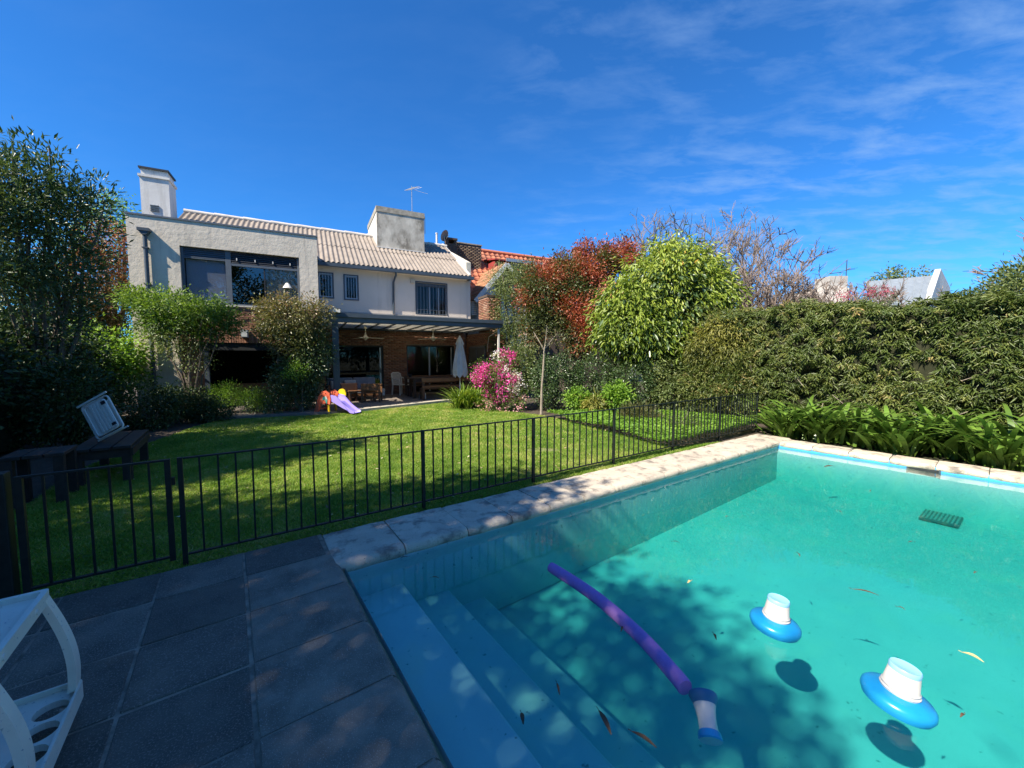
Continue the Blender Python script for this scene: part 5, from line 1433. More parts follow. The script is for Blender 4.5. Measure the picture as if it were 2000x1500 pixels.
# sofa with cushions
sf = W2H(at(682, 760, 14.6))
so_ = thing('sofa', 'low wooden garden sofa with grey cushions in front of the sliding door', 'sofa', (sf[0], 15.2, ZP), AH)
a0, a1 = sf[0] - 0.75, sf[0] + 0.95
MB().box(a0, a1, 14.85, 15.55, 0.20, 0.28).build('base', m_wood, so_)
for x in (a0 + 0.04, a1 - 0.04):
    for y in (14.90, 15.50): MB().box(x - 0.03, x + 0.03, y - 0.03, y + 0.03, ZP, 0.20).build('leg', m_wood, so_)
    MB().box(x - 0.035, x + 0.035, 14.88, 15.52, 0.56, 0.60).build('armrest', m_wood, so_)
    MB().box(x - 0.03, x + 0.03, 14.90, 14.96, 0.28, 0.56).build('arm_post', m_wood, so_)
MB().cbox(a0 + 0.06, (a0 + a1) / 2 - 0.005, 14.86, 15.44, 0.285, 0.42, 0.03).build('seat_cushion', m_cushion, so_)
MB().cbox((a0 + a1) / 2 + 0.005, a1 - 0.06, 14.86, 15.44, 0.285, 0.42, 0.03).build('seat_cushion', m_cushion, so_)
MB().cbox(a0 + 0.06, (a0 + a1) / 2 - 0.005, 15.40, 15.56, 0.425, 0.84, 0.04).build('back_cushion', m_cushion, so_)
MB().cbox((a0 + a1) / 2 + 0.005, a1 - 0.06, 15.40, 15.56, 0.425, 0.84, 0.04).build('back_cushion', m_cushion, so_)
MB().cbox(a0 + 0.10, a0 + 0.42, 15.22, 15.38, 0.43, 0.74, 0.05).build('throw_pillow', m_cushion_w, so_)
MB().cbox(a0 + 0.55, a0 + 0.95, 15.24, 15.39, 0.43, 0.76, 0.05).build('throw_pillow', m_cushion_w, so_)
# two wooden armchairs seen from behind
def armchair(x, y, label, turn, mat):
    p = gp2(x, y)
    o = thing('wooden_armchair', label, 'chair', (p[0], p[1], ZP), AH, 'wooden patio armchairs')
    ORG[o.name] = np.zeros(3); o.rotation_euler = (0, 0, R(AH + turn))
    for (a_, b_, h) in ((-0.28, -0.28, 0.64), (0.28, -0.28, 0.64), (-0.28, 0.26, 0.56), (0.28, 0.26, 0.56)): MB().box(a_ - 0.03, a_ + 0.03, b_ - 0.03, b_ + 0.03, 0, h).build('leg', mat, o)
    MB().cbox(-0.25, 0.25, -0.25, 0.28, 0.30, 0.34, 0.005).build('seat', mat, o)
    MB().cbox(-0.25, 0.25, -0.30, -0.26, 0.40, 0.64, 0.005).build('backrest', mat, o)
    MB().box(-0.31, -0.25, -0.25, 0.30, 0.56, 0.59).build('armrest', mat, o); MB().box(0.25, 0.31, -0.25, 0.30, 0.56, 0.59).build('armrest', mat, o)
    MB().box(-0.25, 0.25, -0.285, -0.265, 0.12, 0.16).build('stretcher', mat, o)
armchair(677, 783, 'dark brown wooden armchair directly behind the toddler slide', 6, m_wood_d)
armchair(727, 784, 'orange-brown wooden armchair nearest the white plastic chair', -16, m_wood)
p_ = gp2(702, 779)
cft = thing('coffee_table', 'low wooden coffee table between the two patio armchairs', 'table', (p_[0], 14.35, ZP), AH)
MB().cbox(p_[0] - 0.45, p_[0] + 0.45, 14.1, 14.6, 0.40, 0.44, 0.005).build('table_top', m_wood, cft)
for (dx, dy) in ((-0.4, 14.15), (0.4, 14.15), (-0.4, 14.55), (0.4, 14.55)): MB().box(p_[0] + dx - 0.025, p_[0] + dx + 0.025, dy - 0.025, dy + 0.025, ZP, 0.40).build('leg', m_wood, cft)
bw = huv(745, 770, 16.3)
pb = MB().cbox(bw[0] - 0.12, bw[0] + 0.12, 16.2, 16.45, ZP, ZP + 0.28, 0.01).build('planter_box', m_white_pla, None, (0, 0, 0), AH)
tag(pb, 'white square planter block beside the sliding door frame', 'planter')

# closed parasol
up_ = huv(898, 735, 13.75)
pr = thing('parasol', 'closed white parasol standing beside the long table', 'parasol', (up_[0], 13.75, ZP), AH)
ztop = huv(899, 657, 13.75)[2]; zbot = huv(898, 735, 13.75)[2]
MB().tube([(up_[0], 13.75, ZP), (up_[0] + 0.02, 13.75, ztop - 0.05)], 0.022, 10).build('pole', m_white_pla, pr)
def pleats(prof, nf, c, amp):
    mb = MB(); V = []; Fs = []; n = nf * 6
    for j, (r_, z_) in enumerate(prof):
        for k in range(n):
            t = 2 * math.pi * k / n
            rr = r_ * (1 + amp * (0.35 + 0.65 * j / len(prof)) * math.cos(nf * t) + 0.06 * math.sin(3 * t + 1))
            V.append((c[0] + rr * math.cos(t), c[1] + rr * math.sin(t), z_ + (0.05 * math.cos(nf * t) if j == 0 else 0)))
    for j in range(len(prof) - 1):
        for k in range(n): Fs.append((j * n + k, j * n + (k + 1) % n, (j + 1) * n + (k + 1) % n, (j + 1) * n + k))
    return mb.add(V, Fs, True)
hh = ztop - zbot
pleats([(0.255, zbot), (0.27, zbot + 0.12 * hh), (0.235, zbot + 0.3 * hh), (0.17, zbot + 0.55 * hh), (0.115, zbot + 0.75 * hh), (0.085, zbot + 0.84 * hh)], 8, (up_[0] + 0.01, 13.75), 0.22).build('canopy', m_canvas, pr)
pleats([(0.15, zbot + 0.80 * hh), (0.125, zbot + 0.86 * hh), (0.07, zbot + 0.95 * hh), (0.03, zbot + 0.99 * hh)], 8, (up_[0] + 0.012, 13.75), 0.15).build('vent_cap', m_canvas, pr)
MB().lathe([(0.03, ztop - 0.04), (0.035, ztop), (0.02, ztop + 0.035), (0.0, ztop + 0.04)], (up_[0] + 0.012, 13.75, 0), 10, cap=False).build('finial', m_white_pla, pr)
MB().lathe([(0.24, ZP), (0.24, ZP + 0.06), (0.05, ZP + 0.10), (0.04, ZP + 0.25)], (up_[0], 13.75, 0), 20).build('base', m_cap, pr)

# toddler slide on the lawn edge (local x runs down the chute)
s0 = on_ground(650, 806); s1_ = on_ground(688, 805)
sl0 = thing('toddler_slide', 'small plastic toddler slide with lavender chute, orange ladder and yellow top', 'slide', (s0[0], s0[1], 0), 0)
ORG[sl0.name] = np.zeros(3); sl0.rotation_euler = (0, 0, R(-12))
chute = [(0.08, 0.42), (0.30, 0.34), (0.52, 0.16), (0.68, 0.05), (0.80, 0.03)]
V = []; Fs = []
for (x, z) in chute:
    for (y, dz_) in ((-0.17, 0.085), (-0.15, 0.085), (-0.13, 0.0), (0.13, 0.0), (0.15, 0.085), (0.17, 0.085), (0.17, -0.02), (-0.17, -0.02)): V.append((x, y, z + dz_ * (0.5 if x > 0.7 else 1)))
for i in range(len(chute) - 1):
    for k in range(8): Fs.append((8 * i + k, 8 * i + (k + 1) % 8, 8 * i + 8 + (k + 1) % 8, 8 * i + 8 + k))
Fs += [tuple(range(8)), tuple(reversed(range(32, 40)))]
cm = MB(); cm.add(V, Fs)
# swept side wings of the chute
for y in (-0.178, 0.178): cm.prism([(0.02, 0.40), (0.10, 0.53), (0.26, 0.50), (0.50, 0.25), (0.62, 0.10), (0.45, 0.17)], 'y', y - 0.012, y + 0.012)
cm.build('chute', m_purple, sl0)
for y in (-0.19, 0.19):
    ar_ = [(-0.46, 0.0), (-0.34, 0.0), (-0.22, 0.24), (-0.06, 0.30), (0.07, 0.26), (0.10, 0.42), (0.06, 0.57), (-0.06, 0.65), (-0.19, 0.61), (-0.30, 0.46), (-0.35, 0.28)]
    MB().prism(ar_, 'y', y - 0.022, y + 0.022).build('ladder_side', m_orange, sl0)
MB().prism([(-0.02, 0.27), (0.01, 0.40), (-0.03, 0.50), (-0.13, 0.47), (-0.17, 0.38), (-0.10, 0.40)], 'y', -0.220, -0.213).build('sticker', m_green_p, sl0)
for k in range(3): MB().box(-0.36 + 0.09 * k, -0.30 + 0.09 * k, -0.165, 0.165, 0.10 + 0.15 * k, 0.13 + 0.15 * k).build('step', m_orange, sl0)
yp = [(0.16 + 0.13 * math.cos(t) * 1.0, 0.53 + 0.145 * math.sin(t)) for t in [2 * math.pi * i / 20 for i in range(20)]]
MB().prism(yp, 'y', 0.205, 0.245).build('top_panel', m_yellow, sl0)
for y in (-0.15, 0.15): MB().box(-0.03, 0.02, y - 0.02, y + 0.02, 0, 0.36).build('support_leg', m_yellow, sl0)

# ================================================================== PLANTS
def plant(name, label, cat, p, group=None):
    return thing(name, label, cat, (float(p[0]), float(p[1]), -0.05), 0, group)
def bl(x, y, Y, rx, ry, rz):
    c = at(x, y, Y); return (c[0], c[1], c[2], rx, ry, rz)
def do_crown(root, name, blobs, k, per, spread, ln, wd, mat, **kw):
    return crown(name, blobs, k, per, spread, ln, wd, mat, root, ORG[root.name], **kw)
def do_mb(root, mb, name, mat): return mb.build(name, mat, root)

g_oleander = leaf_mat('oleander_leaf', [(0, (0.037, 0.075, 0.030)), (0.5, (0.062, 0.106, 0.038)), (0.85, (0.106, 0.156, 0.058)), (1, (0.188, 0.225, 0.074))], 0.40, 0.45, 0.2)
g_ivy = leaf_mat('ivy_leaf', [(0, (0.022, 0.042, 0.014)), (0.5, (0.038, 0.070, 0.018)), (0.85, (0.065, 0.105, 0.024)), (1, (0.12, 0.13, 0.04))], 0.45, 0.4, 0.2)
g_redor = leaf_mat('russet_leaf', [(0, (0.05, 0.07, 0.022)), (0.35, (0.10, 0.085, 0.03)), (0.65, (0.20, 0.085, 0.038)), (1, (0.30, 0.09, 0.06))], 0.45, 0.4, 0.3)
g_lime = leaf_mat('lime_leaf', [(0, (0.084, 0.182, 0.021)), (0.5, (0.168, 0.308, 0.036)), (1, (0.308, 0.448, 0.071))], 0.5, 0.35, 0.35)
g_vase = leaf_mat('vase_shrub_leaf', [(0, (0.045, 0.085, 0.016)), (0.5, (0.10, 0.18, 0.026)), (1, (0.24, 0.34, 0.06))], 0.45, 0.4, 0.3)
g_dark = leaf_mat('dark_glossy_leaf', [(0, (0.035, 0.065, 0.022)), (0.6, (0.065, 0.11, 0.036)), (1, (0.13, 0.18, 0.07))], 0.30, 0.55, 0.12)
g_olive = leaf_mat('olive_brown_leaf', [(0, (0.055, 0.075, 0.024)), (0.45, (0.11, 0.125, 0.040)), (0.8, (0.19, 0.165, 0.065)), (1, (0.28, 0.16, 0.08))], 0.36, 0.5, 0.25)
g_red = leaf_mat('photinia_leaf', [(0, (0.05, 0.080, 0.024)), (0.42, (0.12, 0.125, 0.038)), (0.50, (0.24, 0.085, 0.040)), (0.78, (0.36, 0.085, 0.048)), (1, (0.50, 0.17, 0.10))], 0.38, 0.45, 0.3)
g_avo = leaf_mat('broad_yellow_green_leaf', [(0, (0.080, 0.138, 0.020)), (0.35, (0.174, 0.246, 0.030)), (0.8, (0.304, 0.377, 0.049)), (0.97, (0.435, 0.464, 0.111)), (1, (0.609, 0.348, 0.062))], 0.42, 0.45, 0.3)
g_hedge = leaf_mat('hedge_leaf', [(0, (0.045, 0.074, 0.018)), (0.45, (0.095, 0.135, 0.030)), (0.75, (0.17, 0.195, 0.050)), (0.92, (0.34, 0.28, 0.11)), (1, (0.50, 0.35, 0.17))], 0.40, 0.42, 0.2)
g_bamboo = leaf_mat('yellow_green_leaf', [(0, (0.09, 0.115, 0.024)), (0.5, (0.18, 0.19, 0.04)), (1, (0.40, 0.36, 0.09))], 0.45, 0.4, 0.3)
g_pale = leaf_mat('greyish_green_leaf', [(0, (0.070, 0.105, 0.033)), (0.5, (0.126, 0.168, 0.050)), (1, (0.238, 0.266, 0.101))], 0.42, 0.4, 0.25)
g_pink = leaf_mat('magenta_petal', [(0, (0.46, 0.03, 0.22)), (0.5, (0.68, 0.06, 0.36)), (1, (0.78, 0.22, 0.50))], 0.6, 0.2, 0.3)
g_wht = leaf_mat('white_petal', [(0, (0.62, 0.60, 0.58)), (1, (0.8, 0.78, 0.78))], 0.6, 0.2, 0.3)
g_ppk = leaf_mat('pale_pink_petal', [(0, (0.55, 0.22, 0.26)), (1, (0.72, 0.42, 0.44))], 0.6, 0.2, 0.3)
g_shade = leaf_mat('shade_tree_leaf', [(0, (0.035, 0.06, 0.018)), (1, (0.075, 0.11, 0.03))], 0.45, 0.4, 0.2)
m_strap = M('strap_leaf', (0.085, 0.165, 0.024), (0.14, 0.23, 0.036), 3, 0.27, spec=0.5, vary=0.35, stretch=(6, 1, 1), trans=0.15)

# ---- LEFT SIDE ----------------------------------------------------------------
# hedge of climbers over a low wall along the left boundary
hl = thing('boundary_hedge', 'tall dark climber-covered hedge along the left side of the lawn', 'hedge', (-5.1, 8.0, -0.05), AH)
hv = np.linspace(0.5, 13.6, 15)
hb = [(-5.05 + 0.12 * math.sin(i * 2.1), v_, (1.35 if v_ < 8 else 1.05) + 0.12 * math.sin(i * 1.7), 0.62, 0.75, (1.55 if v_ < 8 else 1.2) + 0.15 * math.sin(i * 2.9)) for i, v_ in enumerate(hv)]
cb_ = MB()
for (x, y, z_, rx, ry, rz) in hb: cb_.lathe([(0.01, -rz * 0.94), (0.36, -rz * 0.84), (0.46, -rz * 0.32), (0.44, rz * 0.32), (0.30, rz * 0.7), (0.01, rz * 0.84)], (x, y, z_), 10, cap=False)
cb_.build('dark_core', m_core, hl)  # solid lumps, coloured dark for the shaded inside of the hedge
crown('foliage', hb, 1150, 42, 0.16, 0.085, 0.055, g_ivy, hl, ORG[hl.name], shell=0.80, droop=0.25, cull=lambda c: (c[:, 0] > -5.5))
wl2 = MB().box(-5.75, -5.55, -1.0, 14.4, -0.06, 2.0).build('boundary_wall', m_mortar, None, (0, 0, 0), AH)
tag(wl2, 'brown rendered boundary wall hidden behind the left hedge', 'wall')
# oleander standing above the hedge
p0 = at(95, 690, 7.8)
ol = plant('oleander', 'tall narrow-leaved oleander shrub rising at the left edge of the picture', 'shrub', p0)
ob_ = [bl(50, 470, 7.4, 0.95, 0.8, 1.0), bl(120, 430, 8.0, 0.65, 0.6, 0.75), bl(20, 390, 7.2, 0.7, 0.7, 0.75), bl(100, 335, 8.0, 0.32, 0.32, 0.55), bl(30, 330, 7.4, 0.35, 0.3, 0.45), bl(165, 410, 8.3, 0.40, 0.4, 0.45), bl(60, 590, 7.6, 1.0, 0.8, 0.9), bl(195, 390, 8.5, 0.22, 0.25, 0.32), bl(-70, 430, 6.8, 0.9, 0.9, 1.2), bl(140, 520, 8.1, 0.5, 0.5, 0.6)]
crown('crown', ob_, 420, 31, 0.14, 0.14, 0.035, g_oleander, ol, ORG[ol.name], shell=0.55, droop=-0.35, out=0.6, bend=0.12, tvar=0.5, rough=0.3)
tm = MB(); limbs(tm, (p0[0], p0[1], -0.05), [np.array(b_[:3]) + RNG.normal(0, 0.2, 3) for b_ in ob_] + [np.array(b_[:3]) + np.array([0, 0, 0.5]) for b_ in ob_[:5]], 0.05, 0.01)
tm.build('trunk', m_bark, ol)
# feathery conifer whose tip shows at the very left
p1 = at(-90, 690, 6.2)
cf = plant('conifer', 'feathery grey-green conifer tip at the top of the left edge', 'tree', p1)
crown('crown', [bl(-10, 258, 6.2, 0.28, 0.2, 0.06), bl(-90, 330, 6.2, 0.55, 0.5, 0.9), bl(-100, 520, 6.2, 0.7, 0.6, 1.2)], 60, 40, 0.10, 0.10, 0.010, g_pale, cf, ORG[cf.name], droop=0.0)
MB().tube([(p1[0], p1[1], -0.05), (p1[0], p1[1], 4.8)], [0.09, 0.02], 7).build('trunk', m_bark, cf)
# light-green tree far behind
p2 = at(228, 690, 19)
lg = plant('feathery_tree', 'light green feathery tree behind the white chimney end of the house', 'tree', p2)
lb = [bl(225, 425, 19, 0.9, 0.9, 0.8), bl(205, 470, 19, 1.2, 1.0, 1.2), bl(240, 400, 19, 0.5, 0.5, 0.45), bl(160, 520, 19, 1.8, 1.2, 1.6)]
crown('crown', lb, 130, 40, 0.25, 0.16, 0.05, g_lime, lg, ORG[lg.name], droop=0.4)
t_ = MB(); limbs(t_, (p2[0], p2[1], -0.05), [b_[:3] for b_ in lb], 0.14, 0.02); t_.build('trunk', m_bark, lg)
# russet shrub between hedge and house
p3 = at(195, 690, 12.0)
rs = plant('russet_shrub', 'orange-red leaved shrub between the oleander and the grey house wall', 'shrub', p3)
rb = [bl(190, 540, 11.8, 0.95, 0.8, 0.9), bl(215, 480, 12, 0.65, 0.6, 0.6), bl(165, 600, 11.6, 0.95, 0.8, 0.9), bl(225, 580, 12, 0.6, 0.6, 0.9), bl(190, 660, 11.6, 0.9, 0.7, 0.8)]
crown('crown', rb, 300, 40, 0.16, 0.09, 0.045, g_redor, rs, ORG[rs.name], shell=0.7, tint=lambda c: np.clip((c[:, 2] - 2.2) / 2.8 + RNG.normal(0, 0.25, len(c)), 0, 1))
t_ = MB(); limbs(t_, (p3[0], p3[1], -0.05), [b_[:3] for b_ in rb], 0.07, 0.015); t_.build('trunk', m_bark, rs)
# yellow-green leafy bush top at the end of the hedge
pfill = at(235, 760, 12.2)
fill = plant('dark_shrub', 'dark tall shrub filling the gap between the hedge and the grey house', 'shrub', pfill)
crown('crown', [bl(235, 700, 12.2, 0.7, 0.6, 0.9), bl(190, 690, 12.4, 0.9, 0.6, 1.2), bl(130, 680, 12.0, 0.9, 0.7, 1.4)], 260, 36, 0.16, 0.09, 0.05, g_ivy, fill, ORG[fill.name])
t_ = MB(); limbs(t_, (pfill[0], pfill[1], -0.05), [at(235, 690, 12.2), at(195, 680, 12.3), at(150, 680, 12.1)], 0.05, 0.012); t_.build('trunk', m_bark, fill)
pb2 = at(40, 760, 11.0)
bsh = plant('dark_shrub', 'dark leafy shrub behind the oleander stems at the left edge', 'shrub', pb2)
crown('crown', [bl(60, 600, 11.0, 1.5, 0.8, 1.3), bl(-20, 580, 10.6, 1.5, 0.8, 1.6), bl(110, 640, 11.2, 1.0, 0.7, 1.0)], 330, 36, 0.18, 0.10, 0.055, g_ivy, bsh, ORG[bsh.name])
t_ = MB(); limbs(t_, (pb2[0], pb2[1], -0.05), [at(60, 620, 11), at(0, 600, 10.7), at(110, 650, 11.2)], 0.06, 0.015); t_.build('trunk', m_bark, bsh)
p4 = at(215, 760, 10.2)
yb = plant('leafy_bush', 'yellow-green broad-leaved bush against the lower left corner of the house', 'bush', p4)
crown('crown', [bl(215, 680, 10.2, 0.7, 0.6, 0.5), bl(180, 720, 10.0, 0.8, 0.6, 0.7), bl(235, 730, 10.3, 0.5, 0.5, 0.7)], 120, 36, 0.14, 0.10, 0.06, g_lime, yb, ORG[yb.name], tint=lambda c: np.clip((c[:, 2] - 1.0) / 1.3 + RNG.normal(0, 0.2, len(c)), 0, 1))
t_ = MB(); limbs(t_, (p4[0], p4[1], -0.05), [at(200, 700, 10.1), at(230, 700, 10.2)], 0.04, 0.01); t_.build('stem', m_bark, yb)

# wide vase-shaped green shrub before the block
p5 = at(372, 770, 10.3)
vs = plant('vase_shrub', 'wide flat-topped bright green shrub on thin stems before the big window', 'shrub', p5)
vb = [bl(315, 598, 10.4, 0.70, 0.7, 0.26), bl(395, 610, 10.3, 0.70, 0.6, 0.28), bl(275, 583, 10.4, 0.40, 0.45, 0.16), bl(355, 632, 10.3, 0.80, 0.55, 0.30), bl(435, 618, 10.2, 0.28, 0.35, 0.20), bl(258, 570, 10.4, 0.14, 0.2, 0.08), bl(300, 630, 10.4, 0.45, 0.4, 0.22), bl(345, 583, 10.4, 0.34, 0.3, 0.12), bl(450, 632, 10.2, 0.12, 0.2, 0.14), bl(410, 650, 10.3, 0.40, 0.35, 0.26), bl(240, 590, 10.4, 0.12, 0.15, 0.06), bl(430, 590, 10.2, 0.10, 0.15, 0.06)]
crown('crown', vb, 400, 34, 0.10, 0.085, 0.036, g_vase, vs, ORG[vs.name], shell=0.35, droop=-0.05, rough=0.4, tint=lambda c: np.clip((c[:, 2] - 2.25) / 1.0 + RNG.normal(0, 0.22, len(c)), 0, 1))
crown('lower_foliage', [bl(365, 672, 10.3, 0.62, 0.5, 0.30), bl(385, 705, 10.3, 0.30, 0.3, 0.35), bl(310, 655, 10.4, 0.35, 0.4, 0.2)], 90, 26, 0.13, 0.06, 0.028, g_pale, vs, ORG[vs.name], shell=0.3)
t_ = MB()
for k in range(9):
    a_ = k / 9 * 6.28
    limbs(t_, (p5[0] + 0.08 * math.cos(a_), p5[1] + 0.08 * math.sin(a_), -0.05), [at(290 + 18 * k, 618 + 10 * (k % 3), 10.3 + 0.3 * math.sin(a_))], 0.028, 0.008, 5)
for x_, y_ in ((262, 570), (520 - 120, 575), (310, 575), (350, 572)): limbs(t_, at(330, 625, 10.3), [at(x_, y_, 10.4)], 0.012, 0.004, 4)
t_.build('stems', m_bark, vs)
# low wooden posts / pale cut stems at the foot
# rounded brownish climber on the pergola corner
p6 = at(556, 770, 11.3)
cl_ = plant('climber', 'rounded brown-green climber bunched on twisted stems at the pergola corner', 'climber', p6)
cb2 = [bl(572, 625, 11.3, 0.78, 0.65, 0.55), bl(540, 625, 11.2, 0.5, 0.5, 0.45), bl(610, 630, 11.4, 0.48, 0.5, 0.50), bl(585, 675, 11.3, 0.62, 0.55, 0.55)]
crown('crown', cb2 + [bl(520, 605, 11.2, 0.2, 0.2, 0.16), bl(555, 592, 11.3, 0.25, 0.25, 0.18), bl(630, 605, 11.4, 0.2, 0.2, 0.2), bl(600, 590, 11.3, 0.2, 0.2, 0.14), bl(520, 650, 11.2, 0.25, 0.25, 0.25)], 330, 38, 0.12, 0.075, 0.038, g_olive, cl_, ORG[cl_.name], shell=0.6, rough=0.3, tint=lambda c: np.clip((c[:, 2] - 1.5) / 1.8 + RNG.normal(0, 0.2, len(c)), 0, 1))
crown('hanging_foliage', [bl(610, 690, 11.4, 0.45, 0.4, 0.7), bl(590, 730, 11.3, 0.4, 0.4, 0.6)], 190, 36, 0.12, 0.07, 0.04, g_dark, cl_, ORG[cl_.name], shell=0.6)
t_ = MB()
t_.tube([at(556, 775, 11.3), at(552, 735, 11.25), at(542, 705, 11.2), at(546, 680, 11.2), at(570, 650, 11.3)], [0.035, 0.032, 0.03, 0.028, 0.015], 7)
t_.tube([at(552, 735, 11.25), at(556, 700, 11.3), at(540, 672, 11.25), at(530, 650, 11.2)], [0.025, 0.024, 0.02, 0.012], 6)
t_.tube([at(545, 705, 11.2), at(562, 690, 11.25), at(590, 668, 11.3)], [0.024, 0.02, 0.012], 6)
t_.build('trunk', m_bark_l, cl_)
# dark glossy bush under it
p7 = at(590, 800, 11.0)
db3 = plant('glossy_bush', 'dense dark glossy bush between the pergola post and the dark open room', 'bush', p7)
crown('crown', [bl(578, 755, 11.3, 0.58, 0.6, 0.72), bl(560, 740, 11.0, 0.38, 0.4, 0.5), bl(602, 760, 11.8, 0.30, 0.4, 0.6), bl(520, 790, 10.9, 0.5, 0.4, 0.3)], 300, 36, 0.11, 0.055, 0.034, g_dark, db3, ORG[db3.name], shell=0.75)
crown('new_growth', [bl(575, 722, 10.8, 0.30, 0.3, 0.16)], 24, 30, 0.08, 0.05, 0.028, g_lime, db3, ORG[db3.name])
t_ = MB(); limbs(t_, (p7[0], p7[1], -0.05), [at(590, 740, 11), at(560, 750, 11)], 0.03, 0.01); t_.build('stem', m_bark, db3)
# bed along the house: bright and dark small bushes
def bush(name, label, x, y, Y, rx, rz, mat, k, per, ln, wd, base_y=800, group='low bushes in the bed by the house', **kw):
    q = at(x, base_y, Y)
    o = plant(name, label, 'bush', q, group)
    c = at(x, y, Y)
    crown('foliage', [(c[0], c[1], c[2], rx, rx * 0.85, rz), (c[0] + rx * 0.4, c[1] - 0.1, c[2] - rz * 0.25, rx * 0.6, rx * 0.5, rz * 0.7), (c[0] - rx * 0.45, c[1], c[2] - rz * 0.2, rx * 0.55, rx * 0.5, rz * 0.75)], k, per, 0.08, ln, wd, mat, o, ORG[o.name], **kw)
    t = MB(); limbs(t, (q[0], q[1], -0.05), [c + RNG.normal(0, rx * 0.4, 3) for _ in range(5)], 0.018, 0.006, 5); t.build('stem', m_bark, o)
    return o
bush('bright_bush', 'fine-leaved bright green bush left of the wooden counter', 445, 772, 10.7, 0.42, 0.30, g_lime, 110, 40, 0.045, 0.014, droop=-0.3)
bush('bright_bush', 'fine-leaved yellow-green bush before the wooden counter', 500, 778, 10.8, 0.34, 0.24, g_lime, 80, 40, 0.045, 0.014, droop=-0.3)
bush('dark_bush', 'dark shaded bush at the foot of the vase-shaped shrub', 360, 785, 9.8, 0.62, 0.42, g_ivy, 130, 36, 0.06, 0.03)
bush('dark_bush', 'dark shaded bush in the bed behind the folded white chair', 290, 790, 8.9, 0.6, 0.55, g_ivy, 130, 36, 0.06, 0.03)
bush('dark_bush', 'shaded bush at the corner of the bed below the lime-green bush', 415, 800, 9.9, 0.5, 0.28, g_ivy, 90, 36, 0.06, 0.03)
bush('dark_bush', 'shaded trailing plant behind the wooden side table', 130, 780, 6.8, 0.6, 0.75, g_ivy, 160, 36, 0.07, 0.04)
# white pebbles edging the bed
for k, (x, y) in enumerate(((482, 800), (497, 803), (512, 806), (530, 801), (470, 806), (545, 804))):
    q = on_ground(x, y + 6, -0.03)
    st = MB().lathe([(0.0, -0.03), (0.05, -0.02), (0.065, 0.01), (0.045, 0.04), (0.0, 0.05)], (0, 0, 0), 9, cap=False).build('stone', m_coping, None)
    st.location = tuple(q); st.scale = (random.uniform(0.8, 1.4), random.uniform(0.8, 1.2), random.uniform(0.7, 1.1)); st.rotation_euler = (0, 0, k)
    tag(st, 'pale edging stone before the house bed, ' + ('third from the left', 'in the middle of the row', 'fourth from the left', 'second from the right', 'leftmost of the row', 'rightmost of the row')[k], 'stone', 'pale edging stones')

# ---- RIGHT SIDE ---------------------------------------------------------------
# strap-leaved clump by the parasol
q = at(915, 793, 12.2)
ag = plant('agapanthus', 'light green strap-leaved clump below the closed parasol', 'agapanthus', q)
parts_ = []
for (dx, dy) in ((-0.35, 0), (0.0, -0.05), (0.35, 0.05), (-0.15, 0.25), (0.2, 0.3)):
    me = straps('leaf_tuft', 110, (q[0] + dx, q[1] + dy, -0.03), 0.85, 0.036, None, None, ORG[ag.name], 6, (0.25, 0.5), 0.10, el=(45, 88))
    o_ = link('leaf_tuft', me, leaf_mat('agapanthus_leaf', [(0, (0.098, 0.182, 0.026)), (0.6, (0.182, 0.280, 0.042)), (1, (0.336, 0.392, 0.071))], 0.4, 0.45, 0.25) if not parts_ else parts_[0].data.materials[0], ag)
    o_['kind'] = 'stuff'; parts_.append(o_)
# azalea
q = at(978, 800, 11.9)
az_ = plant('azalea', 'azalea bush covered in magenta and white blossoms beside the patio', 'flowering bush', q)
ab_ = [bl(975, 745, 11.9, 0.55, 0.5, 0.62), bl(950, 730, 11.8, 0.40, 0.4, 0.35), bl(990, 705, 12.0, 0.28, 0.3, 0.28), bl(1000, 765, 11.9, 0.45, 0.4, 0.5), bl(965, 780, 11.8, 0.5, 0.4, 0.3)]
crown('foliage', ab_, 200, 36, 0.11, 0.05, 0.024, g_vase, az_, ORG[az_.name])
crown('magenta_flowers', ab_[:3] + [bl(960, 745, 11.7, 0.5, 0.3, 0.4), bl(938, 735, 11.7, 0.24, 0.25, 0.12), bl(992, 693, 11.9, 0.12, 0.12, 0.1)], 110, 24, 0.06, 0.055, 0.048, g_pink, az_, ORG[az_.name], shell=0.9, tvar=0.6)
crown('white_flowers', [bl(975, 697, 11.9, 0.14, 0.14, 0.12), bl(1005, 745, 11.7, 0.22, 0.3, 0.3), bl(985, 715, 11.8, 0.2, 0.2, 0.2), bl(1012, 760, 11.8, 0.2, 0.2, 0.3)], 34, 26, 0.055, 0.05, 0.045, g_wht, az_, ORG[az_.name], shell=0.9)
crown('faded_flowers', [bl(968, 790, 11.7, 0.5, 0.4, 0.22), bl(1005, 785, 11.7, 0.3, 0.3, 0.25)], 26, 20, 0.06, 0.05, 0.04, g_ppk, az_, ORG[az_.name], shell=0.9)
t_ = MB(); limbs(t_, (q[0], q[1], -0.05), [b_[:3] for b_ in ab_], 0.025, 0.008, 5); t_.build('stem', m_bark, az_)
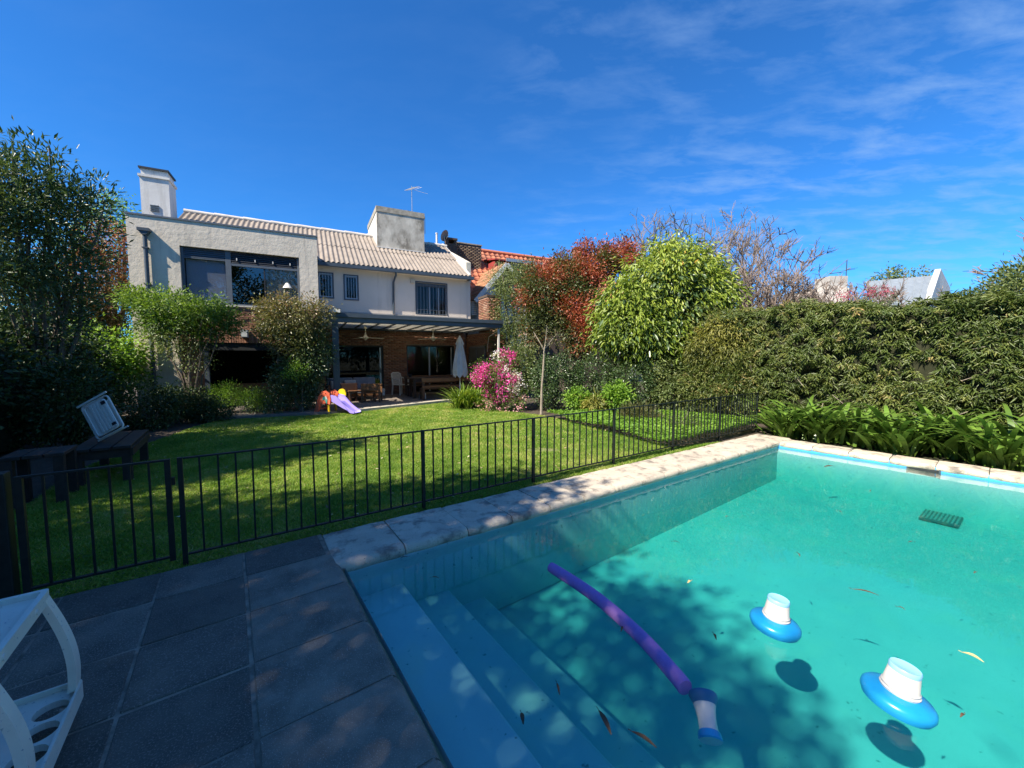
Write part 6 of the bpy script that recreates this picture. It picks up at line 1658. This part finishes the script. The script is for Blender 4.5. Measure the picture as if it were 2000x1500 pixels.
# slender young tree on the lawn edge
q = on_ground(1057, 806)
yt = plant('young_tree', 'slender young tree with pale forked trunk at the right edge of the lawn', 'tree', q)
Yq = q[1]
t_ = MB()
t_.tube([(q[0], q[1], -0.05), at(1058, 760, Yq), at(1061, 720, Yq), at(1063, 684, Yq)], [0.040, 0.030, 0.026, 0.023], 8)
t_.tube([at(1063, 684, Yq), at(1052, 665, Yq), at(1042, 648, Yq + 0.1)], [0.02, 0.014, 0.008], 6)
t_.tube([at(1063, 684, Yq), at(1066, 662, Yq), at(1068, 640, Yq)], [0.018, 0.012, 0.006], 6)
t_.tube([at(1063, 684, Yq), at(1074, 668, Yq + 0.1), at(1088, 652, Yq + 0.2)], [0.015, 0.011, 0.006], 6)
t_.build('trunk', m_bark_l, yt)
crown('crown', [bl(1050, 655, Yq, 0.5, 0.45, 0.28), bl(1025, 672, Yq, 0.35, 0.35, 0.25), bl(1085, 662, Yq, 0.28, 0.3, 0.2)], 60, 12, 0.13, 0.05, 0.02, g_olive, yt, ORG[yt.name], shell=0.3, tvar=0.5)
# dark evergreen tree against the neighbour's gable
q = at(1008, 800, 16.0)
ev = plant('evergreen_tree', 'grey-green evergreen tree growing against the tiled gable', 'tree', q)
eb = [bl(1000, 558, 16, 0.75, 0.8, 0.65), bl(988, 610, 15.8, 0.55, 0.7, 0.95), bl(982, 538, 16, 0.45, 0.5, 0.35), bl(1030, 540, 16.4, 0.60, 0.6, 0.45), bl(1000, 680, 15.6, 0.7, 0.8, 1.2)]
crown('crown', eb, 330, 40, 0.17, 0.09, 0.034, g_pale, ev, ORG[ev.name], shell=0.7, tint=lambda c: np.clip((c[:, 2] - 2.5) / 2.6 + RNG.normal(0, 0.2, len(c)), 0, 1))
t_ = MB(); limbs(t_, (q[0], q[1], -0.05), [b_[:3] for b_ in eb], 0.1, 0.02); t_.build('trunk', m_bark, ev)
# red photinia
q = at(1110, 800, 13.8)
ph = plant('photinia', 'large photinia with crimson new leaves beside the round yellow-green tree', 'tree', q)
pb_ = [bl(1060, 575, 13.8, 0.72, 0.8, 0.75), bl(1112, 560, 13.9, 0.8, 0.8, 0.72), bl(1165, 535, 14.0, 0.72, 0.7, 0.52), bl(1212, 520, 14.2, 0.5, 0.6, 0.40), bl(1120, 620, 13.5, 0.75, 0.7, 0.75), bl(1140, 668, 13.2, 0.55, 0.5, 0.70), bl(1045, 635, 13.7, 0.5, 0.6, 0.7), bl(1178, 505, 14, 0.28, 0.3, 0.28), bl(1095, 525, 14, 0.22, 0.2, 0.28), bl(1222, 495, 14.2, 0.22, 0.2, 0.2), bl(1140, 500, 14.0, 0.2, 0.2, 0.2)]
def ph_t(c):
    n = smooth_noise(c[:, [0, 2]], 2.4, 8)
    return np.clip(0.46 + 1.25 * n + (c[:, 2] - 3.4) * 0.08 + RNG.normal(0, 0.16, len(c)), 0, 1)
crown('crown', [(b[0], b[1], b[2] + 0.18, b[3] * 1.06, b[4], b[5] * 1.06) for b in pb_], 1050, 36, 0.15, 0.10, 0.044, g_red, ph, ORG[ph.name], rough=0.3, shell=0.62, droop=-0.05, tint=ph_t, tvar=0.22)
t_ = MB(); limbs(t_, (q[0], q[1], -0.05), [b_[:3] for b_ in pb_], 0.09, 0.02); t_.build('trunk', m_bark, ph)
# big round tree with drooping yellow-green leaves
q = at(1290, 800, 12.0)
av = plant('round_tree', 'big round tree with drooping yellow-green leaves in the middle of the right border', 'tree', q)
avb = [bl(1300, 590, 12.0, 1.55, 1.3, 1.45), bl(1320, 540, 12.1, 1.15, 1.1, 0.95), bl(1235, 610, 11.8, 1.05, 1.0, 1.05), bl(1370, 590, 12.1, 0.85, 0.9, 1.15), bl(1250, 660, 11.6, 1.0, 0.9, 0.75), bl(1325, 510, 12.2, 0.6, 0.6, 0.45), bl(1210, 655, 11.6, 0.65, 0.7, 0.6), bl(1300, 655, 11.6, 0.9, 0.8, 0.7)]
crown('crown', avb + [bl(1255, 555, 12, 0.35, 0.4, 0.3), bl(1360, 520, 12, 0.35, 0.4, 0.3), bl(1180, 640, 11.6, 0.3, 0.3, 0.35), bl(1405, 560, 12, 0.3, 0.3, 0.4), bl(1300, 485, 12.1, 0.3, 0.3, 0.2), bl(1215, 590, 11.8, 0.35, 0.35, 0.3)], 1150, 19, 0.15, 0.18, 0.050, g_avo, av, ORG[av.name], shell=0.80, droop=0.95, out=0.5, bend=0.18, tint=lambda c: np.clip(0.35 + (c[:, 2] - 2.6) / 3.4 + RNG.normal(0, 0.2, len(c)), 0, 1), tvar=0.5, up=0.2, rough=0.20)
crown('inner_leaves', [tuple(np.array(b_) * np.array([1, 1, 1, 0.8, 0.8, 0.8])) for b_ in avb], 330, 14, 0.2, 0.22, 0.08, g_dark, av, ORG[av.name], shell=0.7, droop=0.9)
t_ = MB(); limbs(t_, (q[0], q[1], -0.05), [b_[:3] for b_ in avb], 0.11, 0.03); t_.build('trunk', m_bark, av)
# bare trees behind
def vase(mb, base, h, rad, stems, seed, r0=0.05, side=9, fork=0.25, twl=0.9, top=0.35):
    """many-stemmed bare tree: stems fan out of the base, side twigs fork upwards; returns twig ends"""
    rg = random.Random(seed); tips = []
    base = Vector(base)
    hub = base + Vector((0, 0, h * fork))
    mb.tube([base, base + Vector((rg.gauss(0, 0.05), 0, h * fork * 0.5)), hub], [r0 * 1.7, r0 * 1.5, r0 * 1.3], 7, cap=False)
    for k in range(stems):
        a = 2 * math.pi * (k + rg.random() * 0.8) / stems
        rr = rad * math.sqrt(rg.uniform(0.05, 1.0)); hh_ = h * (1 - top * (rr / rad) ** 2 * rg.uniform(0.6, 1.2))
        tip = base + Vector((rr * math.cos(a), rr * math.sin(a), hh_))
        d = tip - hub
        pts = []
        for i in range(8):
            s_ = i / 7
            p = hub + Vector((d.x * s_ ** 0.9, d.y * s_ ** 0.9, d.z * s_)) + Vector((rg.gauss(0, 1), rg.gauss(0, 1), rg.gauss(0, 0.5))) * (0.045 * d.length * (0.3 + s_) * (1 if 0 < i else 0))
            pts.append(p)
        mb.tube(pts, [r0 * (1 - 0.85 * i / 7) for i in range(8)], 5, cap=False)
        tips.append(pts[-1])
        for m_ in range(side):
            s_ = rg.uniform(0.25, 0.98); f = s_ * 7; i = min(int(f), 6)
            p = pts[i].lerp(pts[i + 1], f - i)
            dd = ((pts[i + 1] - pts[i]).normalized() + Vector((rg.gauss(0, 1), rg.gauss(0, 1), rg.gauss(0.2, 0.5))) * 0.55).normalized()
            l1 = twl * rg.uniform(0.5, 1.2) * (1.15 - 0.6 * s_)
            q1 = p + dd * l1 * 0.5 + Vector((rg.gauss(0, 1), rg.gauss(0, 1), rg.gauss(0, 1))) * 0.05 * l1
            q2 = q1 + (dd + Vector((rg.gauss(0, 0.25), rg.gauss(0, 0.25), 0.25))).normalized() * l1 * 0.5
            r1 = max(r0 * 0.28 * (1.1 - 0.6 * s_), 0.013)
            mb.tube([p, q1, q2], [r1, r1 * 0.75, 0.008], 3, cap=False); tips.append(q2)
            for n_ in range(6):
                t_ = rg.random()
                b_ = p.lerp(q1, t_ * 2) if t_ < 0.5 else q1.lerp(q2, t_ * 2 - 1)
                d2 = (dd + Vector((rg.gauss(0, 1), rg.gauss(0, 1), rg.gauss(0.2, 0.6))) * 0.6).normalized()
                l2 = l1 * rg.uniform(0.25, 0.6); e_ = b_ + d2 * l2
                mb.tube([b_, b_ + d2 * l2 * 0.5 + Vector((rg.gauss(0, 0.03), rg.gauss(0, 0.03), 0)) * l2, e_], [0.009, 0.0075, 0.005], 3, cap=False); tips.append(e_)
    return tips
def bare(label, x, Y, h, rad, stems, seed, r0=0.05, side=10, fork=0.25, leafm=None, nl=0, ntype='bare_tree', cat='tree', twl=0.9, top=0.35, lsz=0.055):
    q = at(x, 690, Y)
    o = plant(ntype, label, cat, q, 'bare trees and shrubs behind the hedge')
    mb = MB()
    tips = vase(mb, (q[0], q[1], -0.05), h, rad, stems, seed, r0, side, fork, twl, top)
    mb.build('trunk', m_twig, o)
    if leafm is not None and nl:
        P = np.array([tuple(t) for t in tips])
        P = P[RNG.integers(0, len(P), nl)] + RNG.normal(0, 0.08, (nl, 3))
        leaves('young_leaves', P, RNG.normal(size=(nl, 3)) + np.array([0, 0, 0.2]), RNG.normal(size=(nl, 3)), lsz * RNG.uniform(0.7, 1.3, nl), lsz * 0.42, leafm, o, ORG[o.name])
    return o
bare('nearly bare tree with tiny green buds rising above the round tree', 1335, 16.5, 7.6, 3.1, 26, 21, 0.055, 17, 0.25, g_pale, 2600, twl=1.2, top=0.28)
bare('bare greyish-pink tree right of the round tree', 1475, 14.2, 6.0, 2.1, 30, 33, 0.045, 19, 0.2, g_pale, 300, twl=0.9, top=0.30)
bare('green-budded thin tree behind the bare greyish-pink tree', 1430, 17.5, 8.1, 1.8, 14, 35, 0.05, 14, 0.25, g_pale, 1200, twl=1.0)
bare('low bare branching shrub above the hedge, left of the pale flat building', 1545, 14.5, 4.7, 1.5, 30, 5, 0.03, 17, 0.2, ntype='bare_shrub', cat='shrub', twl=0.7)
bare('tangled bare shrub above the hedge in front of the pale flat building', 1625, 14.0, 4.5, 1.9, 40, 9, 0.03, 18, 0.2, g_redor, 200, ntype='bare_shrub', cat='shrub', twl=0.7)
bare('low bare shrub beside the white house roof', 1680, 13.0, 4.1, 1.5, 32, 14, 0.025, 17, 0.2, g_dark, 260, ntype='bare_shrub', cat='shrub', twl=0.6)
bare('thin bare shrub right of the white gable', 1890, 12.5, 4.2, 1.1, 9, 18, 0.02, 8, 0.2, ntype='bare_shrub', cat='shrub', twl=0.6)
bare('bare twigs reaching in at the right edge of the picture', 2058, 9.0, 5.5, 1.2, 9, 27, 0.04, 9, 0.4, twl=0.7)
# pink blossom shrub over the hedge
q = at(1710, 690, 11.6)
ps = plant('pink_shrub', 'small shrub with crimson blossom over the hedge by the white house', 'flowering shrub', q)
crown('foliage', [bl(1712, 590, 11.6, 0.36, 0.35, 0.30)], 40, 26, 0.09, 0.05, 0.02, g_dark, ps, ORG[ps.name])
crown('blossoms', [bl(1718, 570, 11.5, 0.24, 0.25, 0.12), bl(1650, 577, 11.8, 0.16, 0.2, 0.06)], 24, 24, 0.06, 0.04, 0.03, leaf_mat('crimson_petal', [(0, (0.34, 0.03, 0.08)), (1, (0.55, 0.12, 0.2))], 0.6, 0.2, 0.3), ps, ORG[ps.name])
t_ = MB(); limbs(t_, (q[0], q[1], -0.05), [at(1712, 590, 11.6)], 0.03, 0.01); t_.build('stem', m_bark, ps)
# distant trees behind the white house
for k, (x, y, Y, r_, lab) in enumerate(((1735, 545, 48, 1.5, 'small distant tree top left of the white gable, the leftmost'), (1775, 540, 50, 1.7, 'small distant tree top just left of the white gable'))):
    q = at(x, 690, Y)
    o = plant('distant_tree', lab, 'tree', q, 'distant trees behind the white house')
    crown('crown', [bl(x, y, Y, r_, r_, 0.9), bl(x, y + 25, Y, r_, r_, 1.6)], 60, 20, 0.35, 0.35, 0.16, g_pale, o, ORG[o.name])
    MB().tube([(q[0], q[1], -0.05), at(x, y, Y)], [0.25, 0.06], 6).build('trunk', m_bark, o)

# long clipped hedge along the right boundary (pool frame)
HA = 10.55
hg = thing('long_hedge', 'long tall hedge of drooping narrow leaves behind the far end of the pool', 'hedge', (HA + 0.5, 1.0, -0.05), AP)
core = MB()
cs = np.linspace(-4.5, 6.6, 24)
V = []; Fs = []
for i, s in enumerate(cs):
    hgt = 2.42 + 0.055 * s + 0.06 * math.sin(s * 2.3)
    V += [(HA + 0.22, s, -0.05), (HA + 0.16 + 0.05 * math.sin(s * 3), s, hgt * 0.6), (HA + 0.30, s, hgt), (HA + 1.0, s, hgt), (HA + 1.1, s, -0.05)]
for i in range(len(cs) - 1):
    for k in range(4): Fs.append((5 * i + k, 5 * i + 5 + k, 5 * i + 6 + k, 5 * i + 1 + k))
core.add(V, Fs); core.build('dark_core', m_core, hg)  # solid filler behind the leaves, its dark colour standing for inner shade
nc = 2900
s_ = RNG.uniform(-4.6, 6.7, nc)
hz = RNG.random(nc)
hgt = 2.50 + 0.055 * s_ + 0.07 * np.sin(s_ * 2.3) + 0.05 * np.sin(s_ * 5.7)
zc = hz * hgt
bump_ = 0.10 * np.sin(s_ * 2.1 + zc * 2.5) + 0.07 * np.sin(s_ * 5.3 - zc * 3.3)
ac_ = HA + bump_ + RNG.normal(0, 0.05, nc)
topm = RNG.random(nc) < 0.22
zc = np.where(topm, hgt + RNG.normal(0, 0.05, nc), zc); ac_ = np.where(topm, HA + RNG.uniform(0, 1.0, nc), ac_)
cen = np.stack([ac_, s_, zc], 1)
per = 34
n = nc * per
cc_ = np.repeat(cen, per, 0)
az2 = RNG.uniform(0, 6.283, n)
whorl = np.stack([np.cos(az2) * 0.8 - 0.55, np.sin(az2) * 0.9, RNG.normal(-0.55, 0.45, n)], 1)
whorl[np.repeat(topm, per)] += np.array([0.5, 0, 0.75])
pos = cc_ + unit(RNG.normal(size=(n, 3))) * RNG.random((n, 1)) * 0.10
tint = np.clip(np.repeat(np.clip(0.42 + 0.30 * smooth_noise(np.stack([s_, zc], 1), 3.0, 4) + RNG.normal(0, 0.17, nc) + np.where(RNG.random(nc) < 0.05, 0.36, 0), 0, 1), per) * 0.72 + RNG.random(n) * 0.34, 0, 1)
leaves('foliage', pos, whorl, unit(RNG.normal(size=(n, 3)) * 0.5 + np.array([-0.6, 0, 0.6])), 0.105 * RNG.uniform(0.6, 1.35, n), 0.021 * RNG.uniform(0.8, 1.2, n), g_hedge, hg, ORG[hg.name], tint, bend=0.25)
# thin canes and a stake in the hedge
for k in range(14):
    s0_, z0_ = random.uniform(-1.5, 5.5), random.uniform(0.5, 2.1)
    MB().tube([(HA - 0.10, s0_, z0_), (HA - 0.16, s0_ + random.uniform(-0.3, 0.3), z0_ + random.uniform(-0.25, 0.2))], 0.006, 4).build('dry_cane', m_bark_l, hg)
# taller shrub mass at the right edge
q = PW(10.9, 0.4)
ts = plant('tall_shrub', 'taller dark shrub rising over the hedge at the right edge of the picture', 'shrub', q)
tsb = [bl(1965, 595, 7.0, 0.55, 0.6, 0.28), bl(1915, 605, 7.6, 0.4, 0.5, 0.18), bl(2030, 570, 6.8, 0.5, 0.6, 0.5), bl(1995, 560, 7.3, 0.22, 0.3, 0.3)]
crown('crown', tsb, 190, 36, 0.12, 0.085, 0.028, g_pale, ts, ORG[ts.name], shell=0.7)
t_ = MB(); limbs(t_, (q[0], q[1], -0.05), [b_[:3] for b_ in tsb], 0.05, 0.015); t_.build('trunk', m_bark, ts)
# yellow-green shrub growing through the left end of the hedge
q = at(1435, 800, 10.4)
yg = plant('bamboo_shrub', 'yellow-green drooping narrow-leaved shrub at the left end of the long hedge', 'shrub', q)
ygb = [bl(1435, 650, 10.4, 0.80, 0.5, 0.38), bl(1490, 648, 10.2, 0.45, 0.4, 0.33), bl(1385, 680, 10.5, 0.55, 0.5, 0.45), bl(1440, 700, 10.2, 0.8, 0.5, 0.5)]
crown('crown', ygb, 260, 30, 0.12, 0.14, 0.024, g_bamboo, yg, ORG[yg.name], shell=0.75, droop=0.75, bend=0.25, tint=lambda c: np.clip((c[:, 2] - 1.4) / 1.2 + RNG.normal(0, 0.2, len(c)), 0, 1))
t_ = MB(); limbs(t_, (q[0], q[1], -0.05), [b_[:3] for b_ in ygb], 0.03, 0.01); t_.build('stem', m_bark, yg)
# dark shrubs in the border below the trees
for (x, y, Y, rx, rz, mt, lab) in ((1010, 720, 12.6, 0.6, 0.75, g_pale, 'grey-green shrub behind the azalea'), (1085, 745, 11.8, 0.7, 0.75, g_dark, 'dark small-leaved shrub behind the slender young tree'),
                                  (1160, 745, 11.6, 0.65, 0.75, g_dark, 'dark small-leaved shrub under the photinia'), (1235, 745, 11.3, 0.7, 0.8, g_dark, 'dark small-leaved shrub under the left half of the round tree'),
                                  (1310, 750, 11.0, 0.65, 0.8, g_pale, 'grey-green shrub under the right half of the round tree'), (1385, 755, 10.4, 0.7, 0.75, g_hedge, 'brownish shrub at the left end of the long hedge'),
                                  (1460, 745, 9.9, 0.65, 0.85, g_hedge, 'brownish narrow-leaved shrub behind the fence corner')):
    bush('border_shrub', lab, x, y, Y, rx, rz, mt, 190, 40, 0.065 if mt is not g_hedge else 0.10, 0.036 if mt is not g_hedge else 0.022, 810, 'shrubs in the right border', shell=0.75)
bush('leafy_plant', 'bright green leafy plant in the border right of the young tree', 1128, 778, 11.0, 0.30, 0.25, g_lime, 60, 26, 0.09, 0.045, 806, 'small plants in the right border')
bush('leafy_plant', 'lime-green leafy plant in the border below the round tree', 1205, 772, 10.6, 0.32, 0.28, g_lime, 60, 26, 0.10, 0.05, 812, 'small plants in the right border')
bush('leafy_plant', 'low yellow variegated plant between the two leafy border plants', 1160, 788, 10.7, 0.26, 0.16, g_bamboo, 40, 20, 0.14, 0.04, 806, 'small plants in the right border')
bush('leafy_plant', 'grassy tuft at the lawn edge behind the railing', 1245, 812, 9.4, 0.35, 0.22, g_olive, 60, 30, 0.16, 0.012, 830, 'small plants in the right border', droop=-0.5)
bush('leafy_plant', 'dark rounded herb clump behind the railing near the coping', 1330, 830, 8.3, 0.30, 0.25, g_pale, 60, 30, 0.04, 0.018, 855, 'small plants in the right border')
# ground cover behind the fence corner
GC = np.array([(2.70, 6.75), (2.10, 7.95), (1.50, 9.15), (0.9, 10.3), (2.6, 10.8), (4.6, 10.4), tuple(PW(9.9, 5.2)[:2]), tuple(PW(9.9, 3.75)[:2]), tuple(PW(7.6, 3.80)[:2])])
P = np.stack([RNG.uniform(0.5, 8.5, 64000), RNG.uniform(6, 11, 64000)], 1); P = P[in_poly(P, GC)][:24000]
n = len(P)
hgt_ = 0.05 + 0.10 * (0.5 + 0.5 * smooth_noise(P, 3, 12)) + RNG.random(n) * 0.06
gco = leaves('ground_cover', np.concatenate([P, hgt_[:, None]], 1), np.stack([RNG.normal(size=n), RNG.normal(size=n), RNG.uniform(-0.1, 0.6, n)], 1), RNG.normal(0, 0.4, (n, 3)) + np.array([0, 0, 1]), 0.062 * RNG.uniform(0.6, 1.3, n), 0.045 * RNG.uniform(0.7, 1.2, n), g_lime, None, (0, 0, 0), np.clip(0.45 + 0.3 * smooth_noise(P, 4, 6) + RNG.normal(0, 0.2, n), 0, 1))
tag(gco, 'low bright green ground cover behind the railing corner', 'ground cover', kind='stuff')

# strap-leaved plants in a row along the far coping: every leaf a piece
leaf_ms = []
for k in range(7):
    st_rng = RNG
    me = straps('leaf', 1, (0, 0, 0), 1.04, 0.080, None, None, (0, 0, 0), 9, (0.17 + 0.035 * k, 0.18 + 0.035 * k), 0.0, el=(50 + 5.5 * k, 51 + 5.5 * k))
    # turn so that it leans to +x
    v = np.empty(len(me.vertices) * 3, np.float32); me.vertices.foreach_get('co', v); v = v.reshape(-1, 3)
    tipd = v[-1]; t = math.atan2(tipd[1], tipd[0])
    v2 = rotz(v, -math.degrees(t)).astype(np.float32); me.vertices.foreach_set('co', v2.ravel())
    me.materials.append(m_strap); leaf_ms.append(me)
row = [(9.25, 3.15, 'the one at the pool corner by the railing'), (9.30, 2.55, 'second from the railing corner'), (9.45, 1.95, 'third from the railing corner'), (9.25, 1.45, 'directly behind the skimmer slot'), (9.55, 0.85, 'just right of the skimmer slot'), (9.30, 0.35, 'nearest the right edge, in front'), (9.75, 2.9, 'behind the corner one, against the hedge'), (9.85, 1.2, 'back row, against the hedge behind the skimmer'), (9.45, -0.25, 'cut by the right edge of the picture')]
for (a_, b_, lab) in row:
    o = thing('strap_plant', 'strap-leaved clump at the far pool edge, ' + lab, 'agapanthus', (a_, b_, -0.05), AP, 'strap-leaved clumps along the far pool edge')
    nlf = 84
    for k in range(nlf):
        th = random.uniform(0, 2 * math.pi)
        rr = random.uniform(0.0, 0.16)
        sc = random.uniform(0.72, 1.28)
        piece('leaf', random.choice(leaf_ms), o, (a_ + rr * math.cos(th) + random.gauss(0, 0.10), b_ + rr * math.sin(th) + random.gauss(0, 0.12), -0.05), (random.gauss(0, 0.12), random.gauss(0, 0.10), th), (sc, random.uniform(0.8, 1.15), sc * random.uniform(0.85, 1.1)))

# ---- TREES BEHIND THE CAMERA that shade the deck and the near end of the pool
def shade_tree(label, h, blobs, k, per, ln=0.13, wd=0.065, spread=0.24):
    """blobs: (x, y, r) patches of ground where the crown's shade falls"""
    ox, oy = (to_sun.x / to_sun.z), (to_sun.y / to_sun.z)
    B = []
    for i, (x, y, r) in enumerate(blobs):
        hh_ = h + 0.35 * math.sin(i * 2.3)
        B.append((x + ox * hh_, y + oy * hh_, hh_, r, r * 0.92, 0.42 * r + 0.15))
    tx, ty = B[0][0], B[0][1]
    o = plant('shade_tree', label, 'tree', (tx, ty), 'garden trees shading the deck')
    crown('crown', B, k, per, spread, ln, wd, g_shade, o, ORG[o.name], shell=0.15)
    t = MB(); t.tube([(tx, ty, -0.05), (tx + 0.05, ty, h * 0.3), (tx, ty + 0.05, h * 0.55)], [0.20, 0.16, 0.13], 9)
    limbs(t, (tx, ty + 0.05, h * 0.55), [b_[:3] for b_ in B], 0.10, 0.02); t.build('trunk', m_bark, o)
    return o
shade_tree('tall leafy tree behind the camera whose shade falls over the deck', 6.6, [(-2.3, 1.9, 1.7), (-1.2, 3.5, 0.8), (-3.4, 3.1, 1.5), (-1.9, 0.4, 1.9), (-0.9, 4.2, 0.9), (-2.3, 3.5, 1.0), (-4.6, 2.6, 1.6), (0.1, 4.7, 0.6), (-0.1, 3.9, 0.6)], 680, 42, 0.16, 0.085)
shade_tree('leafy tree behind the camera whose shade dapples the near end of the pool', 8.0, [(0.5, 1.4, 1.15), (-0.1, 2.7, 0.8), (0.8, 2.3, 0.7), (1.3, 0.4, 1.1), (0.6, 3.1, 0.55), (2.2, 0.5, 0.7), (-0.8, 1.5, 0.9), (1.9, -0.2, 0.9)], 175, 34, 0.16, 0.08, 0.15)
shade_tree('leafy tree left of the deck whose shade falls over the left lawn', 5.5, [(-5.5, 5.9, 1.4), (-4.3, 6.3, 0.9), (-6.3, 7.4, 1.2), (-5.3, 4.5, 1.2), (-4.4, 5.6, 0.7), (-5.0, 7.6, 0.7), (-3.5, 6.9, 0.45)], 420, 42, 0.16, 0.085, 0.2)
# garden trees at the far end of the plot behind the camera: what the windows and the water mirror
for k, (x, y, h) in enumerate(((-17, -10, 11.0), (-11, -14, 12.0), (-5, -16, 12.5), (1, -16.5, 12.0), (7, -15, 11.0), (13, -12, 10.0))):
    o = plant('background_tree', 'broad garden tree behind the camera, number %s from the left boundary' % ('one', 'two', 'three', 'four', 'five', 'six')[k], 'tree', (x, y), 'trees at the end of the plot behind the camera')
    B = [(x, y, h * 0.55, 3.0, 2.2, h * 0.42), (x + 1.8, y + 0.4, h * 0.42, 2.0, 1.8, h * 0.36), (x - 1.8, y - 0.3, h * 0.45, 2.0, 1.8, h * 0.38)]
    crown('crown', B, 230, 36, 0.45, 0.34, 0.17, g_shade, o, ORG[o.name], shell=0.6)
    MB().tube([(x, y, -0.05), (x, y, h * 0.6)], [0.22, 0.12], 8).build('trunk', m_bark, o)

# pale fallen leaves and petals scattered on the lawn
P = np.stack([RNG.uniform(-7, 3, 2600), RNG.uniform(3, 13, 2600)], 1); P = P[in_poly(P, LP)][:420]
n = len(P)
fl_ = leaves('fallen_leaves', np.concatenate([P, np.full((n, 1), 0.008)], 1), np.stack([RNG.normal(size=n), RNG.normal(size=n), RNG.normal(0, 0.15, n)], 1), RNG.normal(0, 0.3, (n, 3)) + np.array([0, 0, 1]), 0.055 * RNG.uniform(0.5, 1.3, n), 0.022 * RNG.uniform(0.6, 1.3, n), leaf_mat('fallen_leaf', [(0, (0.16, 0.09, 0.04)), (0.6, (0.42, 0.33, 0.17)), (1, (0.55, 0.50, 0.36))], 0.6, 0.3, 0.1), None)
tag(fl_, 'pale fallen leaves scattered over the lawn', 'fallen leaves', kind='stuff')
